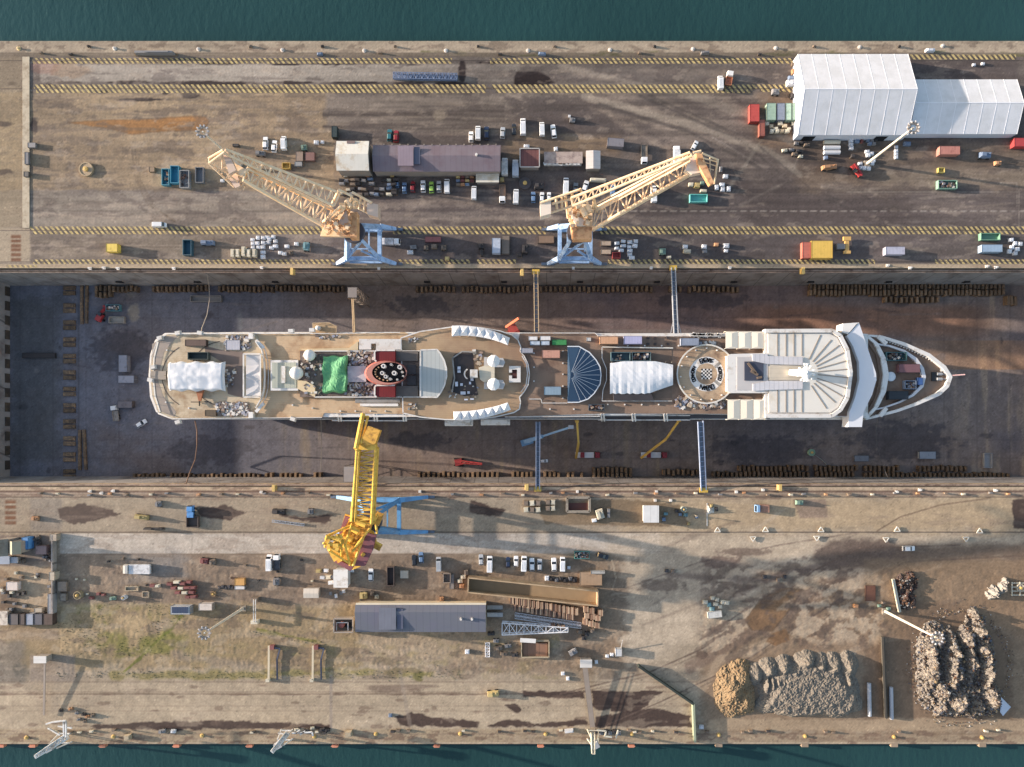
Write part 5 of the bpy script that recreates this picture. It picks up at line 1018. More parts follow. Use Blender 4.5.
for i in range(26):
    q = P(326+r.random()*17, 535+r.random()*14, 36); m.box((q.x, q.y, 35+r.random()*2), (r.uniform(.5, 1.8), r.uniform(.5, 1.8), r.uniform(.3, 1)), r.random()*3)
m.build('luffing_gear', yel, t)
m = MB(); m.box(P(378, 518.5, 26), (2.6, 4.5, .6), -.4); m.box(P(377.5, 546, 24.5), (2.8, 2.5, .6), -.5); m.build('service_platform', yel2, t)
# light masts
def mast(bx, by, hx, hy, label):
    b = P(bx, by); k = math.hypot(hx-NX, hy-NY)/math.hypot(bx-NX, by-NY); zt = H*(1-1/k); t = thing('light_mast', label, 'light mast', b)
    m = MB(); m.cyl((b.x, b.y, .5), (b.x, b.y, zt), .55, 12, .3); m.build('pole', M('mast_cream', (214, 204, 184), .5), t)
    m = MB(); m.box((b.x, b.y, .35), (2.2, 2.2, .7)); m.build('footing', quay, t)
    m = MB(); m.lathe((b.x, b.y, zt-.2), [(1.1, 0), (1.1, .2), (2.1, .2), (2.1, 0), (1.1, 0)], 16); m.build('head_frame', rib, t)
    for i in range(10):
        a = 2*PI*i/10; m = MB(); m.box((b.x+2.0*math.cos(a), b.y+2.0*math.sin(a), zt+.3), (.8, .5, .4), a, .7); m.build('lamp', M('lamp_white', (170, 170, 174), .4), t)
mast(241, 166.6, 202.5, 131.7, 'tall light mast with a ring of lamps left of the western cream crane')
mast(243.5, 608, 205, 634, 'tall light mast with a ring of lamps beside the grass and white huts')
mast(866.5, 164, 913, 127, 'tall cream light mast whose ring of lamps hangs over the white tents')
mast(884.5, 611, 938, 636.5, 'tall cream light mast whose ring of lamps reaches the scrap heap')
# small white slewing cranes at the south harbour edge
def quay_crane(bx, by, tx, ty, label, arm2, w0=1.9, col=(214, 214, 212)):
    t = thing('quay_crane', label, 'crane', P(bx, by), 'small white cranes at the south harbour edge'); wm = M('qc_%d' % col[0], col, .5, var=.08, dirt=(160, 150, 136)); b = P(bx, by); m = MB()
    for i in (-1, 1):
        for j in (-1, 1): m.bar((b.x+i*2.2, b.y+j*1.8, 0), (b.x+i*1.1, b.y+j*1.1, 7), .4)
        m.bar((b.x-2.2, b.y+i*1.8, 1), (b.x+2.2, b.y+i*1.8, 1), .4)
    m.build('portal_frame', wm, t); m = MB(); m.cyl((b.x, b.y, 7), (b.x, b.y, 8.5), 1.3, 12); m.box((b.x, b.y, 9.3), (2.6, 2.2, 1.7), .5); m.build('cab', M('qc_cab', (150, 154, 160), .5), t)
    T = P(tx, ty, 17); B = P(bx, by, 9.8); d_ = (T-B).normalized(); s_ = d_.cross(Vector((0, 0, 1))).normalized(); up = Vector((0, 0, 1)); a = [B+s_*w0/2, B-s_*w0/2, B-s_*w0/2-up, B+s_*w0/2-up]; e = [T+s_*.5, T-s_*.5, T-s_*.5-up*.6, T+s_*.5-up*.6]
    m = MB(); m.truss4(a, e, 9, .45, .25); m.build('jib', wm, t)
    m = MB()
    for p0, p1, z_ in arm2: m.bar(P(*p0, z_), P(*p1, z_), .5)
    m.build('counter_arm', wm, t)
quay_crane(66, 737, 35, 757, 'white quay crane at the far left with a broad jib over the water', [((64, 736), (63.5, 720.5), 11), ((66, 737), (66, 721), 11), ((66, 720.5), (52, 722), 12), ((52, 722), (46, 724), 11), ((60, 735), (48, 728), 5), ((72, 728), (58, 726), 5)])
quay_crane(287, 734, 272, 752, 'white quay crane with a slim open jib, middle one along the south edge', [((286, 734), (278, 733), 9), ((292, 733), (312, 732), 8), ((300, 735), (305, 731), 8), ((312, 732), (313, 736), 8), ((296, 733), (300, 730), 8)], 1.4)
quay_crane(593, 734, 593.5, 754, 'cream quay crane with a narrow jib below the long gangplank', [((591, 733), (592, 741), 9), ((604, 736), (612, 737), 7), ((616, 738), (618, 730), 7), ((597, 730), (606, 731), 7), ((606, 731), (605, 736), 7)], 1.3, (212, 206, 184))
# ================================================================ vehicles
tyre = M('tyre_rubber', (26, 26, 28), .8, rnd=0); wglass = M('window_glass', (30, 36, 44), .12, var=.1, spec=.6, rnd=0)
CARC = {'white': (226, 226, 226), 'silver': (168, 172, 176), 'grey': (112, 116, 120), 'dark': (40, 44, 52), 'navy': (38, 52, 82), 'blue': (96, 128, 168), 'red': (150, 30, 38), 'green': (150, 200, 70), 'teal': (40, 110, 120)}
for k_, v_ in CARC.items(): M('carpaint_'+k_, v_, .3, var=.02, rnd=.03, spec=.6)
def loft(m, secs):
    # secs: (x, half width, z low, z high); closed lofted body
    n = len(secs); o = len(m.v)
    for x, w_, zl, zh in secs: m.v += [(x, -w_, zl), (x, -w_*1.0, zl+(zh-zl)*.55), (x, -w_*.88, zh), (x, w_*.88, zh), (x, w_, zl+(zh-zl)*.55), (x, w_, zl)]
    for i in range(n-1):
        for k in range(6):
            a, b = o+i*6+k, o+i*6+(k+1) % 6; m.f.append((a, b, b+6, a+6)); m.m.append(m.cur)
    m.f.append(tuple(o+k for k in range(5, -1, -1))); m.f.append(tuple(o+(n-1)*6+k for k in range(6))); m.m += [m.cur]*2
    return m
def wheels(t, xs, w_, r, wd=.22):
    for x in xs:
        for s in (-1, 1): m = MB(); m.cyl((x, s*w_-wd*.5, r), (x, s*w_+wd*.5, r), r, 12); m.build('wheel', tyre, t)
def make_car(kind):
    t = thing(kind, 'x', 'car'); pm = MATS['carpaint_white']
    if kind == 'parked_car':
        L = 4.2; m = loft(MB(), [(-2.1, .72, .35, .72), (-2.0, .84, .25, .95), (-1.2, .88, .22, 1.0), (.7, .88, .22, .98), (1.5, .86, .25, .88), (2.0, .78, .3, .72), (2.1, .66, .4, .6)]); m.build('body', pm, t)
        m = MB(); m.add([(-1.95, -.74, .96), (-1.95, .74, .96), (.95, .74, .93), (.95, -.74, .93), (-1.45, -.6, 1.46), (-1.45, .6, 1.46), (.15, .6, 1.45), (.15, -.6, 1.45)], [(0, 1, 5, 4), (1, 2, 6, 5), (2, 3, 7, 6), (3, 0, 4, 7)]); m.build('windows', wglass, t)
        m = MB(); m.add([(-1.55, -.64, 1.45), (-1.55, .64, 1.45), (.22, .64, 1.44), (.22, -.64, 1.44), (-1.4, -.5, 1.53), (-1.4, .5, 1.53), (.05, .5, 1.53), (.05, -.5, 1.53)], [(0, 1, 5, 4), (1, 2, 6, 5), (2, 3, 7, 6), (3, 0, 4, 7), (4, 5, 6, 7)]); m.build('roof', pm, t); wheels(t, (-1.3, 1.35), .78, .32)
        for s in (-1, 1): m = MB(); m.box((2.0, s*.6, .62), (.16, .3, .16)); m.build('headlight', MATS['lamp_white'], t)
    else:
        L = 5.2; m = loft(MB(), [(-2.6, .9, .35, 2.05), (-2.5, .95, .28, 2.15), (1.1, .95, .28, 2.15), (1.35, .95, .28, 2.05), (1.9, .94, .3, 1.25), (2.45, .88, .32, 1.0), (2.6, .75, .4, .8)]); m.build('body', pm, t)
        m = MB(); m.add([(1.33, -.78, 2.06), (1.33, .78, 2.06), (1.93, .82, 1.28), (1.93, -.82, 1.28)], [(0, 3, 2, 1)]); q = [(a*1.012+.01, b, c+.03) for a, b, c in m.v]; m.v = q; m.build('windshield', wglass, t)
        for s in (-1, 1): m = MB(); m.quad((.5, s*.955, 1.25), (1.35, s*.955, 1.25), (1.25, s*.945, 1.75), (.5, s*.945, 1.75)); m.build('side_window', wglass, t)
        wheels(t, (-1.6, 1.6), .86, .35)
        m = MB(); m.box((-.6, 0, 2.16), (2.6, .05, .03)); m.box((-.6, .5, 2.16), (2.6, .05, .03)); m.box((-.6, -.5, 2.16), (2.6, .05, .03)); m.build('roof_groove', MATS['carpaint_silver'], t)
        for s in (-1, 1): m = MB(); m.box((2.48, s*.66, .8), (.16, .3, .18)); m.build('headlight', MATS['lamp_white'], t)
    return t
carP, vanP = make_car('parked_car'), make_car('parked_van'); used = {'c': False, 'v': False}
def vehicle(kind, x, y, ang, col, label, L=None, group='parked cars and vans', z=0.0):
    # ang: heading in the picture, degrees, 0 = nose to the right, 90 = nose up
    p = P(x, y, z+1); loc = (p.x, p.y, z); rz = math.radians(ang); s = 1.0 if not L else S(L)/(4.2 if kind == 'c' else 5.2); s = min(1.25, max(.8, s))
    o = dup(carP if kind == 'c' else vanP, loc, rz, label, group, (s, min(1.12, s), min(1.1, s)), {'carpaint_white': 'carpaint_'+col}); o['category'] = 'car' if kind == 'c' else 'van'; return o
J = random.Random(11)
for k, x, y, a, col, L, lb in [
    ('c', 265.2, 143, 90, 'white', 13, 'white car leftmost of three parked on bare earth west of the white roofed shed'), ('c', 274, 146, 85, 'white', 12, 'white car in the middle of three on bare earth, pulled slightly forward'), ('v', 283.8, 143, 90, 'white', 14, 'white van rightmost of three on bare earth west of the white roofed shed'),
    ('v', 478, 133, 90, 'white', 14.5, 'white van behind the north east corner of the purple shed'), ('c', 471, 136.5, 90, 'white', 11, 'white small car left of the white van behind the purple shed'), ('c', 486.5, 133, 90, 'navy', 14, 'dark blue car right of the white van behind the purple shed'), ('c', 502.6, 132.5, 88, 'silver', 11.5, 'silver car alone between the dark blue car and a dark car north of the sheds'), ('c', 514, 129, 90, 'dark', 11, 'small dark car left of the long white van north of the brown roofed box'),
    ('v', 523, 126.6, 90, 'white', 19, 'long white van, the longest in the row north of the brown roofed box'), ('v', 542, 129, 90, 'white', 14, 'white van second from the right in the row north of the low pink shed'), ('c', 553.6, 131, 100, 'white', 14, 'white car parked askew at the right end of the northern row'),
    ('c', 396, 136, 90, 'red', 12, 'dark red car behind the north side of the purple shed'), ('c', 389.5, 135, 90, 'teal', 12, 'teal car left of the dark red car north of the purple shed'),
    ('c', 397, 183, 90, 'blue', 9, 'small pale blue car at the left end of the row south of the purple shed'), ('c', 404.3, 187.6, 90, 'blue', 11, 'pale blue estate car next to the red car'), ('c', 412.6, 186.3, 90, 'red', 11, 'red car in the row south of the purple shed'), ('c', 423, 186, 90, 'white', 12, 'white car between the red car and the green car'), ('c', 431.4, 187, 90, 'green', 11.5, 'lime green car south of the purple shed'), ('c', 438.8, 186.3, 90, 'silver', 11.5, 'silver car between the green car and a white van'), ('v', 447, 186, 90, 'white', 14.5, 'white van at the right end of the row with the green car'),
    ('v', 474, 192.6, 90, 'white', 14, 'lone white van south of the purple shed, east of the stacked goods'), ('v', 516, 196.5, 90, 'white', 15, 'white van with dark window standing alone between two gaps of the southern row'), ('c', 533.3, 197, 90, 'blue', 11, 'mid blue car left of two white cars beneath the crane counterweight'), ('c', 542, 197, 90, 'white', 10.5, 'white car right of the mid blue car'), ('c', 549, 196.5, 90, 'white', 9.5, 'white car closest to the white crane counterweight'),
    ('v', 566, 186, 90, 'white', 18, 'white van parked under the tail of the eastern crane'), ('c', 575.7, 189, 90, 'grey', 13, 'grey blue car right of the van under the crane tail'), ('c', 585.4, 186, 72, 'white', 12, 'white car parked at a slant below the crane tie'), ('c', 613, 190, 90, 'blue', 12, 'blue car glimpsed between the two booms of the eastern crane'), ('v', 653.7, 194, 90, 'white', 18, 'white van half under the lattice boom of the eastern crane'),
    ('c', 695, 145, 62, 'white', 10, 'white car with black windows by the tip of the eastern crane'), ('v', 720.5, 82.5, 90, 'white', 14, 'white van on the hatched band beside the orange truck'), ('v', 159.7, 224.8, 0, 'white', 13, 'lone white van beside the hatched band near the western end'),
    ('c', 909, 548.6, 0, 'white', 12.5, 'lone white car driving on the muddy road in the south east'), ('v', 269.3, 562.5, 90, 'white', 16, 'white van parked beside the white pickup on the south yard'), ('c', 370.7, 575, 90, 'white', 12.5, 'white car between the yellow crane and the blue roofed shed'),
    ('c', 414, 560.5, 90, 'dark', 11, 'dark navy car leftmost north of the long blue grey shed'), ('c', 421, 557.6, 90, 'blue', 11, 'blue car beside the dark navy one north of the long shed'), ('v', 438.7, 564, 90, 'silver', 14, 'silver van alone north of the long blue grey shed'), ('c', 481, 560, 90, 'silver', 11, 'silver car left of the first tall van in the south row'), ('v', 489.7, 564, 90, 'white', 16, 'white van leftmost of the south row above the trench'),
    ('c', 508, 562.5, 90, 'navy', 10.5, 'navy blue car in the south row above the trench'), ('c', 516, 561.5, 90, 'white', 11, 'white car right of the navy blue car in the south row'), ('v', 524, 563.5, 90, 'white', 15, 'white van right of the white car in the south row'), ('c', 532, 564.7, 90, 'white', 13, 'white car in the middle of the south row between van and small silver car'), ('c', 539.7, 565, 90, 'silver', 12, 'silver car before the gap in the south row'), ('c', 554, 564.7, 90, 'white', 14, 'white car just right of the gap in the south row'), ('v', 562.6, 564, 90, 'white', 14, 'white van rightmost of the south row beside a little white box'),
    ('c', 602.7, 556, -20, 'dark', 12, 'dark car parked at an angle beside the teal and orange skip'), ('c', 544, 461, 0, 'white', 9, 'white car on the dock floor beside the pale blue gangway'), ('c', 141, 423.5, 35, 'white', 13, 'white car on the dock floor astern of the ship, parked at a slant')]:
    dz = DZ if y > 285 and y < 485 else 0
    vehicle(k, x, y, a+J.uniform(-2.5, 2.5), col, lb, L if dz == 0 else L*.95, 'parked cars and vans', dz)
for o in (carP, vanP):
    for ch in list(o.children): bpy.data.objects.remove(ch)
    bpy.data.objects.remove(o)
def truck(x, y, ang, Lpx, col, label, bed=(150, 150, 150), bedh=1.0, box=False, z=0.0, W=2.4, cab=2.1, name='truck', cat='truck'):
    p = P(x, y, z+1.5); t = thing(name, label, cat, (p.x, p.y, z), None, math.radians(ang)); ORG[t.name] = Vector((0, 0, 0)); L = S(Lpx, z+1.5)
    cm = M('cab_%d_%d_%d' % col, col, .4, var=.04); bm = M('bed_%d_%d_%d' % bed, bed, .6, var=.12, dirt=tuple(int(v*.7) for v in bed), dsc=.5)
    m = loft(MB(), [(L/2-cab, W/2-.05, .6, 2.6), (L/2-cab+.9, W/2-.05, .5, 2.65), (L/2-.35, W/2-.05, .5, 2.5), (L/2, W/2-.15, .6, 1.5)]); c = m.build('cab', cm, t)
    m = MB(); m.quad((L/2-.36, -W*.38, 2.46), (L/2-.36, W*.38, 2.46), (L/2+.02, W*.36, 1.5), (L/2+.02, -W*.36, 1.5)); m.v = [(a+.04, b, d_+.04) for a, b, d_ in m.v]; m.build('windshield', wglass, c)
    b0, b1 = -L/2, L/2-cab-.25; m = MB(); m.box(((b0+b1)/2, 0, .85), (b1-b0, .9, .3)); m.build('chassis', tyre, t)
    m = MB()
    if box: m.box(((b0+b1)/2, 0, 1.0+bedh/2), (b1-b0, W, bedh))
    else:
        m.box(((b0+b1)/2, 0, 1.08), (b1-b0, W, .15))
        for s in (-1, 1): m.box(((b0+b1)/2, s*(W/2-.06), 1.15+bedh/2), (b1-b0, .1, bedh)); m.box(((b0+b1)/2+s*((b1-b0)/2-.06), 0, 1.15+bedh/2), (.1, W-.24, bedh-.01))
    m.build('load_box' if box else 'load_bed', bm, t); wheels(t, (L/2-1.1, -L/2+1.0, -L/2+2.1), W/2-.2, .48, .3)
    return t
truck(504.8, 167, 90, 18, (190, 190, 190), 'white box truck parked left of two against the east end of the purple shed', (196, 194, 190), 2.2, True, cab=1.6)
truck(515.5, 168.5, 90, 17.5, (190, 190, 190), 'pale blue grey box truck right of two east of the purple shed', (178, 184, 194), 2.2, True, cab=1.6)
truck(502.3, 193.5, -90, 18, (222, 222, 222), 'white flatbed pickup with brown load south of the purple shed', (150, 120, 96), .5)
truck(644.3, 154, -90, 19, (216, 216, 218), 'flatbed lorry with white cab and bare frame north of the eastern crane', (130, 118, 104), .3)
truck(676.5, 154.5, 90, 17, (224, 224, 224), 'white box lorry beneath the tie of the eastern crane', (226, 226, 226), 2.0, True, cab=1.8)
truck(729.3, 78, 80, 14, (226, 224, 220), 'white and orange recovery truck on the hatched band in the north', (196, 120, 84), .7)
truck(821, 249.2, 180, 8, (196, 104, 84), 'yellow and red tarpaulined lorry beside the dock edge in the east', (226, 184, 66), 2.0, True) if False else None
truck(137, 569, 180, 27, (196, 190, 180), 'long pale truck with a crane arm on the south west yard', (204, 204, 206), 1.2, True, W=3.6)
truck(190.5, 511.5, 90, 12, (70, 136, 204), 'small truck with bright blue cab on the south quay', (70, 136, 204), 1.0, True, cab=2.2)
truck(276.7, 562, 90, 16, (226, 226, 226), 'white pickup with open dark bed beside the white van', (90, 92, 96), .5)
truck(762, 508.5, 180, 14, (120, 160, 200), 'small truck with blue cab carrying a salmon load on the south quay', (168, 120, 96), 1.0, True, cab=1.6, W=3)
truck(115, 413, 97, 16, (216, 216, 216), 'white flatbed truck on the dock floor astern of the ship', (150, 140, 130), .4, z=DZ)
truck(466, 245.8, 180, 14, (222, 222, 224), 'unused', (222, 222, 222), 1, True) if False else None
truck(390, 241.8, 0, 20, (226, 226, 228), 'white tank truck beside the western crane portal', (214, 214, 218), 1.6, True)
# boom lift lorries on the dock floor
def boomtruck(x0, x1, y, pts, label, flip=1):
    c = P((x0+x1)/2, y, DZ+1.4); t = thing('boom_truck', label, 'boom lift', (c.x, c.y, DZ), 'boom trucks on the dock floor'); L = S(x1-x0, DZ)
    rm = M('boom_red', (150, 40, 46), .5); m = loft(MB(), [(c.x+L/2-2.0, 1.2, .5, 2.6)]+[(c.x+L/2-.3, 1.2, .5, 2.5), (c.x+L/2, 1.1, .6, 1.5)]); m.v = [(a, b+c.y, z_+DZ) for a, b, z_ in m.v]; m.build('cab', rm, t)
    m = MB(); m.box((c.x-1.2, c.y, DZ+1.0), (L-2.6, 2.3, .5)); m.build('chassis', M('boom_white', (214, 212, 208), .5), t)
    m = MB(); m.box((c.x-L*.2, c.y, DZ+1.5), (1.6, 2.2, .6)); m.build('turntable', rm, t)
    for dx in (-.35, -.15, .35):
        for s in (-1, 1): m = MB(); m.cyl((c.x+dx*L, c.y+s*1.0-.15, DZ+.5), (c.x+dx*L, c.y+s*1.0+.15, DZ+.5), .5, 10); m.build('wheel', tyre, t)
    m = MB(); q = [P(px, py, z_) for px, py, z_ in pts]
    for i, (a, b) in enumerate(zip(q[:-1], q[1:])): m.bar(a, b, .95-.2*i, .6)
    m.build('boom', M('boom_yellow', (210, 160, 60), .5, var=.1), t); m = MB(); e = q[-1]; m.box(e, (1.4, .9, .8)); m.build('basket', MATS['boom_yellow'], t)
boomtruck(575, 600, 455, [(576, 458, -17.5), (578.5, 443, -6), (577, 421.5, 2)], 'red and white boom truck on the dock floor with an almost upright yellow boom')
boomtruck(641, 667, 455, [(641, 458, -17.5), (666, 439, -8), (679, 420.5, 2)], 'red boom truck on the dock floor with a long slanting yellow boom')
# ================================================================ buildings
def gable(x0, y0, x1, y1, ze, zr, name, label, roofm, wallm, axis='x', cat='shed', flat=False, ridge=.5):
    a, b = P(x0, y1, ze), P(x1, y0, ze); t = thing(name, label, cat, ((a.x+b.x)/2, (a.y+b.y)/2, 0)); m = MB(); m.box(((a.x+b.x)/2, (a.y+b.y)/2, (ze-.1)/2), (b.x-a.x-.5, b.y-a.y-.5, ze-.1)); m.build('wall', wallm, t)
    m = MB()
    if flat: m.box(((a.x+b.x)/2, (a.y+b.y)/2, ze+.1), (b.x-a.x, b.y-a.y, .4))
    elif axis == 'x':
        yr = a.y+(b.y-a.y)*ridge; v = [(a.x, a.y, ze), (b.x, a.y, ze), (b.x, yr, zr), (a.x, yr, zr), (a.x, b.y, ze), (b.x, b.y, ze)]; v += [(p[0], p[1], p[2]-.25) for p in v]; m.add(v, [(0, 1, 2, 3), (3, 2, 5, 4), (6, 9, 8, 7), (9, 10, 11, 8), (0, 3, 9, 6), (3, 4, 10, 9), (1, 7, 8, 2), (2, 8, 11, 5), (0, 6, 7, 1), (4, 5, 11, 10)])
        for xx in (a.x+.3, b.x-.3): m.add([(xx, a.y+.3, ze-.1), (xx, b.y-.3, ze-.1), (xx, yr, zr-.15)], [(0, 1, 2)])
    else:
        xr = a.x+(b.x-a.x)*ridge; v = [(a.x, a.y, ze), (a.x, b.y, ze), (xr, b.y, zr), (xr, a.y, zr), (b.x, b.y, ze), (b.x, a.y, ze)]; v += [(p[0], p[1], p[2]-.25) for p in v]; m.add(v, [(0, 3, 2, 1), (3, 5, 4, 2), (6, 7, 8, 9), (9, 8, 10, 11), (0, 6, 9, 3), (3, 9, 11, 5), (1, 2, 8, 7), (2, 4, 10, 8), (0, 1, 7, 6), (5, 11, 10, 4)])
        for yy in (a.y+.3, b.y-.3): m.add([(a.x+.3, yy, ze-.1), (b.x-.3, yy, ze-.1), (xr, yy, zr-.15)], [(0, 1, 2)])
    rf = m.build('roof', roofm, t); return t, rf, a, b
purp = M('purple_sheet_roof', (116, 104, 112), .55, var=.06, sc=.15, lines=((1, 0, 0), 2.05, .05, .35), dirt=(108, 92, 98), dsc=.12)
bgrey = M('blue_grey_sheet_roof', (98, 101, 112), .5, var=.06, sc=.12, lines=((1, 0, 0), 2.6, .05, .4), dirt=(100, 100, 114), dsc=.1)
wall_p = M('shed_wall', (150, 138, 126), .8, var=.15)
t, rf, a, b = gable(373, 145, 500.5, 171.5, 6, 7.4, 'workshop', 'long workshop with purple grey metal roof and a raised panel north of the dock', purp, wall_p, ridge=.55)
m = MB(); q0, q1 = P(398, 166, 7.5), P(413.5, 146, 7.5); m.box(((q0.x+q1.x)/2, (q0.y+q1.y)/2, 7.6), (q1.x-q0.x, q1.y-q0.y, .5)); m.build('raised_panel', M('purple_panel', (134, 118, 130), .55, lines=((1, 0, 0), 1.1, .06, .3)), rf)
m = MB(); q0, q1 = P(414, 164, 7.4), P(420, 147, 7.4); m.box(((q0.x+q1.x)/2, (q0.y+q1.y)/2, 7.2), (q1.x-q0.x, q1.y-q0.y, .5)); m.build('dark_panel', M('slate_panel', (84, 88, 108), .4), rf)
m = MB(); c1 = P(476.5, 155, 7.4); m.cyl((c1.x, c1.y, 6.8), (c1.x, c1.y, 8.2), .5, 8); m.build('roof_vent', white, rf)
for x in range(376, 500, 8): m = MB(); c1 = P(x, 144.6, 6.1); m.box(c1, (.35, .5, .3)); m.build('roof_bracket', rib, rf)
m = MB(); c1 = P(492, 170.3, 5.5); m.box(c1, (6, .9, .4)); m.build('awning', white, t)
t, rf, a, b = gable(336.5, 141, 369, 170.5, 7.5, 9.2, 'store_shed', 'shed with stained white metal roof left of the purple workshop', M('stained_white_roof', (212, 208, 196), .5, var=.06, lines=((1, 0, 0), 1.4, .05, .15), dirt=(176, 150, 110), dsc=.22, dth=.6), wall_p, ridge=.5)
m = MB(); c1 = P(351, 142.3, 7.8); m.box(c1, (3, 1, .5)); m.build('roof_hatch', M('roof_hatch_d', (120, 100, 96), .6), rf)
gable(476, 174, 499, 182.5, 2.8, 3.1, 'portable_cabin', 'cream white portable cabin in front of the purple workshop', M('cabin_roof', (206, 200, 184), .6, dirt=(176, 160, 130)), wall_p, flat=True, cat='cabin')
t, rf, a, b = gable(520, 148.5, 539.4, 167, 4, 4.2, 'lean_to', 'box shed with rust red ribbed roof east of the box trucks', M('rust_roof', (112, 66, 62), .7, var=.2, lines=((1, 0, 0), 1.5, .12, .4)), wall_p, flat=True)
m = MB(); q = SZ([(520, 148.5), (539.4, 148.5), (539.4, 167), (520, 167), (520, 148.5)], 4.5)
for u_, v_ in zip(q[:-1], q[1:]): m.bar(u_, v_, .35)
m.build('roof_edge', M('edge_grey', (176, 172, 168), .5), rf)
t, rf, a, b = gable(544, 152, 582.5, 163.5, 3.2, 3.4, 'portable_cabin', 'long low shed under patched pinkish tarpaulins north of the eastern crane', M('pink_grey_tarp', (170, 150, 138), .7, var=.12, dirt=(120, 104, 100), dsc=.5), white, flat=True, cat='cabin')
m = MB(); r = random.Random(8)
for k in range(9): q0 = P(546+k*4, 163, 3.3); m.box((q0.x, q0.y, 3.2), (r.uniform(1.5, 3.4), 1.2, .3), r.uniform(-.4, .4))
m.build('tarp_fringe', white, rf)
gable(586, 150.7, 600.4, 168.8, 3.6, 4.1, 'portable_cabin', 'square white roofed cabin with a centre ridge north of the eastern crane', M('white_ribbed', (204, 194, 188), .5, lines=((0, 1, 0), 1.6, .08, .2)), wall_p, axis='y', cat='cabin')
container(607.5, 138, 624, 146.5, 0, 2.6, (126, 122, 128), 'grey container standing slightly askew north of the low pink shed', rz=-.08)
# white storage tents
tw = M('tent_white_n', (214, 214, 217), .5, var=.03, sc=.1, dirt=(202, 202, 203), dsc=.2, dth=.5)
def bigtent(W, ncs, label, name='storage_tent'):
    # W: eaves/ridge pixel positions: (xl_top, y_top, xl_ridge, y_ridge, xl_bot, y_bot, xr_top, xr_ridge, xr_bot, ze, zr)
    xl, yt, xlr, yr, xlb, yb, xr, xrr, xrb, ze, zr = W
    A = P(xl, yt, ze); R0 = P(xlr, yr, zr); Bv = P(xlb, yb, ze); A1 = P(xr, yt, ze); R1 = P(xrr, yr, zr); B1 = P(xrb, yb, ze); x0 = Bv.x; x1 = B1.x; ya, y_r, yb_ = A.y, R0.y, Bv.y
    t = thing(name, label, 'tent', ((x0+x1)/2, (ya+yb_)/2, 0)); m = MB(); zs = ze
    m.quad((x0, yb_, zs), (x1, yb_, zs), (x1, y_r, zr), (x0, y_r, zr)); m.quad((x0, y_r, zr), (x1, y_r, zr), (x1, ya, zs), (x0, ya, zs)); rf = m.build('roof', tw, t)
    m = MB(); m.quad((x0, yb_, 0), (x1, yb_, 0), (x1, yb_, zs), (x0, yb_, zs)); m.quad((x0, ya, 0), (x1, ya, 0), (x1, ya, zs), (x0, ya, zs))
    for x in (x0+.02, x1-.02): m.add([(x, yb_, 0), (x, ya, 0), (x, ya, zs), (x, y_r, zr), (x, yb_, zs)], [(0, 1, 2, 3, 4)])
    m.build('wall', M('tent_wall', (196, 202, 214), .6, var=.03), t)
    m = MB()
    for i in range(ncs+1):
        x = x0+(x1-x0)*i/ncs; m.bar((x, yb_-.05, zs), (x, y_r, zr), .16, .06); m.bar((x, y_r, zr), (x, ya+.05, zs), .16, .06)
    m.bar((x0, y_r, zr+.02), (x1, y_r, zr+.02), .25, .08); m.build('roof_seam', M('seam_white', (224, 224, 228), .5, var=.02), rf)
    return t, x0, x1, ya, yb_
t, x0, x1, ya, yb_ = bigtent((797, 54, 805, 89, 798, 135, 907, 914, 908, 5.0, 11.4), 8, 'larger and taller white storage tent in the north east')
for px in (808, 880): m = MB(); c1 = P(px, 137, 2); m.box((c1.x, yb_-.06, 1.9), (4.5, .1, 3.8)); m.build('door', glassd, t)
bigtent((913, 79.4, 917, 102.7, 910, 134, 1016, 1022, 1017, 3.6, 7.4), 8, 'lower white storage tent joined to the east end of the larger one')
container(750, 104, 759.5, 121.5, 0, 2.6, (196, 70, 62), 'bright red container end on west of the green containers')
for i, (x0, x1, col, nm) in enumerate(((767, 776, (150, 182, 160), 'pale green container at the west end of the row by the big tent'), (777, 785, (126, 138, 158), 'grey blue container between the green ones by the big tent'), (785.8, 791.5, (154, 186, 166), 'green container right of the grey blue one by the big tent'), (792.3, 798.5, (150, 180, 158), 'green container touching the west wall of the big tent'))): container(x0, 103, x1, 120, 0, 2.6, col, nm)
container(759.5, 119.5, 765, 136, 0, 2.2, (156, 84, 70), 'narrow brick red container south of the bright red one')
container(940, 146, 960, 154.5, 0, 2.6, (190, 120, 104), 'salmon container south of the lower white tent')
container(1014.5, 137.8, 1030, 146.5, 0, 2.6, (190, 58, 58), 'red container at the right edge south of the tents')
container(811.5, 240.6, 832.7, 258.2, 0, 2.8, (226, 180, 72), 'big yellow tarpaulined load box beside the dock edge in the east', name='load_box', cat='load box', doors=False)
container(802.5, 242, 811, 258, 0, 2.4, (200, 104, 84), 'red end module against the big yellow load box', name='load_box', cat='load box', doors=False)
container(886, 246.6, 905, 254.6, 0, 2.6, (172, 172, 190), 'lilac grey container standing alone near the dock edge in the east')
container(982, 244.5, 1002.5, 252, 0, 2.6, (144, 170, 196), 'pale blue ribbed container at the far east of the north quay')
skip(981, 233, 1000.5, 240, 0, 1.6, (110, 160, 130), 'green open skip north of the pale blue container', lump=0)
skip(938.5, 180, 957.5, 188.5, 0, 1.8, (120, 160, 140), 'green open skip full of salmon rubble south of the tents', lump=40)
skip(690, 194, 707.6, 202, 0, 1.6, (96, 190, 180), 'turquoise framed open skip south of the eastern crane tip')
skip(161.4, 168.5, 169, 185, 0, 1.8, (66, 140, 160), 'turquoise skip with pale rubble, leftmost of the four', lump=10)
skip(170, 165.5, 178.6, 183, 0, 2.0, (52, 136, 166), 'bright turquoise empty skip, second of the four', lump=0)
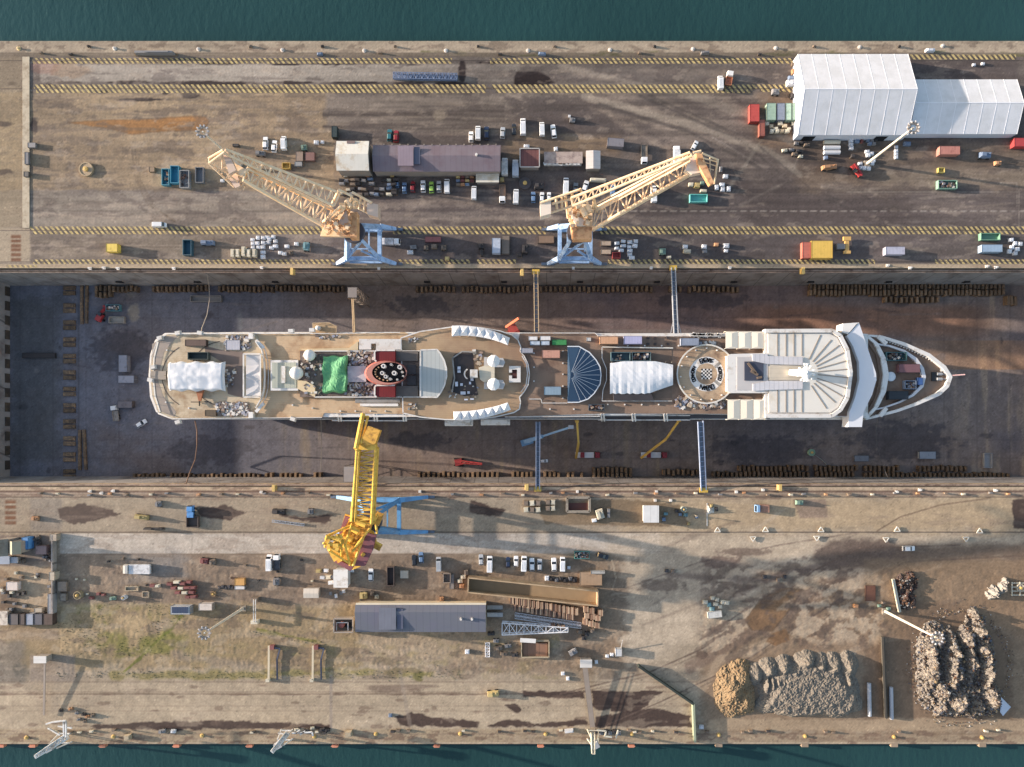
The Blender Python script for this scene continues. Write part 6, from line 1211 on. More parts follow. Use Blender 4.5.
skip(179.4, 170, 188.8, 187.6, 0, 2.0, (150, 150, 150), 'white rimmed skip rusty inside, third of the four', fill=(90, 50, 40), lump=10)
skip(195, 167, 203.3, 182.5, 0, 1.6, (110, 112, 116), 'dark grey skip standing apart to the right of the turquoise ones')
skip(182.5, 239.5, 191.2, 255, 0, 2.0, (50, 92, 110), 'dark teal skip between the two southern hatched bands', lump=0)
container(106, 243.5, 117.3, 251.8, 0, 2.6, (224, 190, 70), 'yellow box standing alone on the western quay', name='yellow_box', cat='box', doors=False)
container(331.5, 126, 337, 137, 0, 2.4, (44, 62, 64), 'dark green narrow container north of the white roofed shed')
skip(282, 162.5, 290, 168.5, 0, 1.3, (190, 150, 64), 'yellow open crate beside the western crane boom', cat='crate', name='open_crate')
for x0, x1, y0, y1, c_, lb in ((295.5, 303, 151.5, 161, (150, 126, 108), 'brown covered crate left of the darker pinkish one'), (305, 314.5, 152, 160.5, (136, 96, 88), 'pinkish brown covered crate on bare earth'), (294.5, 302, 161.5, 166, (140, 140, 140), 'grey low crate below the brown covered crate')): container(x0, y0, x1, y1, 0, 1.3, c_, lb, cat='crate', name='covered_crate', doors=False)
container(437.5+13, 238.0, 463.5+0, 244, 0, 1.2, (142, 84, 84), 'dull red flat load between the cranes by the hatched band', cat='load', name='flat_load', doors=False) if False else container(425, 236.5, 441, 242, 0, 1.2, (142, 82, 80), 'dull red flat load between the two cream cranes', cat='load', name='flat_load', doors=False)
container(492, 238, 500.5, 253.5, 0, 2.4, (170, 182, 200), 'pale blue grey box left of the brown ramp between the cranes', doors=False)
container(501.5, 235.5, 509.5, 254, 0, 1.2, (126, 110, 96), 'brown steel ramp beside the pale blue grey box', cat='ramp', name='loading_ramp', doors=False)
container(538, 235.5, 554, 243, 0, 1.6, (136, 108, 86), 'brown box under the north west foot of the eastern crane', cat='box', name='brown_box', doors=False)
skip(612.5, 252, 620.5, 258, 0, 1.4, (176, 66, 60), 'small red skip among white bags east of the eastern portal')
for y in (243.5, 252): container(601, y-2.5, 611, y+2, 0, 1.1, (190, 164, 140), 'beige crate %s of two beside the eastern portal' % ('north' if y < 250 else 'south'), cat='crate', name='beige_crate', doors=False)
# south buildings
t, rf, a, b = gable(355.4, 604.5, 486, 632, 6.5, 7.6, 'workshop', 'long blue grey metal roofed workshop south of the yellow crane', bgrey, M('cream_wall', (206, 186, 150), .7), ridge=.75)
m = MB(); q0, q1 = P(379, 629.5, 7.6), P(396, 607.5, 7.6); m.box(((q0.x+q1.x)/2, (q0.y+q1.y)/2, 7.55), (q1.x-q0.x, q1.y-q0.y, .5)); m.build('raised_panel', M('slate_light', (104, 108, 122), .5, lines=((1, 0, 0), 1.3, .06, .3)), rf)
m = MB(); q0, q1 = P(397, 629, 7.6), P(403, 609, 7.6); m.box(((q0.x+q1.x)/2, (q0.y+q1.y)/2, 7.2), (q1.x-q0.x, q1.y-q0.y, .5)); m.build('dark_panel', MATS['slate_panel'], rf)
for x in (461, 472): m = MB(); c1 = P(x, 619, 7.6); m.cyl((c1.x, c1.y, 6.8), (c1.x, c1.y, 8.3), .45, 8); m.build('roof_vent', white, rf)
m = MB(); c1, c2 = P(356, 603.8, 6.5), P(486, 603.8, 6.5); m.bar(c1, c2, .7, .3); m.build('gutter', M('gutter_cream', (214, 200, 172), .6), rf)
gable(333.5, 569.5, 348, 587.5, 4.5, 4.7, 'site_cabin', 'large white flat roofed cabin below the yellow crane', white, white, flat=True, cat='cabin')
gable(303.5, 588.5, 318.6, 598, 3.2, 3.6, 'site_cabin', 'small shelter with a cream curved roof on the south yard', M('cream_ribs', (196, 184, 168), .6, lines=((1, 0, 0), 1.4, .1, .2)), wall_p, cat='cabin')
container(170.5, 606, 190, 614.5, 0, 2.8, (176, 180, 184), 'white container with solar panels on the grass edge', doors=True)
m = MB(); q = P(180, 610, 2.95); m.box(q, (6.2, 2.4, .1)); 
o = bpy.data.objects['shipping_container'] if False else None
t = thing('solar_panel', 'dark blue solar panel lying on the white container by the grass', 'solar panel', (q.x, q.y, 2.8)); m.build('panel', M('solar_blue', (62, 74, 100), .25, lines=((1, 0, 0), 1.0, .08, .5)), t); m = MB(); m.box((q.x, q.y, 2.84), (6.4, 2.6, .08)); m.build('frame', white, t)
container(198.5, 603.5, 212, 610.5, 0, 2.6, (196, 184, 172), 'pale container with rusty roof right of the solar topped one')
container(21.5, 537.5, 28, 549.5, 0, 3.4, (72, 140, 206), 'bright blue box cabin at the western yard', cat='cabin', name='blue_cabin')
gable(643.5, 505.5, 658.8, 522.5, 3.4, 3.6, 'site_cabin', 'white ribbed roof cabin beside the dock on the south quay', M('white_ribs2', (214, 212, 208), .5, lines=((1, 0, 0), 2.6, .08, .25)), white, flat=True, cat='cabin')
skip(386.7, 567, 394, 586, 0, 2.4, (90, 76, 70), 'dark brown open container left of a pale mattress box')
container(400, 570.5, 408.5, 578.5, 0, 1.2, (190, 178, 158), 'pale square box with beige lid right of the dark open container', cat='box', name='pale_box', doors=False)
skip(574.5, 551.5, 589.5, 559, 0, 1.6, (60, 120, 116), 'teal ended skip of orange rubble beside the dark slanting car', lump=46)
container(6, 582, 17.6, 590.5, 0, 2.0, (206, 190, 180), 'white tent top with red cross lines on the western yard', cat='tent', name='small_tent', doors=False)
container(35.5, 545.8, 46.5, 554.5, 0, 2.0, (150, 120, 116), 'open white framed box with reddish inside on the western yard', cat='box', name='framed_box', doors=False)
# western yard buildings
gr2 = M('drab_roof', (140, 132, 116), .7, var=.15, dirt=(110, 98, 84))
gable(-4, 539, 8, 556, 6, 7.4, 'old_shed', 'grey brown gabled shed at the left edge of the south yard', gr2, wall_p, axis='y'); gable(9, 541, 21, 554, 6, 7.6, 'old_shed', 'drab tent shaped shed left of the bright blue cabin', M('drab2', (156, 148, 124), .7, var=.12), wall_p, axis='y')
gable(0, 556, 10, 564, 2.5, 2.7, 'old_shed', 'low pale blue roofed hut under the gabled sheds', M('pale_blue_roof', (140, 152, 170), .5), wall_p, flat=True); gable(11, 557, 18, 563, 2, 2.2, 'old_shed', 'tiny pale hut right of the low pale blue one', M('pale_hut', (160, 164, 172), .5), wall_p, flat=True)
gable(-3, 611, 8, 625, 2.5, 2.8, 'old_shed', 'white and brown patched hut at the lower left corner of the yard', M('patched', (196, 182, 166), .7, var=.2, dirt=(96, 80, 74), dsc=.5), wall_p, flat=True)
for i, (x0, x1, cc_, lb) in enumerate(((9, 18, (92, 84, 84), 'dark container first from the left in the bottom row of the west yard'), (19.5, 24.5, (84, 70, 66), 'brown narrow container second in the bottom row of the west yard'), (26, 33, (140, 148, 164), 'pale slate container in the middle of the bottom row of the west yard'), (34, 42, (84, 84, 94), 'slate container fourth in the bottom row of the west yard'), (43, 52.5, (86, 66, 58), 'rust brown container last in the bottom row of the west yard'))): container(x0, 614, x1, 625, 0, 2.6, cc_, lb)
t = thing('yard_wall', 'low concrete wall with a dark cabinet along the west yard edge', 'wall', P(55, 570)); m = MB(); q0, q1 = P(56, 534), P(56, 612); m.box(((q0.x+q1.x)/2, (q0.y+q1.y)/2, 1.2), (.5, abs(q1.y-q0.y), 2.4)); m.build('wall', conc, t)
container(47.5, 594, 53, 614, 0, 2.4, (150, 146, 146), 'long pale slatted container beside the low yard wall'); container(57.5, 581.5, 66.5, 591.5, 0, 1.5, (140, 124, 108), 'flat roofed brown hut right of the low yard wall', cat='hut', name='flat_hut', doors=False); container(60, 593.5, 66, 601, 0, 1.2, (142, 128, 112), 'smaller brown box below the flat roofed hut', cat='box', name='brown_box', doors=False)
container(49, 572, 54.5, 580.5, 0, 3, (180, 164, 142), 'pale block at the yard wall above the slatted container', cat='block', name='pale_block', doors=False); container(49.5, 534, 56.5, 541, 0, 2.4, (176, 158, 136), 'pale box with dark lid at the road end of the yard wall', cat='box', name='pale_box', doors=False); container(34, 611-3, 42, 612.5, 0, 1.8, (176, 160, 138), 'beige crate beside the bottom row of containers in the west yard', cat='crate', name='beige_crate', doors=False)
def tank(x, y, r, h, col, label, name='round_tank', rim=None, z=0.0):
    c1 = P(x, y, z+h); R = S(r, z+h); t = thing(name, label, 'tank', (c1.x, c1.y, z)); m = MB(); m.lathe((c1.x, c1.y, z), [(R, 0), (R, h), (R*.86, h), (R*.84, h*.8), (.01, h*.8)], 20); m.build('drum', M('tank_%d_%d_%d' % col, col, .7, var=.1), t)
    m = MB(); m.lathe((c1.x, c1.y, z), [(R*.34, h*.8), (R*.34, h+.4), (.01, h+.5)], 12); m.build('cap', M('tank_yellow', (206, 166, 84), .6), t); return t
tank(77, 595.5, 4.0, 2.0, (150, 134, 104), 'round drum with a yellow cap beside the west yard wall'); tank(85.6, 169, 7, .9, (172, 148, 114), 'round concrete base with yellow middle on bare earth in the north west')
# concrete strip wall in the north west with cabinets
t = thing('low_wall', 'long pale concrete upstand running down the north west quay', 'wall', P(26.5, 142)); m = MB(); q0, q1 = P(22.8, 228), P(29.8, 57); m.box(((q0.x+q1.x)/2, (q0.y+q1.y)/2, .125), (q1.x-q0.x, q1.y-q0.y, .25)); m.build('wall', M('pale_upstand', (184, 168, 142), .9, var=.15, dirt=(140, 124, 104), dsc=.3), t)
for x, y, w_, h_, c_, lb in ((31.5, 145, 8, 5, (130, 128, 130), 'grey electric cabinet on the concrete upstand'), (26.5, 158, 4, 12, (112, 112, 118), 'grey ladder rack lying along the upstand'), (26, 174, 5, 5, (90, 86, 84), 'dark valve box at the lower part of the upstand'), (151.7, 169.3, 5.5, 5, (150, 124, 96), 'small brown box with dark opening near the turquoise skips'), (235.5, 145, 6, 2.5, (70, 66, 64), 'small dark box near the tip of the western crane')):
    container(x-w_/2, y-h_/2, x+w_/2, y+h_/2, .25 if x < 29.5 else 0, 1.1, c_, lb, cat='cabinet', name='cabinet', doors=False)
# blue truss gangway lying on the quay
def lattice(name, label, cat, a, b, wd, ht, n, mat, z=0.2, z2=None, end=1.0, cw=.22, lw=.14, deck=None, par=None):
    A, B = P(*a, z+ht), P(*b, (z if z2 is None else z2)+ht); d_ = (B-A).normalized(); s_ = d_.cross(Vector((0, 0, 1))).normalized(); dn = Vector((0, 0, -ht))
    t = thing(name, label, cat, (A+B)/2-Vector((0, 0, ht))); m = MB(); m.truss4([A+s_*wd/2, A-s_*wd/2, A-s_*wd/2+dn, A+s_*wd/2+dn], [B+s_*wd/2*end, B-s_*wd/2*end, B-s_*wd/2*end+dn, B+s_*wd/2*end+dn], n, cw, lw); m.build('truss', mat, t)
    if deck: m = MB(); m.bar(A+dn, B+dn, wd*.8, .1); m.build('walkway', deck, t)
    return t, A, B
galv = M('galvanised', (168, 172, 180), .5, var=.1); bsteel = M('blue_steel', (112, 132, 168), .5, var=.12)
lattice('gangway', 'blue grey truss gangway lying flat on the northern quay', 'gangway', (393, 75), (457, 76.3), 2.3, 1.2, 22, bsteel, deck=M('gangdeck', (90, 100, 124), .6))
lattice('truss_boom', 'white tapered lattice boom lying north of the brown roofed store', 'boom', (502, 629), (568, 630), 4.6, 2.6, 9, M('white_truss', (206, 206, 210), .5), end=.35, cw=.4, lw=.25)
for dy in (0, 3.4): lattice('pipe_bundle', 'slim white lattice ladder %s above the tapered boom' % ('uppermost' if dy == 0 else 'lower'), 'ladder', (515, 614+dy), (581, 624+dy), 1.0, .5, 20, M('white_truss', (206, 206, 210), .5), cw=.16, lw=.1)
t = lattice('floor_frame', 'white floor frame lattice standing near the blue roofed workshop corner', 'frame', (487.5, 643), (487.5, 657), 1.6, .6, 5, M('white_truss', (206, 206, 210), .5))[0]
# gangways from quay to ship
def gangway(label, a, za, b, zb2, wd, mat, cap=None, n=14, flare=False):
    A, B = P(*a, za), P(*b, zb2); d_ = (B-A).normalized(); s_ = d_.cross(Vector((0, 0, 1))).normalized(); t = thing('gangway', label, 'gangway', A)
    m = MB()
    for s in (-1, 1): m.bar(A+s_*wd/2*s, B+s_*wd/2*s, .3, .9)
    for k in range(n): q = A.lerp(B, k/n); m.bar(q-s_*wd/2, q+s_*wd/2, .18, .12)
    if flare:
        for s in (-1, 1): m.bar(B.lerp(A, .2)+s_*s*wd/2, B+s_*s*wd*1.3, .22)
    m.build('frame', mat, t); m = MB(); m.bar(A-Vector((0, 0, .3)), B-Vector((0, 0, .3)), wd*.7, .1); m.build('walkway', M('walkway_slate', (96, 106, 124), .6), t)
    if cap: c1 = A; m = MB(); m.box((c1.x, c1.y, c1.z+.1), (wd+1.3, 1.9, .5)); m.build('landing', M('landing_yellow', (214, 170, 60), .5), t)
    return t
gangway('brown and pale gangway from the north quay to the ship beside the containers', (535.8, 272, ), .6, (536.6, 332), Z-1, 1.5, M('tan_steel', (176, 150, 116), .6), True)
gangway('white gangway with a flared foot from the north quay to the ship', (673.2, 268), .6, (676, 334), Z-1, 1.5, galv, True, flare=True)
gangway('thin mast like gangway from the north ledge to the ship aft', (352.5, 292), -3, (354.3, 333.5), Z-1, .5, M('tan_steel', (176, 150, 116), .6))
gangway('pale blue gangway from the south quay to the ship amidships', (537.8, 489), .6, (538, 422), Z-2, 1.4, M('blue_galv', (130, 144, 172), .5), True)
gangway('wide pale blue gangway from the south quay to the ship below the awnings', (703.6, 490), .6, (700.5, 421.5), Z-2, 1.9, M('blue_galv2', (150, 164, 192), .5), True)
t = thing('access_tower', 'brown scaffold stair tower on the dock edge under the thin gangway', 'tower', P(353, 291, -10)); m = MB(); c1 = P(353, 293, 0); m.truss4([(c1.x-1.8, c1.y-2, 1), (c1.x+1.8, c1.y-2, 1), (c1.x+1.8, c1.y+2, 1), (c1.x-1.8, c1.y+2, 1)], [(c1.x-1.8, c1.y-2, DZ), (c1.x+1.8, c1.y-2, DZ), (c1.x+1.8, c1.y+2, DZ), (c1.x-1.8, c1.y+2, DZ)], 8, .25, .15); m.build('scaffold', M('brown_steel', (126, 110, 96), .6), t); m = MB(); m.box((c1.x, c1.y, 1), (3.8, 4.2, .15)); m.build('platform', MATS['stair_grey'], t)
t = thing('access_tower', 'brown scaffold tower on the south dock edge left of the yellow boom', 'tower', P(350, 478, -10)); m = MB(); c1 = P(350, 474, 0); m.truss4([(c1.x-2.2, c1.y-3, 1), (c1.x+2.2, c1.y-3, 1), (c1.x+2.2, c1.y+3, 1), (c1.x-2.2, c1.y+3, 1)], [(c1.x-2.2, c1.y-3, DZ), (c1.x+2.2, c1.y-3, DZ), (c1.x+2.2, c1.y+3, DZ), (c1.x-2.2, c1.y+3, DZ)], 8, .25, .15); m.build('scaffold', MATS['brown_steel'], t); m = MB(); m.box((c1.x, c1.y, 1), (4.4, 6, .15)); m.build('platform', MATS['stair_grey'], t)
t = thing('scaffold_platform', 'tan scaffold platform hanging on the north side of the ship aft', 'scaffold', P(325, 329, Z-3)); slab('platform', [(312, 323), (329, 322.5), (337, 326), (336, 335), (313, 335)], Z-3.2, Z-3, M('ply_tan', (176, 146, 108), .8, var=.15), t); railing('guard_rail', [(313, 334), (312.5, 323), (329, 322.5), (336.5, 326.5), (336, 334)], Z-3, M('tan_steel', (176, 150, 116), .6), t, w=.2)
m = MB(); c1 = P(318, 328, Z-2); m.lathe((c1.x, c1.y, Z-3), [(.9, 0), (.9, 1.4), (.01, 2)], 10); m.build('water_drum', white, t)
def hose(label, pts, col=(126, 96, 76), r=.22, name='hose'):
    m = MB(); q = [P(*p) for p in pts]; m.tube(q, r, 6); tag(m.build(name, M('hose_%d_%d_%d' % col, col, .7), loc=q[0]), label, 'hose')
hose('pale hose curving from the north ledge to the ship stern', [(207, 274, -2), (209, 285, -12), (209.5, 300, -12), (207, 315, -4), (202, 328, 8), (201, 333, Z)], (170, 156, 140), .16)
hose('rust brown hose hanging from the stern down to the south dock edge', [(195, 421, Z-4), (197, 430, -2), (197, 445, -14), (195, 460, -16), (190, 472, -10), (186, 484, -2)], (132, 98, 76), .22)
hose('thin grey cable hanging from the bow to the south dock edge', [(878, 418, 8), (876, 430, -4), (877, 445, -14), (882, 464, -16), (888, 478, -6)], (96, 92, 92), .1)
hose('grey cable below the aft deck running to the south dock edge', [(321, 420, 4), (321.5, 445, -10), (321, 470, -8)], (120, 112, 100), .12)
t = thing('boom_lift', 'long sky blue boom lift reaching the ship from the dock floor', 'boom lift', P(524, 442, DZ)); m = MB(); a_, b_ = P(524.5, 442, -15), P(571, 427, 0); m.bar(a_, a_.lerp(b_, .4), 1.5, .9); m.bar(a_.lerp(b_, .35), b_, .8, .5); m.build('boom', M('boom_blue', (104, 150, 190), .5), t); m = MB(); m.box((a_.x+1, a_.y, DZ+1.2), (5, 2.6, 1.6), .3); m.build('base', M('boom_blue', (104, 150, 190), .5), t); m = MB(); m.box(b_, (2, 1.4, 1)); m.build('basket', galv, t)
t = thing('crawler_crane', 'red crawler crane with low lattice boom on the dock floor by the south wall', 'crane', P(466, 463, DZ)); m = MB(); c1 = P(459, 462, DZ); m.box((c1.x, c1.y, DZ+1.6), (3, 2.6, 1.6), .2); m.build('body', M('crane_red', (176, 50, 48), .5), t); m = MB(); m.truss4([P(461, 462, DZ+2.5)+Vector((0, .6, 0)), P(461, 462, DZ+2.5)-Vector((0, .6, 0)), P(461, 462, DZ+1.5)-Vector((0, .6, 0)), P(461, 462, DZ+1.5)+Vector((0, .6, 0))], [P(482, 464, DZ+4)+Vector((0, .3, 0)), P(482, 464, DZ+4)-Vector((0, .3, 0)), P(482, 464, DZ+3.5)-Vector((0, .3, 0)), P(482, 464, DZ+3.5)+Vector((0, .3, 0))], 8, .28, .18); m.build('lattice_boom', M('crane_red', (176, 50, 48), .5), t)
for s in (-1, 1): m = MB(); m.box((c1.x, c1.y+s*1.4, DZ+.4), (4, .6, .8)); m.build('track', tyre, t)
t = thing('boom_lift', 'orange boom lift beside the north side of the lido deck', 'boom lift', P(510, 329, DZ)); m = MB(); m.bar(P(506, 327, -8), P(519, 318, 0), .9, .7); m.build('boom', M('lift_orange', (196, 96, 60), .5), t); m = MB(); c1 = P(513, 329, -6); m.box((c1.x, c1.y, -6), (3.4, 3, 1.4), .5); m.build('turret', M('lift_red', (170, 60, 52), .5), t); m = MB(); m.cyl((c1.x, c1.y, DZ), (c1.x, c1.y, -6.8), .5, 8); m.box((c1.x, c1.y, DZ+.6), (5, 3, 1.2)); m.build('riser', MATS['lift_red'], t)
# ================================================================ dock floor things
t = thing('wheel_loader', 'red loader on the dock floor near the north west corner', 'loader', P(102, 317, DZ)); rm = M('loader_red', (176, 44, 48), .5); c1 = P(101.5, 318, DZ); m = MB(); m.box((c1.x, c1.y, DZ+1.3), (2.2, 3.2, 1.4), -.5); m.build('body', rm, t); m = MB(); m.box((c1.x+.7, c1.y+1.3, DZ+2.3), (1.4, 1.4, .9), -.5); m.build('cab', wglass, t); m = MB(); m.bar((c1.x+.9, c1.y+1.8, DZ+1.8), (c1.x+2.1, c1.y+4, DZ+.8), 1.2, .3); m.box((c1.x+2.2, c1.y+4.3, DZ+.6), (2.4, .9, .8), -.5); m.build('bucket', rm, t)
for a_ in (-1, 1):
    for b2 in (-1, 1): m = MB(); m.cyl((c1.x+a_*1.2, c1.y+b2*1.1, DZ+.55), (c1.x+a_*1.6, c1.y+b2*1.1, DZ+.55), .55, 10); m.build('wheel', tyre, t)
skip(105.5, 304.5, 120, 311, DZ, 1.4, (76, 130, 140), 'turquoise open bin of scraps above the red loader', lump=30); skip(108.5, 316.5, 124, 323, DZ, 1.2, (150, 142, 130), 'pale framed open bin right of the red loader', lump=0)
container(118.5, 355, 127, 372, DZ, 2.6, (134, 138, 152), 'grey lilac container end on astern of the ship'); container(118, 375.5, 134, 383, DZ, 2.6, (140, 144, 158), 'grey lilac container lying east west directly behind the stern'); container(117.5, 401, 132, 408, DZ, 2.4, (112, 106, 112), 'darker grey container above the white flatbed truck')
skip(190, 295.5, 221, 301.5, DZ, 1.6, (136, 130, 124), 'long grey open cradle by the north wall of the dock'); container(22, 353, 55, 358, DZ, 1.0, (58, 50, 48), 'long dark beam lying on the western dock floor', cat='beam', name='steel_beam', doors=False)
container(854.5, 455.5, 869, 461.5, DZ, .8, (120, 124, 132), 'grey pallet of blocks near the south wall forward', cat='pallet', name='block_pallet', doors=False); container(919.5, 451.5, 936, 459, DZ, 1.6, (140, 148, 158), 'grey metal cage on the dock floor under the bow', cat='cage', name='metal_cage', doors=False); skip(984.5, 453, 992.5, 468, DZ, 1.4, (150, 148, 146), 'upright pale framed bin at the eastern dock floor')
t = tank(812, 452.5, 3.4, 1.6, (130, 168, 140), 'green round basin with a hose on the dock floor', z=DZ); hose('short pale hose from the green basin to the timber blocks', [(815, 455, DZ+.4), (822, 460, DZ+.3), (828, 466, DZ+.3)], (150, 150, 140), .14)
tb = M('timber_dark', (104, 84, 66), .9, var=.3, sc=1, dirt=(150, 120, 88), dsc=.8, rnd=.25); tb2 = M('timber_brown', (132, 104, 76), .9, var=.25, sc=1, rnd=.25)
# keel blocks on edge along the walls, each its own
def block_row(xs, y, h, label, group, mat, wpx=2.6, lpx=5.5):
    first = None
    for x in xs:
        q = P(x, y, DZ+h)
        if first is None:
            m = MB(); m.box((q.x, q.y, DZ+h*.5), (S(wpx, DZ), S(lpx, DZ), h)); m.box((q.x, q.y, DZ+h+.1), (S(wpx, DZ)*.86, S(lpx, DZ)*.92, .2), 0, .9); first = m.build('timber_block', mat, loc=(q.x, q.y, DZ)); tag(first, label, 'timber block', group)
        else:
            o = first.copy(); COL.objects.link(o); o.location = (q.x+J.uniform(-.1, .1), q.y+J.uniform(-.35, .35), DZ); o.rotation_euler = (0, 0, J.uniform(-.06, .06))
def fr(a, b, s, skip_=()): return [x for x in np.arange(a, b, s) if not any(u <= x <= v for u, v in skip_)]
block_row(fr(96, 345, 4.4, ((136, 152), (208, 215), (345, 352))), 288.5, 2.2, 'dark timber block in the long row at the foot of the north wall, western half', 'timber blocks at the foot of the north wall west', tb)
block_row(fr(96, 112, 4.4), 294, 2.0, 'dark timber block in the short second row near the north west corner', 'second row of timber blocks north west', tb)
block_row(fr(417, 531, 4.6, ((454, 460), (500, 503))), 289, 2.2, 'brown timber block at the foot of the north wall beside the lido deck', 'timber blocks at the foot of the north wall middle', tb2)
block_row(fr(541, 738, 4.8, ((655, 668), (683, 686))), 289, 2.2, 'brown timber block at the foot of the north wall between the gangways and the tents', 'timber blocks at the foot of the north wall east of middle', tb2)
for k, y in enumerate((286.5, 292.5)): block_row(fr(811, 1006, 4.1), y, 2.2+.3*k, 'timber block in the %s row of the long double stack under the north wall forward' % ('upper', 'lower')[k], 'timber blocks %s row north east' % ('upper', 'lower')[k], tb if k == 0 else tb2)
block_row(fr(886, 942, 5.2), 299.5, 2.0, 'timber block in the short third row under the north wall forward', 'third row of timber blocks north east', tb2); block_row([1008.5, 1012, 1016], 300, 2.4, 'tall timber block at the east end of the north rows', 'tall timber blocks north east', tb2, 3, 9)
block_row(fr(134, 260, 4.6, ((163, 168),)), 476.5, 2.2, 'dark timber block at the foot of the south wall, western part', 'timber blocks at the foot of the south wall west', tb)
block_row(fr(266, 324, 4.9, ((275, 279), (304, 313))), 476, 2.4, 'brown timber block at the foot of the south wall left of the yellow crane boom', 'timber blocks south wall left of the boom', tb2)
block_row(fr(419, 502, 4.9, ()), 475, 2.4, 'brown timber block at the foot of the south wall right of the yellow crane boom', 'timber blocks south wall right of the boom', tb2)
block_row(fr(513, 586, 4.6, ((535, 542), (560, 564), (577, 581))), 474.5, 2.2, 'brown timber block at the foot of the south wall by the pale blue gangway', 'timber blocks south wall by the gangway', tb2)
for k, y in enumerate((470, 475.5)): block_row(fr(594, 631, 4.6), y, 2.2, 'brown timber block in the %s row of the double stack between the south gangways' % ('upper', 'lower')[k], 'double stack of timber blocks %s south' % ('upper', 'lower')[k], tb2)
block_row(fr(664, 700, 4.8), 472.5, 2.3, 'brown timber block at the foot of the south wall just left of the wide gangway', 'timber blocks left of the wide gangway', tb2)
for k, y in enumerate((468.5, 474.5)): block_row(fr(714 if k else 740, 858, 4.5, ((811, 815),)), y, 2.2, 'dark timber block in the %s row under the south wall below the awnings' % ('upper', 'lower')[k], 'double rows of dark timber blocks %s south east' % ('upper', 'lower')[k], tb)
block_row(fr(866, 1010, 4.6), 475.5, 2.2, 'dark timber block in the lowest row of the south wall under the bow', 'dark timber blocks lower row under the bow', tb); block_row(fr(866, 900, 4.6)+fr(920, 970, 4.6), 468.5, 2.0, 'dark timber block in the upper row of the south wall under the bow', 'dark timber blocks upper row under the bow', tb)
# recessed keel block pairs in the west
for i, y in enumerate((290.5, 308, 325, 342, 358.5, 375, 391.5, 408, 424, 441, 457, 474)):
    for dy in (-2.6, 2.6): block_row([69], y+dy, .5, 'flat dark timber pad in the column of paired pads on the western dock floor', 'paired timber pads on the western dock floor', tb, 12, 4.2)
block_row([81.5, 86.5], 304, .5, 'long dark timber pad beside the paired pads, northern end', 'long timber pads north', tb, 3, 40); block_row([79.5, 84.5], 450, .5, 'long dark timber pad beside the paired pads, southern end', 'long timber pads south', tb, 3, 40)
# ================================================================ small goods, each its own thing
def proto_bag():
    t = thing('bulk_bag', 'x', 'bag'); m = MB(); m.box((0, 0, .45), (1.3, 1.3, .9), 0, .95); m.box((0, 0, .98), (1.1, 1.1, .18), 0, .7); m.build('sack', M('bag_white', (206, 208, 212), .7, var=.05, rnd=.12), t)
    m = MB()
    for i in (-1, 1):
        for j in (-1, 1): m.bar((i*.42, j*.42, .9), (i*.3, j*.3, 1.3), .08); 
    m.build('strap', M('strap_blue', (90, 110, 150), .7), t); return t
def proto_pallet():
    t = thing('pallet_load', 'x', 'pallet'); m = MB()
    for i in range(5): m.box((0, -.5+i*.25, .17), (1.3, .14, .04))
    for i in (-1, 0, 1): m.box((i*.55, 0, .08), (.14, 1.1, .14))
    m.build('pallet', M('pallet_wood', (150, 124, 92), .9, rnd=.2), t); m = MB(); m.box((0, 0, .75), (1.15, 1.0, 1.1), 0, .96); m.box((.1, .05, 1.36), (.7, .6, .15)); m.build('load', M('load_beige', (186, 168, 138), .8, rnd=.2), t); return t
def proto_gear():
    t = thing('site_machine', 'x', 'machine'); m = MB(); m.box((0, 0, .7), (1.8, 1.2, .8), 0, .9); m.box((-.4, 0, 1.3), (.7, .8, .5)); m.cyl((.5, .2, 1.0), (.5, .2, 1.7), .12, 6); m.build('body', M('gear_grey', (134, 134, 138), .6, rnd=.15), t)
    for i in (-1, 1):
        for j in (-1, 1): m = MB(); m.cyl((i*.6, j*.55, .3), (i*.6, j*.7, .3), .3, 8); m.build('wheel', tyre, t)
    return t
PB, PP, PG = proto_bag(), proto_pallet(), proto_gear()
for nm, c_ in (('load_white', (204, 206, 210)), ('load_dark', (66, 60, 60)), ('load_brown', (130, 106, 84)), ('load_red', (146, 64, 60)), ('load_yellow', (200, 166, 80)), ('load_blue', (96, 124, 164)), ('load_green', (110, 150, 126)), ('load_grey', (124, 122, 124)), ('load_teal', (90, 150, 160)), ('load_orange', (206, 130, 70)), ('load_cream', (204, 190, 156))): c_ = tuple(sum(c_)/3+(v-sum(c_)/3)*.7 for v in c_); M(nm, c_, .7, var=.1, rnd=.12)
def item(kind, x, y, wpx, hpx, col, label, group=None, z=0.0, ang=None):
    pr = {'b': PB, 'p': PP, 'g': PG}[kind]; q = P(x, y, z+1); base = {'b': (1.35, 1.35), 'p': (1.3, 1.15), 'g': (1.9, 1.3)}[kind]; key = {'b': 'bag_white', 'p': 'load_beige', 'g': 'gear_grey'}[kind]
    sx, sy = S(wpx, z+1)/base[0], S(hpx, z+1)/base[1]
    return dup(pr, (q.x, q.y, z), J.uniform(-.12, .12) if ang is None else ang, label, group, (sx, sy, min(1.8, max(.7, (sx+sy)/2*.8))), {key: col} if col else None)
def cluster(kind, pts, w, h, cols, label, group, z=0.0):
    for i, (x, y) in enumerate(pts): item(kind, x, y, w*J.uniform(.85, 1.15), h*J.uniform(.85, 1.15), cols[i % len(cols)] if cols else None, label, group, z)
WB, LW = None, 'load_white'
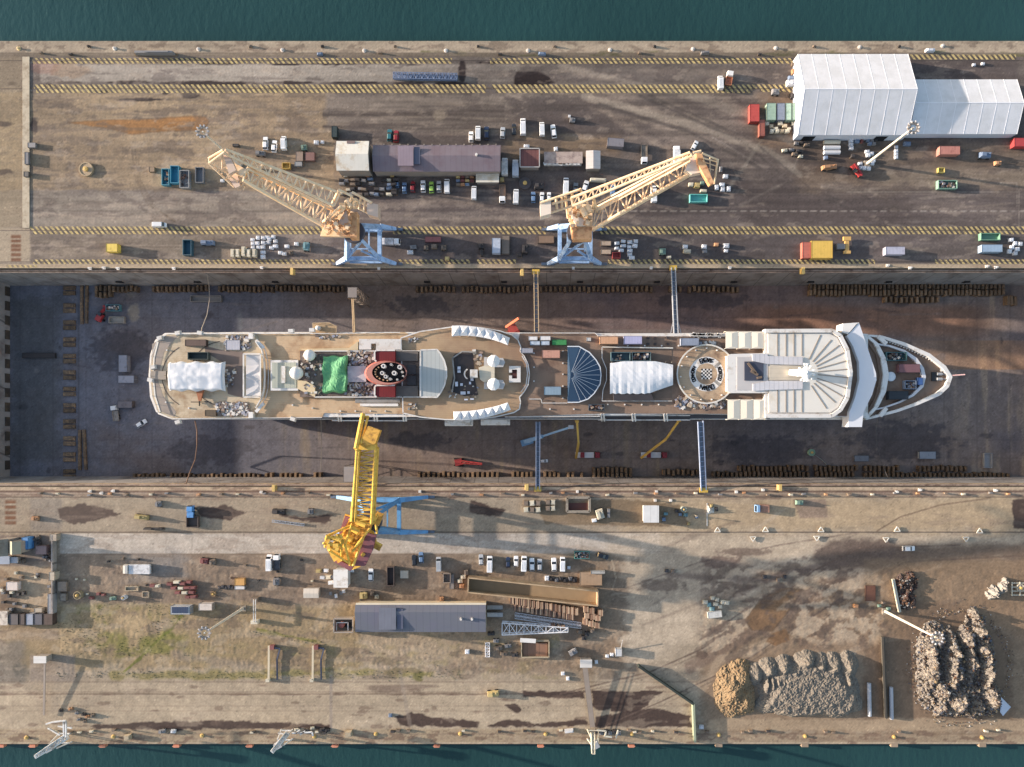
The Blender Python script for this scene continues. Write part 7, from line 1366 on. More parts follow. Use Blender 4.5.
cluster('b', [(252, 239.5), (257.5, 237.5), (263, 237.5), (267, 237), (273, 236.5), (252.5, 243.5), (257, 243), (263, 242.5), (268, 242), (275, 241), (252.5, 247.5), (258, 247), (262.5, 247), (275, 246), (262.5, 252), (262.5, 256.5), (269, 238.5), (271, 247.5)], 4.4, 3.6, [LW, LW, 'load_blue', LW], 'white wrapped bag in the loose block south of the western crane boom', 'white bags south of the western crane boom') if False else cluster('b', [(252, 239.5), (257.5, 237.5), (263, 237.5), (267, 237), (273, 236.5), (252.5, 243.5), (257, 243), (263, 242.5), (268, 242), (275, 241), (252.5, 247.5), (258, 247), (262.5, 247), (275, 246), (262.5, 252), (262.5, 256.5), (269, 238.5), (271, 247.5)], 4.4, 3.6, None, 'white wrapped bag in the loose block south of the western crane boom', 'white bags south of the western crane boom')
for x, y, lb in ((280, 252.5, 'white bag lying apart, larger of two below the loose block'), (284, 253.5, 'white bag lying apart, right of the larger one below the loose block'), (286.5, 246, 'single white bag right of the loose block'), (296, 243.6, 'single white bag on its own between the loose block and the crane portal')): item('b', x, y, 4.5, 3.5, None, lb)
for i, x in enumerate((233.5, 238.5, 244.5, 249.5, 255)): item('p', x, 253.5 if i != 2 else 252, 4, 9 if i != 2 else 11, 'load_cream', '%s beige long crate from the left below the white bags' % ORD[i], 'beige long crates below the white bags', ang=0)
item('g', 306.5, 246.5, 6, 9, 'load_teal', 'small turquoise machine just west of the western crane portal'); item('g', 208, 243, 14, 5, 'load_blue', 'dark blue towed machine right of the dark teal skip'); item('g', 290.5, 252.5, 4, 4, 'load_brown', 'small brown machine left of the turquoise one')
# yard of dark goods south of the white roofed shed
rr = random.Random(21); pts = []
for gy in (180, 184.5, 189, 193.5):
    for gx in range(341, 396, 6):
        if rr.random() < .82: pts.append((gx+rr.uniform(-1.5, 1.5), gy+rr.uniform(-1, 1)))
cluster('p', pts, 6.2, 3.2, ['load_dark', 'load_grey', 'load_brown', 'load_dark', 'load_grey', 'load_blue', 'load_dark', 'load_cream'], 'dark pallet of machine parts in the crowded yard south of the white roofed shed', 'pallets in the crowded yard')
for x, c_, lb in ((345.5, 'load_cream', 'cream crate under the eave of the white roofed shed'), (368, 'load_orange', 'orange drum load between the shed and the workshop'), (392, 'load_yellow', 'yellow green load at the workshop wall')): item('p', x, 175.5, 4.5, 3, c_, lb)
for i, (x, y) in enumerate([(458+(k % 4)*4.6, 177+(k//4)*3.6) for k in range(11)]): item('p', x, y, 4.6, 2.6, ['load_yellow', 'load_red', 'load_brown', 'load_orange', 'load_blue', 'load_red'][i % 6], 'colourful load in the block of goods in front of the purple workshop', 'colourful goods in front of the workshop')
for i, (x, y, k, c_, w_, h_) in enumerate(((413, 247, 'g', 'load_grey', 7, 4.5), (410, 252, 'b', None, 6, 4), (426, 247.5, 'g', 'load_brown', 5, 5), (434, 246.5, 'p', 'load_brown', 6, 4.5), (443.5, 247.5, 'g', 'load_brown', 5.5, 5.5), (481, 246, 'g', 'load_dark', 6, 6), (481.5, 252.5, 'g', 'load_dark', 3, 7), (525, 249, 'g', 'load_dark', 6, 9), (447, 258.5, 'p', 'load_yellow', 4.5, 4), (519.5, 255, 'p', 'load_dark', 5, 4))):
    item(k, x, y, w_, h_, c_, ['pale grey machine left of all between the cranes', 'low white bag under the pale grey machine', 'brown machine below the dull red load', 'brown wooden case right of the brown machine', 'tan machine below the right end of the dull red load', 'dark machine left of the pale blue grey box', 'dark pump below the dark machine', 'dark forked machine west of the eastern portal', 'small yellow case on the hatched edge between the cranes', 'flat dark pallet below the brown steel ramp'][i])
cluster('b', [(623.5, 241), (630, 242), (636, 241), (617, 243), (623.5, 245.5), (629.5, 246.5), (635, 245.5), (617, 248), (621.5, 250), (630, 250.5), (630, 254.5), (632, 257.5)], 5, 3.4, None, 'white bag in the small block east of the eastern crane portal', 'white bags east of the eastern portal')
for x, y, k, c_, w_, h_, lb in ((662.5, 251.5, 'g', 'load_green', 7, 7, 'green machine alone near the dock edge'), (669, 257, 'p', 'load_cream', 5, 2.5, 'flat cream pallet just below the green machine'), (685.5, 246.5, 'b', None, 5, 4, 'white bag north of the tan load'), (687, 251.5, 'p', 'load_cream', 8, 4, 'tan load near the white bag by the dock edge'), (704.5, 246.5, 'b', None, 5, 4.5, 'white drum like bag third stop along the dock edge'), (705, 251, 'b', 'load_grey', 5, 3.5, 'grey bag below the drum like white bag'), (716.5, 244.5, 'p', 'load_orange', 4.5, 3.6, 'orange load between the white bags near the dock edge'), (726.5, 245.5, 'b', None, 6, 4.5, 'larger white bag east of the orange load'), (726.5, 250.5, 'b', None, 4, 3, 'small white bag below the larger one'),
    (691, 184.5, 'p', 'load_cream', 5, 4, 'cream load left in the heap below the eastern crane tip'), (697, 185.5, 'p', 'load_yellow', 6, 5, 'yellow load in the heap below the eastern crane tip'), (702.5, 183, 'p', 'load_green', 4, 4, 'green load in the heap below the eastern crane tip'), (703.5, 191, 'p', 'load_cream', 7, 3, 'pinkish flat load at the bottom of the heap'), (717, 187, 'b', None, 4, 5, 'white bag first right of the crane tip'), (722.5, 184.5, 'b', None, 5, 4, 'white bag upper one right of the crane tip'), (723, 189, 'b', None, 4.5, 4, 'white bag lower one right of the crane tip'), (729, 188.5, 'b', None, 4, 5, 'white bag rightmost of those at the crane tip'), (721, 169, 'g', 'load_grey', 3, 6, 'grey machine standing right of the crane tip'), (726, 176, 'b', None, 5, 4, 'white bag alone above the four at the crane tip'),
    (572.5, 120, 'g', 'load_grey', 6, 5, 'small grey and white machine alone north of the parked row'), (569.5, 116, 'p', 'load_white', 3, 3, 'tiny white case beside the grey and white machine'), (304, 147.5, 'g', 'load_green', 6, 6, 'small green machine left of the white roofed shed'), (316, 142, 'b', None, 5, 4, 'white bag left of the green machine'), (322, 141.5, 'b', None, 3.5, 3, 'small white bag close to the white roofed shed'), (260.5, 153.5, 'g', 'load_grey', 10, 5, 'grey air compressor on bare earth below the three white cars'), (222, 180.5, 'p', 'load_white', 4, 3, 'small white case in the shadow right of the skips'), (556, 148.5, 'b', None, 4, 4, 'white water tank north of the low pink shed'), (526.5, 146, 'b', None, 6, 3.5, 'white bag on the north edge of the rust red roofed shed'), (502, 179.5, 'p', 'load_yellow', 4.5, 4.5, 'yellow case below the white box truck')): item(k, x, y, w_, h_, c_, lb)
tank(525, 183, 6, .8, (84, 78, 78), 'dark round machine base south of the rust red roofed shed'); item('g', 539, 186, 10, 6, 'load_dark', 'dark framed machine right of the dark round base'); item('p', 598, 180.5, 18, 3, 'load_cream', 'long thin cream case below the square white cabin', ang=-.05)
# around the white tents
for i in range(3): 
    m = MB(); y = (142, 147.5, 152.3)[i]; a, b = P(824, y, 1), P(840, y, 1); m.cyl((a.x, a.y, .8), (b.x, b.y, .8), .8, 12); t = tag(m.build('tarp_roll', M('load_cream' if i == 0 else 'load_white', (0, 0, 0))), ['cream roll uppermost of three in front of the larger tent', 'white roll in the middle of three in front of the larger tent', 'white roll lowest of three in front of the larger tent'][i], 'roll', 'rolls in front of the larger tent')
cluster('p', [(767+k*4.4, 123.5+(k % 3)*2.6) for k in range(8)]+[(772+k*5, 131) for k in range(4)], 4.6, 3.6, ['load_cream', 'load_beige', 'load_cream'], 'beige pallet load in the block below the green containers', 'beige pallets below the green containers')
for i, (x, y, k, c_, w_, h_) in enumerate(((793.5, 64, 'p', 'load_brown', 3.5, 3.5), (794, 71.5, 'p', 'load_orange', 4.5, 5), (791.5, 77.5, 'b', 'load_blue', 6, 4), (790.5, 83, 'b', None, 8, 6), (775.5, 92, 'g', 'load_grey', 8, 6), (793, 95.5, 'g', 'load_dark', 5, 5))): item(k, x, y, w_, h_, c_, ['small brown case highest beside the west wall of the tent', 'tan case second from the top beside the west tent wall', 'blue bag beside the west tent wall', 'big white bag beside the west tent wall', 'grey machine on the hatched band left of the tent', 'dark machine at the tent corner on the hatched band'][i])
cluster('g', [(797, 143), (803, 142.5), (807, 144.5), (785, 150), (792, 149.5), (799, 150.5), (795, 154), (801, 156)], 6, 3.6, ['load_grey', 'load_dark', 'load_brown', 'load_cream'], 'small machine in the jumble at the south west corner of the larger tent', 'machines at the corner of the larger tent')
for x, y, lb in ((851.5, 140, 'white bag top of the short column below the tent'), (851.5, 143.8, 'white bag middle of the short column below the tent'), (851.8, 147.5, 'white bag bottom of the short column below the tent')): item('b', x, y, 4.5, 3.6, None, lb)
item('b', 857.5, 140.5, 5, 4, 'load_blue', 'pale blue bag right of the short column of white bags'); item('p', 862, 141, 3, 4, 'load_red', 'small red case right of the pale blue bag')
for i, y in enumerate((146.5, 150.2, 153.5, 156.8)): item('b', 897, y, 3.6, 3, None, '%s white bag from the top of the column below the joint of the tents' % ORD[i], 'column of white bags below the joint of the tents')
item('b', 907.5, 143.5, 7, 4, 'load_blue', 'pale blue boat shaped cover below the lower tent'); cluster('b', [(861, 163), (865, 167.5), (869.5, 168), (861.5, 167), (873, 163), (868, 151), (872.5, 153), (869, 154.5), (874, 160)], 4, 3.4, None, 'white bag around the foot of the cream light mast by the tents', 'white bags around the mast foot')
cluster('p', [(868, 140), (872, 140.5), (876, 140), (870, 143.5), (874, 143.5), (840+13, 156), (826, 157.5)], 4, 3.4, ['load_blue', 'load_grey', 'load_dark'], 'grey blue pallet against the south wall of the larger tent', 'grey pallets against the tent')
t = thing('telehandler', 'bright red telescopic handler left of the mast foot', 'handler', P(855, 171.5)); c1 = P(855, 171.5); m = MB(); u = Vector((math.cos(-.95), math.sin(-.95), 0)); m.box((c1.x, c1.y, 1.2), (5.2, 1.9, .9), -.95); m.build('chassis', MATS['crane_red'], t); m = MB(); m.bar(c1-u*2.6+Vector((.3, .2, 2.2)), c1+u*2.9+Vector((.3, .2, 1.6)), .6, .5); m.build('boom', MATS['boom_red'], t); m = MB(); m.box((c1.x-.9, c1.y-.4, 2.0), (1.5, .9, 1.2), -.95); m.build('cab', wglass, t)
for i in (-1, 1):
    for j in (-1, 1): q = c1+u*1.7*i+Vector((-u.y, u.x, 0))*1.05*j; m = MB(); n_ = Vector((-u.y, u.x, 0)); m.cyl((q.x-n_.x*.2, q.y-n_.y*.2, .6), (q.x+n_.x*.2, q.y+n_.y*.2, .6), .6, 10); m.build('wheel', tyre, t)
item('g', 829, 167.5, 16, 4.5, 'load_orange', 'orange and dark low loader left of the red handler', ang=.1); item('g', 984.5, 155.5, 12, 6, 'load_blue', 'blue and white machine right of the salmon container'); item('g', 998, 163, 7, 4.5, 'load_orange', 'yellow orange small loader in the far north east yard'); skip(938.5, 167.5, 945, 172.5, 0, 1.2, (196, 176, 90), 'small square yellow frame crate below the salmon container', cat='crate', name='open_crate'); 
cluster('b', [(1012, 239.5), (1016, 243), (1013, 247), (1018, 249), (1010.5, 251), (1021, 243.5), (1016, 253)], 4, 3.6, None, 'white or grey bag heaped at the right edge of the north quay', 'bags heaped at the right edge'); cluster('b', [(984, 63), (975, 64)], 3, 3, None, 'small white bag on the dark ground north of the lower tent', 'small bags north of the lower tent')
t = thing('forklift', 'yellow orange T shaped lifting machine right of the yellow load box', 'lifting machine', P(843, 246)); m = MB(); q = P(846.5, 245.5, 1); m.box((q.x, q.y, 1.1), (1.4, 5.4, 1.0)); q2 = P(846.5, 239, 1); m.box((q2.x, q2.y, 1.3), (2.8, 1.5, .9)); q2 = P(846.5, 252.5, 1); m.box((q2.x, q2.y, 1.3), (2.6, 1.1, .9)); m.build('frame', M('lift_amber', (208, 160, 84), .5), t); m = MB(); q = P(840.5, 246.5, 1.4); m.box((q.x, q.y, 1.2), (3, 2, 1.4)); m.build('engine', M('load_grey', (0, 0, 0)), t)
# lamp posts, posts and edge furniture
def post(x, y, h, col, label, cat='post', w=.3, group=None, name='post'):
    q = P(x, y, h); m = MB(); m.cyl((q.x, q.y, 0), (q.x, q.y, h), w*.6, 8, w*.4); m.box((q.x, q.y, h+.1), (w*2.4, w*1.6, .25)); m.box((q.x, q.y, .15), (w*3, w*3, .3)); tag(m.build(name, M('post_%d' % col[0], col, .6)), label, cat, group)
for i, (x, y) in enumerate(((103, 267.5), (89, 268), (117, 268), (173, 268), (261, 267.2), (378.5, 268), (573.5, 267.6), (651.5, 267.5), (730.3, 267.3), (888.5, 265), (911, 267.5), (997, 267), (988, 266))): post(x, y, .9, (214, 208, 200), 'short white bollard light on the northern edge of the dock', 'edge light', .35, 'white edge lights along the north side of the dock', 'edge_light')
for i, (x, y) in enumerate(((89, 491.3), (100.6, 493.2), (112.2, 491), (260.7, 492.2), (419.6, 491.6), (577.5, 491.7), (656.7, 491.7), (736.8, 492), (897.5, 492), (920.7, 490), (996.5, 490.5), (671, 500.5), (655.5, 500.5), (763.5, 490))): post(x, y, .9, (214, 208, 200), 'short white bollard light on the southern edge of the dock', 'edge light', .35, 'white edge lights along the south side of the dock', 'edge_light')
def gate_post(x, y, label): q = P(x, y, 1.5); m = MB(); m.box((q.x, q.y, .9), (1.5, 2.2, 1.8), 0, .8); m.box((q.x, q.y, 1.9), (1.1, 2.6, .3)); tag(m.build('edge_stand', M('stand_yellow', (212, 176, 96), .6)), label, 'stand', 'yellow stands along the dock edge')
for x, y, lb in ((292, 271.5, 'yellow stand on the north dock edge below the western portal'), (803, 270.8, 'yellow stand on the north dock edge below the yellow load box'), (522, 272.5, 'yellow stand left of the brown gangway'), (273.8, 488, 'yellow stand on the south dock edge west of the yellow crane'), (526.8, 487.3, 'yellow stand left of the pale blue gangway'), (780, 487.5, 'yellow stand on the south dock edge far east')): gate_post(x, y, lb)
def bollard(x, y, label, group, col): q = P(x, y, .5); m = MB(); m.lathe((q.x, q.y, 0), [(.8, 0), (.8, .12), (.4, .2), (.32, .5), (.55, .65), (.45, .8), (.01, .85)], 12); tag(m.build('mooring_bollard', M('boll_%d' % col[0], col, .6)), label, 'bollard', group)
for i, (x, y) in enumerate(((18, 48), (114, 48), (198, 48.7), (282, 49.5), (364, 50), (445.7, 50), (528, 50), (610, 49.3), (693, 48.5), (776, 47.5), (860, 46.6), (943, 45.3))): bollard(x, y, '%s mooring bollard from the left along the north harbour edge' % ORD[i], 'mooring bollards along the north edge', (208, 178, 120) if i == 0 else (200, 190, 180))
for i, (x, y) in enumerate(((25.6, 738), (112.6, 737), (201.5, 736), (288+26, 737), (375.5, 734.5), (460, 734.2), (545.6, 734.5), (632, 734.7), (719, 735.4), (805.5, 736.7), (894.5, 737.3), (982.7, 738))): bollard(x, y, '%s mooring bollard from the left along the south harbour edge' % ORD[i], 'mooring bollards along the south edge', (206, 168, 90))
for i, x in enumerate((0.5, 32, 102, 176, 249, 334.6, 436.6, 540.6, 631.6)):
    q = P(x, 747.2, -.5); m = MB(); m.box((q.x, q.y+.4, -1.4), (2.4, 1.3, 1.7), 0, .9); m.box((q.x, q.y+.4, -.4), (2.7, .3, .2)); tag(m.build('fender', M('fender_orange', (214, 134, 100), .6)), '%s orange fender from the left hanging below the south quay' % ORD[i], 'fender', 'orange fenders on the south quay wall')
for x in (719, 805, 894.5, 982.7): q = P(x, 745, 0); m = MB(); m.box((q.x, q.y, -.7), (2.6, 1.6, 1.5)); tag(m.build('fender', M('fender_tan', (150, 128, 104), .8)), 'tan concrete fender block on the south quay wall at x east' if False else 'tan fender block on the eastern south quay wall below a bollard', 'fender', 'tan fender blocks in the east')
for i, x in enumerate((119, 197, 275, 427, 504, 580, 657, 734, 811, 889, 967)):
    q = P(x, 280.5, -14); yq = yN-1.15-1.55*((-14+3.4)/(DZ+3.4)); m = MB(); m.box((q.x, yq-.1, -15), (2.0, .5, 2.2)); m.box((q.x, yq-.25, -13.8), (2.4, .9, .3)); tag(m.build('wall_recess', M('recess_black', (40, 36, 36), .9)), 'dark ladder recess in the north wall of the dock', 'recess', 'ladder recesses in the north dock wall')
cluster('g', [(x, 45.5) for x in (88, 250, 322, 395, 478, 555, 655, 815, 900)], 3, 2, ['load_dark', 'load_brown'], 'small rusty mooring fitting at the north harbour edge', 'rusty fittings at the north edge'); item('b', 319.5, 53.5, 6, 3, 'load_blue', 'pale blue bundle on the northern track'); item('b', 542, 53.5, 8, 3, 'load_blue', 'white and blue cover on the northern track near the middle'); item('p', 705, 53, 9, 2.6, 'load_grey', 'long grey crate on the northern track'); item('b', 930.5, 50, 9, 3, 'load_white', 'white boat like cover at the north edge above the tents'); item('p', 155, 53.5, 44, 2.6, 'load_grey', 'long low grey beam stack on the northern track left', ang=0)
cluster('p', [(x, 64+(i % 2)*1.5-12) for i, x in enumerate((40, 70, 380, 500, 640, 760))], 4, 2, ['load_brown', 'load_dark'], 'small brown case beside the northern track', 'small cases beside the northern track')
# dock edge clutter rows
pts = [(x+rr.uniform(-6, 6), 494+rr.uniform(-1.2, 1.2)) for x in range(40, 1010, 22) if not (330 < x < 440)]
cluster('p', pts, 4, 2.2, ['load_brown', 'load_cream', 'load_grey', 'load_orange'], 'small brown case in the line of bits along the south dock rail', 'cases along the south dock rail')
# south yard goods
for i in range(6): item('p', 526+(i % 3)*6, 503+(i//3)*6.5, 5.6, 5.6, ['load_brown', 'load_cream'][i % 2], 'tan crate in the block left of the sunken frame on the south quay', 'tan crates left of the sunken frame')
for i in range(4): item('p', 548+(i % 2)*5, 502+(i//2)*6, 5, 5.5, ['load_brown', 'load_cream'][i % 2], 'tan crate directly against the sunken frame', 'tan crates against the sunken frame')
t = thing('concrete_pit', 'square pale concrete frame with dark red inside beside the dock', 'pit', P(578, 504)); m = MB(); q = SZ([(567, 497.5), (589.5, 497.5), (589.5, 511.5), (567, 511.5), (567, 497.5)], .8)
for u_, v_ in zip(q[:-1], q[1:]): m.bar(u_, v_, .9, 1.4)
m.build('frame', quay, t); m = MB(); q = SZ(rect(568, 503, 588, 511), .15); m.prism([(p.x, p.y) for p in q], .01, .15); m.build('lid', M('lid_maroon', (104, 60, 52), .8), t)
item('g', 600, 514, 8, 11, 'load_cream', 'cream yellow pump set right of the sunken frame', ang=.3); item('b', 594.5, 520.5, 5, 3.5, None, 'white bag at the foot of the cream pump set'); item('p', 608.5, 513, 3, 10, 'load_grey', 'grey upright rack right of the cream pump set')
tank(684, 509.5, 2.8, 1.8, (150, 160, 150), 'pale round tank among the blue machines right of the ribbed cabin'); cluster('g', [(680.5, 514.5), (686, 515), (677, 511), (664, 519.5), (666, 514)], 4, 3.6, ['load_blue', 'load_teal', 'load_dark'], 'blue machine around the pale round tank', 'blue machines around the pale round tank'); cluster('g', [(689, 524), (697, 517), (717, 509.5), (712, 506)], 2.6, 3.4, ['load_yellow', 'load_blue', 'load_dark'], 'small bright machine beside the thin frames right of the tank', 'small machines right of the tank'); post(696.5, 516, 3, (170, 150, 120), 'slim tan post beside the small bright machines'); 
t = thing('pyramid_cover', 'white pyramid shaped cover right of the pale round tank', 'cover', P(709.5, 510)); m = MB(); a_, b_, c_2, d_2 = P(707.5, 505), P(714, 507.5), P(714, 512.5), P(707.5, 514); m.add([a_, b_, c_2, d_2, P(710, 509.5, 2)], [(0, 1, 4), (1, 2, 4), (2, 3, 4), (3, 0, 4)]); m.build('cover', white, t); m = MB(); m.bar(P(707, 503), P(707, 526), .25); m.build('base_rail', white, t)
for i, (x, y, f) in enumerate(((717.5, 530, 1), (765.5, 529.8, 1), (821, 529.8, 1), (897.2, 529.5, 1), (979.8, 531, 1), (753, 538.5, -1), (816.8, 538, -1), (886, 539.5, -1), (966, 539, -1))):
    m = MB(); q = [P(x-3, y+1.8*f, .5), P(x+3, y+1.8*f, .5), P(x, y-2.8*f, .5)]
    for u_, v_ in ((0, 1), (1, 2), (2, 0)): m.bar(q[u_], q[v_], .3, .35)
    tag(m.build('triangle_barrier', M('barrier_white', (212, 206, 192), .7)), 'white triangular barrier %s the track on the south road' % ('above' if f > 0 else 'below'), 'barrier', 'white triangular barriers %s the track' % ('above' if f > 0 else 'below'))
item('g', 799.5, 502.5, 8, 5, 'load_green', 'green and black small vehicle on the dark patch of the south quay'); item('g', 35, 518.5, 7, 4.5, 'load_orange', 'small orange machine on the western south quay'); item('g', 142, 517, 14, 5, 'load_yellow', 'long jointed yellow machine right of the kite shaped puddle', ang=-.12); item('g', 158.5, 504, 6, 6, 'load_grey', 'grey jointed machine near the dock edge in the west'); item('g', 154, 528.5, 21, 2, 'load_dark', 'low dark line of chain along the south track', ang=0)
skip(186, 516, 198, 527.5, 0, 1.6, (90, 76, 70), 'open brown frame bed behind the bright blue cab'); item('g', 310.5, 511.5, 6, 6, 'load_grey', 'round grey drum machine by the dark ring on the south quay'); item('g', 279, 511.5, 14, 5, 'load_dark', 'dark slate machine left of the drum machine'); t = lattice('steel_boom', 'slim grey lattice boom lying below the dark slate machine', 'boom', (272, 521), (304, 525), .9, .6, 12, galv, cw=.15, lw=.1)
cluster('p', [(x, y) for x, y in ((153, 585.5), (170, 584), (177, 582), (183, 583.5), (189, 582), (174, 588), (181, 588), (187.5, 587.5), (193, 587.5), (178, 592.5), (185, 592.5), (192, 592), (188, 597), (194, 596.5), (157, 585.8))], 6.5, 3.4, ['load_red', 'load_red', 'load_cream', 'load_red'], 'red and tan steel frame in the heap above the solar topped container', 'red steel frames above the solar container')
skip(125, 586.5, 138, 591, 0, 1.0, (176, 158, 130), 'long pale timber frame box left of the red steel heap', cat='frame', name='sleeper_box'); skip(142, 591.5, 148.5, 597.5, 0, 1.0, (170, 150, 124), 'small square timber frame box below the long one', cat='frame', name='sleeper_box'); cluster('p', [(98, 594), (103, 595), (91, 598)], 4.5, 2.6, ['load_red'], 'red scrap piece lying east of the round drum', 'red scrap pieces east of the round drum'); tank(123, 598, 2.2, 2, (196, 200, 206), 'small white cylinder tank on the south west yard'); item('g', 112.5, 598.5, 6, 4, 'load_green', 'pale green machine left of the white cylinder tank')
container(234.5, 578.5, 244.5, 585.5, 0, 1.6, (206, 150, 76), 'orange covered trailer above the pale slatted one', cat='trailer', name='covered_trailer', doors=False); container(234.5, 586, 244.5, 589.5, 0, 1.2, (196, 192, 190), 'white low trailer below the orange covered one', cat='trailer', name='covered_trailer', doors=False); item('g', 204.5, 561, 8, 6, 'load_red', 'dull red machine left of a rusty block'); item('g', 212.5, 562, 6, 6, 'load_brown', 'rusty brown block right of the dull red machine'); item('g', 276.5, 581.5, 6, 8, 'load_grey', 'white and dark machine alone below the white pickup'); tank(213, 594, 2.6, .8, (150, 120, 80), 'small ochre drum by the red steel heap')
cluster('b', [(219+k*3.2, 588-(k % 2)) for k in range(5)], 3, 3, ['load_dark'], 'black tyre like bundle in the row left of the orange trailer', 'black bundles left of the orange trailer')
cluster('p', [(318.5, 571), (326, 570.5), (322.5, 577.5), (328.5, 577), (333, 577), (331, 582.5)], 5, 4, ['load_yellow', 'load_white', 'load_white', 'load_cream', 'load_grey', 'load_white'], 'small pale case left of the large white cabin', 'pale cases left of the large white cabin'); cluster('p', [(341, 593), (343.5, 591.5), (330.5, 593.5), (336, 596)], 3, 4, ['load_grey', 'load_white'], 'grey case below the large white cabin', 'grey cases below the large white cabin'); item('b', 351.5, 571, 4, 3, None, 'white bag at the corner of the large white cabin'); item('g', 363.5, 595.5, 8, 7, 'load_yellow', 'yellow black digger north west of the blue roofed workshop'); cluster('g', [(372, 594), (376.5, 597)], 4, 5, ['load_brown', 'load_cream'], 'brown machine right of the yellow black digger', 'brown machines right of the digger')
def gantry(x0, y0, x1, y1, label):
    t = thing('pipe_gantry', label, 'gantry', P((x0+x1)/2, (y0+y1)/2)); m = MB()
    for x in (x0, x1): m.bar(P(x, y0, 3), P(x, y1, 3), .28)
    m.build('beam', white, t)
    for x in (x0, x1):
        for y in (y0, y1): q = P(x, y, 3); m = MB(); m.bar((q.x, q.y, 0), q, .28); m.build('leg', white, t)
    m = MB(); q = P((x0+x1)/2, y1, 2); m.box((q.x, q.y, 1.3), (2.6, 1.4, 2.4)); m.build('cabinet', MATS['load_cream'], t); m = MB(); q = P((x0+x1)/2, y0, 2); m.box((q.x, q.y, 1.3), (2.6, 1.8, 2.2)); m.build('housing', MATS['load_brown'], t)
gantry(253.5, 600, 255.5, 622, 'white pipe gantry between two cabinets right of the light mast')
def siphon(x, y0, y1, label): 
    t = thing('standing_pipe', label, 'pipe', P(x, y0)); m = MB(); m.bar(P(x, y0, 1.2), P(x-.3, y1, 1.2), .75, .4); m.build('pipe', M('pipe_cream', (196, 180, 150), .7), t); m = MB(); m.box(P(x-1, y1+.5, .7), (1.4, 1.2, 1.4)); m.build('foot', MATS['load_cream'], t); m = MB(); q = P(x+3.5, y0+1.5, .8); m.box((q.x, q.y, .8), (1.6, 1.6, 1.6)); m.build('valve', MATS['load_red'], t); m = MB(); m.bar(P(x+11, y0+3, 1), P(x+8, y0+14, .6), .5, .5); m.bar(P(x+8, y0+14, .6), P(x+8.3, y1, .6), .5, .5); m.bar(P(x+5, y0+2, 1), P(x+11, y0+3, 1), .5, .5); m.build('drain', M('drain_blue', (74, 80, 100), .6), t)
siphon(269, 645.5, 679.5, 'cream pipe with red valve and dark drain, left of two on the south bank'); siphon(313, 645.5, 679.5, 'cream pipe with red valve and dark drain, right of two on the south bank')
t = thing('pump_shed', 'open dark pump shed with red tank left of the blue roofed workshop', 'shed', P(344, 625)); m = MB(); q = SZ([(334.5, 618), (353.5, 618), (353.5, 631.5), (334.5, 631.5), (334.5, 618)], 2.6)
for u_, v_ in zip(q[:-1], q[1:]): m.bar(u_, v_, .45, 2.4)
m.build('wall', wall_p, t); m = MB(); q = P(341.5, 625, 1.5); m.lathe((q.x, q.y, 0), [(1.1, 0), (1.1, 1.8), (.01, 2.3)], 12); m.build('red_tank', M('tank_salmon', (190, 110, 96), .6), t); m = MB(); q = SZ([(336.5, 632), (336.5, 622.5), (348, 622.5), (348, 632)], 2.4)
for u_, v_ in zip(q[:-1], q[1:]): m.bar(u_, v_, .35)
m.build('pipe_frame', white, t); m = MB(); q = SZ(rect(335, 618.5, 353, 631), .1); m.prism([(p.x, p.y) for p in q], .01, .1); m.build('slab', black, t)
# long open hopper
t = thing('barge_hopper', 'very long open steel trough, dark inside at its left part, south of the parked row', 'trough', P(533, 588)); pts = [(468.5, 577.5), (598, 591), (597.5, 605.5), (468, 592)]; m = MB(); tm = M('trough_tan', (186, 156, 118), .7, var=.12, dirt=(150, 120, 90)); q = SZ(pts+[pts[0]], 3.9)
for u_, v_ in zip(q[:-1], q[1:]): m.bar(u_-Vector((0, 0, 1.5)), v_-Vector((0, 0, 1.5)), .45, 4.6)
m.build('side_wall', tm, t); m = MB(); q = SZ(pts, .3); m.prism([(p.x, p.y) for p in q], .05, .3); m.build('floor_plate', M('trough_floor', (168, 138, 100), .8, var=.12), t)
# timber and steel stacks
def stack(x, y, wpx, lpx, hgt, mats_, label, group, n=6, ang=0.):
    q = P(x, y, hgt); t = thing('timber_stack', label, 'stack', (q.x, q.y, 0), group, ang); ORG[t.name] = Vector((0, 0, 0)); w_, l_ = S(wpx, hgt), S(lpx, hgt); m = MB(); r = random.Random(int(x*3+y))
    for k in range(3):
        for i in range(n): m.cur = r.randrange(len(mats_)); m.box((-w_/2+(i+.5)*w_/n, r.uniform(-.15, .15), hgt*(k+.5)/3), (w_/n*.9, l_*r.uniform(.85, 1.05), hgt/3*.95))
    m.build('planks', mats_, t); return t
wm = [M('wood_pale', (196, 162, 128), .8, rnd=.15), M('wood_mid', (160, 118, 90), .8, rnd=.15), M('wood_dark', (96, 72, 62), .8, rnd=.15)]
for i in range(16): stack(512+i*4.3, 600.5+i*.75, 3.4, 7.5, 2.0, wm, 'bundle of brown sleepers in the upper of two rows below the long trough', 'upper row of sleeper bundles', 4)
for i in range(14): stack(515+i*4.4, 607.5+i*.75, 3.4, 6.5, 1.8, wm, 'bundle of brown sleepers in the lower of two rows below the long trough', 'lower row of sleeper bundles', 4)
for i, (x, y) in enumerate(((586, 609.5), (592, 611), (587, 616), (593, 617), (598, 618), (585.5, 622), (591, 624), (597, 625.5), (600.5, 613))): stack(x, y, 5, 6, 2.4, wm[:2], 'pale timber bundle in the dense stack at the end of the lattice ladders', 'pale timber bundles at the end of the ladders', 5)
for i, (x, y) in enumerate(((553, 626), (558, 627), (563, 627.5))): stack(x, y, 4, 4, 2.0, wm, 'small timber bundle above the tip of the tapered boom', 'small timber bundles at the boom tip', 4)
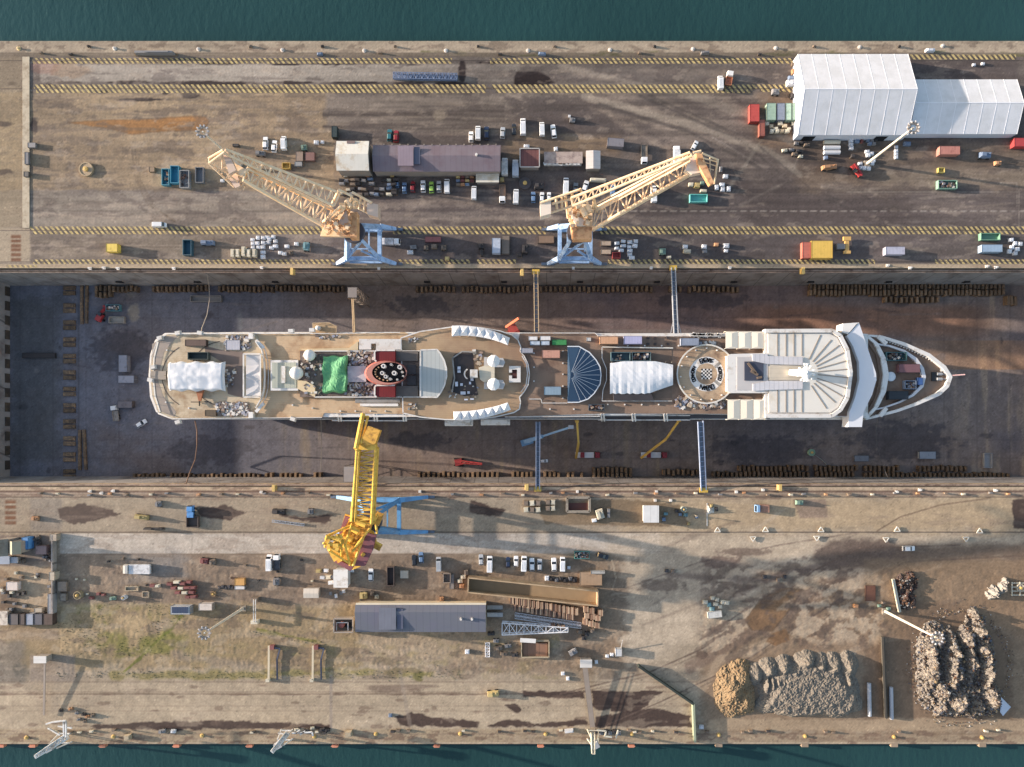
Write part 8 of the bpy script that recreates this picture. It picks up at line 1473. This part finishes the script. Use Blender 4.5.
cluster('g', [(580, 632), (587, 634), (592.5, 631), (584, 638)], 5, 4.5, ['load_brown', 'load_dark'], 'rusty machine part below the dense timber stack', 'rusty parts below the timber stack')
t = thing('brick_pen', 'brown walled open pen with white lid below the tapered boom', 'pen', P(535, 649)); m = MB(); q = SZ([(521.5, 641), (549, 641), (549, 657.5), (521.5, 657.5), (521.5, 641)], 1.8)
for u_, v_ in zip(q[:-1], q[1:]): m.bar(u_-Vector((0, 0, .9)), v_-Vector((0, 0, .9)), .4, 1.8)
m.build('wall', M('pen_wall', (176, 156, 126), .8), t); m = MB(); q = SZ(rect(523, 643, 547.5, 656.5), .8); m.prism([(p.x, p.y) for p in q], .01, .8); m.build('fill', M('pen_brown', (140, 100, 76), .8, lines=((1, 0, 0), 4.6, .04, .5)), t); m = MB(); m.box(P(528, 640.5, 2.2), (6, 1.6, .3), -.06); m.build('lid', white, t)
container(579.5, 572, 602, 585.5, 0, 1.8, (176, 142, 108), 'low shed with ochre top and grey rim right of the long trough', cat='shed', name='low_shed', doors=False); container(591, 571, 605, 574, 0, 2.2, (170, 166, 158), 'narrow grey ribbed box on the north edge of the ochre shed', cat='box', name='grey_box', doors=False); cluster('g', [(552+k*4.6, 579+(k % 2)*1.2) for k in range(6)], 4.4, 4, ['load_dark', 'load_grey', 'load_dark'], 'dark machine in the short line left of the ochre topped shed', 'dark machines left of the ochre shed'); item('b', 547, 578.5, 4.5, 5, None, 'white bag at the left end of the line of dark machines'); item('b', 569, 568, 3.2, 3.2, None, 'small square white box right of the parked row')
skip(441+2, 573.5, 447.5+3, 583, 0, 2.0, (150, 132, 116), 'narrow open crate between the boxes left of the trough', cat='crate', name='open_crate'); container(449.5, 574.5, 454, 589, 0, 1.0, (138, 130, 124), 'narrow grey slab box left of the trough', cat='box', name='grey_box', doors=False); cluster('g', [(444, 576), (463, 577), (461.5, 586), (466, 572.5), (460, 581), (441.5, 599)], 5, 5, ['load_brown', 'load_cream', 'load_orange'], 'rusty machine in the jumble at the left end of the long trough', 'rusty machines at the trough end')
for y in (607, 614.5): container(487, y-1.8, 503, y+2.6, 0, 1.4, (176, 172, 168) if y > 610 else (150, 146, 140), '%s pale slatted box at the east end of the blue roofed workshop' % ('lower' if y > 610 else 'upper'), cat='box', name='slatted_box', doors=False)
cluster('g', [(491, 634), (499, 648), (508, 646), (515, 655), (504, 654), (496, 641)], 7, 4, ['load_dark', 'load_brown', 'load_grey'], 'dark steel part in the scrap yard below the tapered boom', 'steel parts below the tapered boom'); item('g', 573, 652, 9, 6, 'load_grey', 'grey jointed digger right of the brown walled pen', ang=.5)
t, rf, a, b = gable(580, 659.5, 592, 667.5, 3, 3.2, 'quay_hut', 'white roofed hut at the head of the long gangplank', M('hut_white', (206, 202, 196), .6, lines=((0, 1, 0), 1.5, .12, .2)), wall_p, flat=True, cat='hut')
t = thing('gangplank', 'long grey gangplank running from the white hut to the south edge', 'gangplank', P(588, 696)); m = MB(); a_, b_ = P(585, 668, 2.5), P(592.5, 727, .6); m.bar(a_, b_, 1.9, .2); m.build('deck', M('plank_grey', (152, 138, 126), .8), t); m = MB()
for s in (-1, 1): o_ = Vector((s*.95, 0, .9)); m.bar(a_+o_, b_+o_, .12)
m.build('handrail', M('plank_rail', (120, 108, 98), .7), t)
container(615.5, 649, 622, 656.5, 0, 2.4, (196, 196, 196), 'small white cabin on the lower road left of the dark fence', cat='cabin', name='small_cabin', doors=False); cluster('b', [(607.5, 656.5), (612, 655), (596.5, 662.5), (568, 679), (563, 674)], 3.6, 3.4, None, 'white bag near the small white cabin and the hut', 'white bags near the hut'); item('b', 467, 652, 4.5, 4.5, None, 'single white box with a shadow below the blue roofed workshop'); item('b', 390, 716, 3.6, 3.6, 'load_blue', 'single pale blue bag on the lower quay road'); item('g', 493, 693.5, 12, 6, 'load_yellow', 'long yellow brown machine on the lower rail track')
t = thing('screen_fence', 'dark green screen fence bending down to the south harbour edge', 'fence', P(690, 700)); m = MB(); q = [P(638, 665.5, 1.2), P(693, 703.5, 1.2)]; m.bar(*q, .7, 2.4); m.build('screen', M('fence_dark', (52, 60, 54), .6), t); m = MB(); m.bar(P(693, 703, 1.2), P(694.5, 741, 1.2), .8, 2.4); m.build('pale_screen', M('fence_pale', (142, 152, 124), .6), t)
t = thing('yard_pole', 'white line pole leaning beside the white cabin', 'pole', P(621, 648)); m = MB(); m.bar(P(621, 648, 1), P(622.5, 640, 3), .2); m.build('pole', white, t)
# white hut with a footbridge in the south west
t, rf, a, b = gable(34, 656, 46.5, 663, 3.4, 3.6, 'quay_hut', 'white roofed hut at the head of the thin footbridge in the south west', MATS['hut_white'], wall_p, flat=True, cat='hut'); t = thing('footbridge', 'thin pale footbridge from the south west hut to the quay crane', 'footbridge', P(44.5, 690)); m = MB(); m.bar(P(44.8, 663.5, 2.5), P(44, 715, 1), .7, .3); m.build('deck', M('plank_grey', (152, 138, 126), .8), t)
cluster('g', [(83, 715), (87, 717), (76, 713.5), (92, 716), (60, 711), (70, 709.5), (78, 720), (84, 722)], 3.6, 3, ['load_dark', 'load_orange', 'load_grey', 'load_brown'], 'small machine on the black wet patch right of the left quay crane', 'small machines by the left quay crane'); item('g', 162, 731.5, 7, 4, 'load_grey', 'grey and white quay cabinet, left of a pair east of the left crane'); item('g', 173, 731.5, 5, 4, 'load_white', 'grey and white quay cabinet, right of a pair east of the left crane'); cluster('g', [(306, 731), (312, 728.5), (322, 730), (327, 730.5), (296, 730)], 5, 3, ['load_dark', 'load_cream', 'load_dark'], 'dark fitting around the middle quay crane', 'dark fittings around the middle quay crane'); cluster('g', [(597+k*4.4, 732+(k % 2)*1.5) for k in range(6)], 4, 4, ['load_dark', 'load_grey'], 'dark engine block right of the cream quay crane', 'dark engine blocks by the cream quay crane'); item('p', 349, 733.5, 7, 6, 'load_beige', 'flat beige hatch cover on the south quay edge'); item('p', 128, 737, 6.5, 5.5, 'load_beige', 'flat beige hatch cover right of the second bollard'); item('p', 569, 730.5, 10, 3, 'load_white', 'long white case left of the cream quay crane')
cluster('p', [(rr.uniform(5, 1010), rr.uniform(730.5, 733)) for _ in range(34)], 4, 2, ['load_brown', 'load_cream', 'load_dark'], 'small weathered case in the loose line behind the south harbour edge', 'weathered cases behind the south harbour edge')
# south east: bags, scrap, beams
cluster('b', [(705.5, 602.5), (709.5, 605), (713, 598.5), (717.5, 600), (723, 602.5), (712.5, 609), (716, 604.5), (720.5, 607), (727, 603)], 4.6, 4, ['load_cream', 'load_teal', 'load_cream', 'load_cream'], 'cream bag in the knot of bags on the eastern road', 'bags in the knot on the eastern road'); container(708, 611.5, 722, 618, 0, 1.6, (206, 204, 198), 'white van like trailer at the foot of the knot of bags', cat='trailer', name='covered_trailer', rz=.12, doors=False)
cluster('b', [(667, 571), (673.5, 571.5), (765, 577), (779, 580), (785, 577)], 4, 3.4, ['load_dark', 'load_brown'], 'dark bundle lying on the wide southern road', 'dark bundles on the southern road')
t = thing('concrete_beam', 'long pale beam leaning beside the dark scrap bed', 'beam', P(896, 595)); m = MB(); m.bar(P(893, 579, .8), P(899.5, 612, .8), .9, .9); m.bar(P(892.2, 579.5, 1.4), P(898.7, 612, 1.4), .25, .4); m.build('beam', MATS['load_cream'], t)
container(865.5, 585.5, 875.5, 601, 0, .4, (116, 72, 52), 'flat rust red steel plate left of the pale beam', cat='plate', name='steel_plate', doors=False); item('p', 856, 606, 4.5, 4, 'load_orange', 'small orange case left of the eastern light mast foot'); cluster('g', [(880, 606), (884, 603), (889, 609)], 4, 3.4, ['load_green', 'load_brown'], 'green brown machine around the eastern mast foot', 'machines around the eastern mast foot')
for x, y0, y1, lb in ((869, 683, 716, 'grey pipe lying left of the dark wall'), (891, 687, 719, 'pale pipe lying right of the dark wall')): m = MB(); m.cyl(P(x, y0, .7), P(x+.6, y1, .7), .75, 10); tag(m.build('steel_pipe', galv), lb, 'pipe')
m = MB(); m.bar(P(882.5, 637, 1), P(885.5, 718, 1), .5, 2.0); m.bar(P(882.5, 637, 2.1), P(885.5, 718, 2.1), .8, .15); tag(m.build('yard_wall', M('wall_dark', (86, 78, 66), .8)), 'thin dark dividing wall between the gravel and the scrap heap', 'wall')
item('b', 701.5, 727.5, 5, 4, None, 'small white box left of the gravel heaps near the edge'); tank(1021, 588, 4, 1, (170, 160, 140), 'round pale frame at the right edge of the south yard')
m = MB(); t = thing('timber_trestle', 'pale ladder like timber frame at the right edge beside the white heap', 'frame', P(1018, 590))
for y in (583, 587, 591, 595): m.bar(P(1011, y, .6), P(1034, y, .6), .3)
for x in (1012, 1020, 1030): m.bar(P(x, 582, .8), P(x, 596, .8), .25)
m.build('rails', MATS['load_cream'], t)
# heaps: height fields of gravel and scrap
def heap(name, label, cat, x0, y0, x1, y1, peaks, mat, rough, seed, n=1.0, base_pts=None):
    xs = np.arange(x0, x1, n); ys = np.arange(y0, y1, n); X, Y = np.meshgrid(xs, ys); Zh = np.zeros_like(X)
    wx = X+vnoise(X, Y, 9, seed=seed)*2; wy = Y+vnoise(X, Y, 9, seed=seed+1)*2
    for px, py, rx, ry, h in peaks:
        d_ = np.hypot((wx-px)/rx, (wy-py)/ry); Zh = np.maximum(Zh, abs(h)*np.clip((1-d_)*(3.0 if h < 0 else 1), 0, 1)**.9)
    Zh = Zh+np.where(Zh > .15, (vnoise(X, Y, 3.6, seed=seed+2, octs=4)*rough*1.3+vnoise(X, Y, 1.2, seed=seed+3, octs=1)*rough*.6), 0)-.12
    h_, w_ = X.shape; m = MB(); s_ = K*(H-Zh)/H
    m.v = [tuple(v) for v in np.stack([(X-NX)*K*(H-2)/H, -(Y-NY)*K*(H-2)/H, Zh], -1).reshape(-1, 3)]
    for j in range(h_-1):
        for i in range(w_-1):
            if max(Zh[j, i], Zh[j+1, i], Zh[j, i+1], Zh[j+1, i+1]) > -.08: a = j*w_+i; m.f.append((a+w_, a+w_+1, a+1, a)); m.m.append(0)
    o = m.build(name, mat); return tag(o, label, cat), Zh, xs, ys
gravel = M('gravel_grey', (124, 115, 102), .95, var=.3, sc=1.6, dirt=(100, 92, 84), dsc=1.2, dth=.52, bump=.8, rnd=0)
gp = [(756, 676, 12, 12, 3.6), (770, 671, 12, 13, 4), (785, 669, 12, 13, 4), (807, 663, 13, 12, 4.4), (822, 666, 11, 13, 3.8), (835, 667, 11, 14, 4.2), (849, 667, 12, 15, 4.5), (795, 674, 12, 12, 3.4)]
gp += [(812, 692, 50, 23, -3.4), (800, 703, 42, 16, -2.8), (836, 700, 26, 20, -3)]
gp += [(810, 688, 52, 28, -2.8)]+[(768+k*5.4, 684+1.5*math.sin(k*1.9), 4.6, 18, 3.7) for k in range(16)]+[(770+k*17, 706+2*math.sin(k*2.3), 15, 10, 3.2) for k in range(6)]
heap('gravel_heap', 'long grey brown gravel heap with rounded tips along its north side', 'heap', 738, 648, 864, 722, gp, gravel, .32, 50, .7)
heap('gravel_heap', 'tan cone of gravel at the western end of the grey heap', 'heap', 712, 660, 756, 722, [(734, 692, 20, 28, 4.6), (742, 678, 16, 18, 4), (746, 700, 15, 18, 3.8)], M('gravel_tan', (132, 110, 80), .95, var=.2, sc=.6, dirt=(130, 104, 76), dsc=.5, bump=.8, rnd=0), .55, 60, .7)
scr = M('scrap_surface', (140, 130, 116), .8, var=.5, sc=1.2, dirt=(74, 68, 66), dsc=1.4, dth=.5, bump=1.0, rnd=0)
sp = [(948, 684, 30, 36, -2.2), (982, 672, 18, 46, -2.2), (966, 700, 38, 20, -2.6), (936, 655, 18, 34, -2), (932, 664, 9, 40, 5.6), (951, 668, 8, 42, 6.8), (969, 660, 7, 44, 6.2), (985, 664, 8, 48, 6.6), (930, 650, 9, 18, 6), (938, 640, 10, 12, 5), (932, 672, 12, 20, 6), (942, 690, 13, 18, 6), (953, 650, 9, 18, 7), (955, 672, 11, 18, 7), (958, 700, 14, 18, 8), (968, 640, 9, 16, 6), (972, 662, 9, 18, 6.5), (980, 630, 9, 14, 6), (982, 650, 9, 18, 6.5), (986, 672, 9, 20, 7), (990, 698, 13, 20, 7), (975, 706, 14, 14, 6), (942, 706, 11, 12, 5), (977, 616, 6, 8, 4)]
o, Zh, xs, ys = heap('scrap_heap', 'big mottled scrap metal heap in the south east corner', 'heap', 914, 604, 1008, 724, sp, scr, 1.1, 70)
r = random.Random(77); m = MB(); mats_ = [M('sc_%d' % c_[0], c_, .7, var=.3) for c_ in ((118, 100, 82), (74, 60, 54), (160, 152, 142), (92, 96, 108), (104, 62, 48), (196, 192, 186), (112, 78, 54), (158, 132, 92))]
for k in range(5600):
    i, j = r.randrange(len(xs)), r.randrange(len(ys)); z = Zh[j, i]
    if z > .3: q = ((xs[i]-NX)*K*(H-2)/H, -(ys[j]-NY)*K*(H-2)/H, z+r.uniform(0, .4)); m.cur = r.choice((0, 0, 1, 1, 2, 3, 3, 1, 6, 7)); s = r.uniform(.15, .5)*(2.2 if r.random() < .06 else 1); m.box(q, (s, s*r.uniform(.3, 1.2), s*.5), r.random()*3)
pc = m.build('scrap_pieces', mats_, o); pc['kind'] = 'stuff'
heap('rubble_heap', 'small white rubble heap near the right edge of the south yard', 'heap', 988, 578, 1014, 604, [(996, 593, 7, 8, 3), (1003, 589, 5, 7, 3), (1007, 583, 4, 5, 2)], M('rubble_white', (150, 144, 134), .9, var=.25, sc=1.0, dirt=(110, 100, 90), dsc=1), 1.4, 80)
o, Zh, xs, ys = heap('scrap_heap', 'dark rusty scrap bed beside the long pale beam', 'heap', 896, 572, 922, 616, [(905, 585, 9, 12, 1.6), (911, 583, 9, 12, 1.6), (907, 600, 9, 13, 1.6), (912, 602, 7, 11, 1.4)], M('scrap_dark', (74, 58, 52), .8, var=.5, sc=1.2), .9, 90)
m = MB()
for k in range(420):
    i, j = r.randrange(len(xs)), r.randrange(len(ys)); z = Zh[j, i]
    if z > .2: m.cur = r.choice((0, 1, 4, 6, 6, 2, 1)); s = r.uniform(.3, .9); m.box(((xs[i]-NX)*K*(H-2)/H, -(ys[j]-NY)*K*(H-2)/H, z+.2), (s, s*.5, s*.4), r.random()*3)
pc = m.build('scrap_pieces', mats_, o); pc['kind'] = 'stuff'
m = MB(); q = [P(1001, 697, 1), P(1011, 707, 0.1), P(1003, 716, .1), P(1000, 712, .6), P(1001, 704, 2)]; m.add(q, [(0, 4, 1), (4, 3, 2), (4, 2, 1)]); tag(m.build('plastic_sheet', M('sheet_blue_white', (180, 192, 214), .5)), 'pale blue plastic sheet on the right flank of the scrap heap', 'sheet')
# grass tufts and scrub (stuff)
m = MB(); gmat = M('scrub_green', (92, 96, 44), .9, var=.3, sc=.6, rnd=0)
for k in range(5200):
    x, y = r.uniform(56, 460), r.uniform(602, 681)
    X_, Y_ = np.array([[x]]), np.array([[y]]); 
    if k % 1 == 0:
        v = math.sin(x*.09+y*.05)+math.sin(x*.031-y*.11)+math.sin(x*.21)*.4
        on = (x < 185 and 604 < y < 657 and v > -.2 and r.random() < .8) or (y > 671 and abs(y-674) < 4) or (abs(y-(632+(x-258)*.17)) < 3 and 250 < x < 330) or r.random() < .035
        if on:
            q = P(x, y); s = r.uniform(.08, .24); 
            for _ in range(2): a = r.random()*3; d_ = Vector((math.cos(a), math.sin(a), 0))*s; m.add([(q.x-d_.x, q.y-d_.y, .0), (q.x+d_.x, q.y+d_.y, 0), (q.x+d_.y*.4, q.y-d_.x*.4, s*1.2)], [(0, 1, 2)])
tag(m.build('grass', gmat), 'rough green and dry grass scattered over the south west bank', 'grass', None, 'stuff')
cluster('p', [(rr.uniform(1, 52), rr.uniform(565, 611)) for _ in range(22)], 3.6, 3.2, ['load_brown', 'load_grey', 'load_dark', 'load_cream'], 'small weathered pallet in the loose clutter of the west yard', 'loose pallets in the west yard')
cluster('g', [(rr.uniform(19, 53), rr.uniform(536, 564)) for _ in range(12)], 4.4, 3.4, ['load_grey', 'load_dark', 'load_brown'], 'grey or brown machine in the crowded top of the west yard', 'machines in the top of the west yard')
cluster('p', [(rr.uniform(66, 330), rr.uniform(557, 602)) for _ in range(16)], 2.4, 2.2, ['load_brown', 'load_dark', 'load_cream'], 'small case lying loose on the brown south west yard', 'loose cases on the south west yard')
m = MB()
for k in range(500):
    a = r.random()*6.28; d_ = 1+abs(r.gauss(0, .1)); q = P(961+46*d_*math.cos(a), 668+54*d_*math.sin(a), .2)
    if q.y > P(0, 728).y: m.cur = r.randrange(8); s = r.uniform(.12, .4); m.box((q.x, q.y, .12), (s, s*.6, .2), r.random()*3)
tag(m.build('scrap_litter', mats_), 'thin litter of metal scraps around the foot of the big scrap heap', 'scrap', None, 'stuff')
for o in (PB, PP, PG):
    for ch in list(o.children): bpy.data.objects.remove(ch)
    bpy.data.objects.remove(o)
# past 300 timber blocks: the rest as one mass
blk = [o for o in bpy.data.objects if o.name.startswith('timber_block')]
if len(blk) > 298:
    keep = sorted(blk, key=lambda o: -(o.dimensions.x*o.dimensions.y))
    pads = [o for o in keep if 'pad' in o['label']]; rest = [o for o in keep if 'pad' not in o['label']]; rest.sort(key=lambda o: ('second' in o['label'] or 'upper' in o['label'], 'dark' in o['label']))
    drop = (pads+rest)[298:]; m = MB()
    for o in drop:
        m.cur = 0 if o.active_material == tb else 1; c_ = math.cos(o.rotation_euler.z); s_ = math.sin(o.rotation_euler.z); vs = [(o.location.x+v.co.x*c_-v.co.y*s_, o.location.y+v.co.x*s_+v.co.y*c_, o.location.z+v.co.z) for v in o.data.vertices]; m.add(vs, [tuple(p.vertices) for p in o.data.polygons])
        bpy.data.objects.remove(o)
    tag(m.build('timber_blocks', [tb, tb2]), 'further timber blocks packed behind the front rows along the dock walls', 'timber blocks', None, 'stuff')
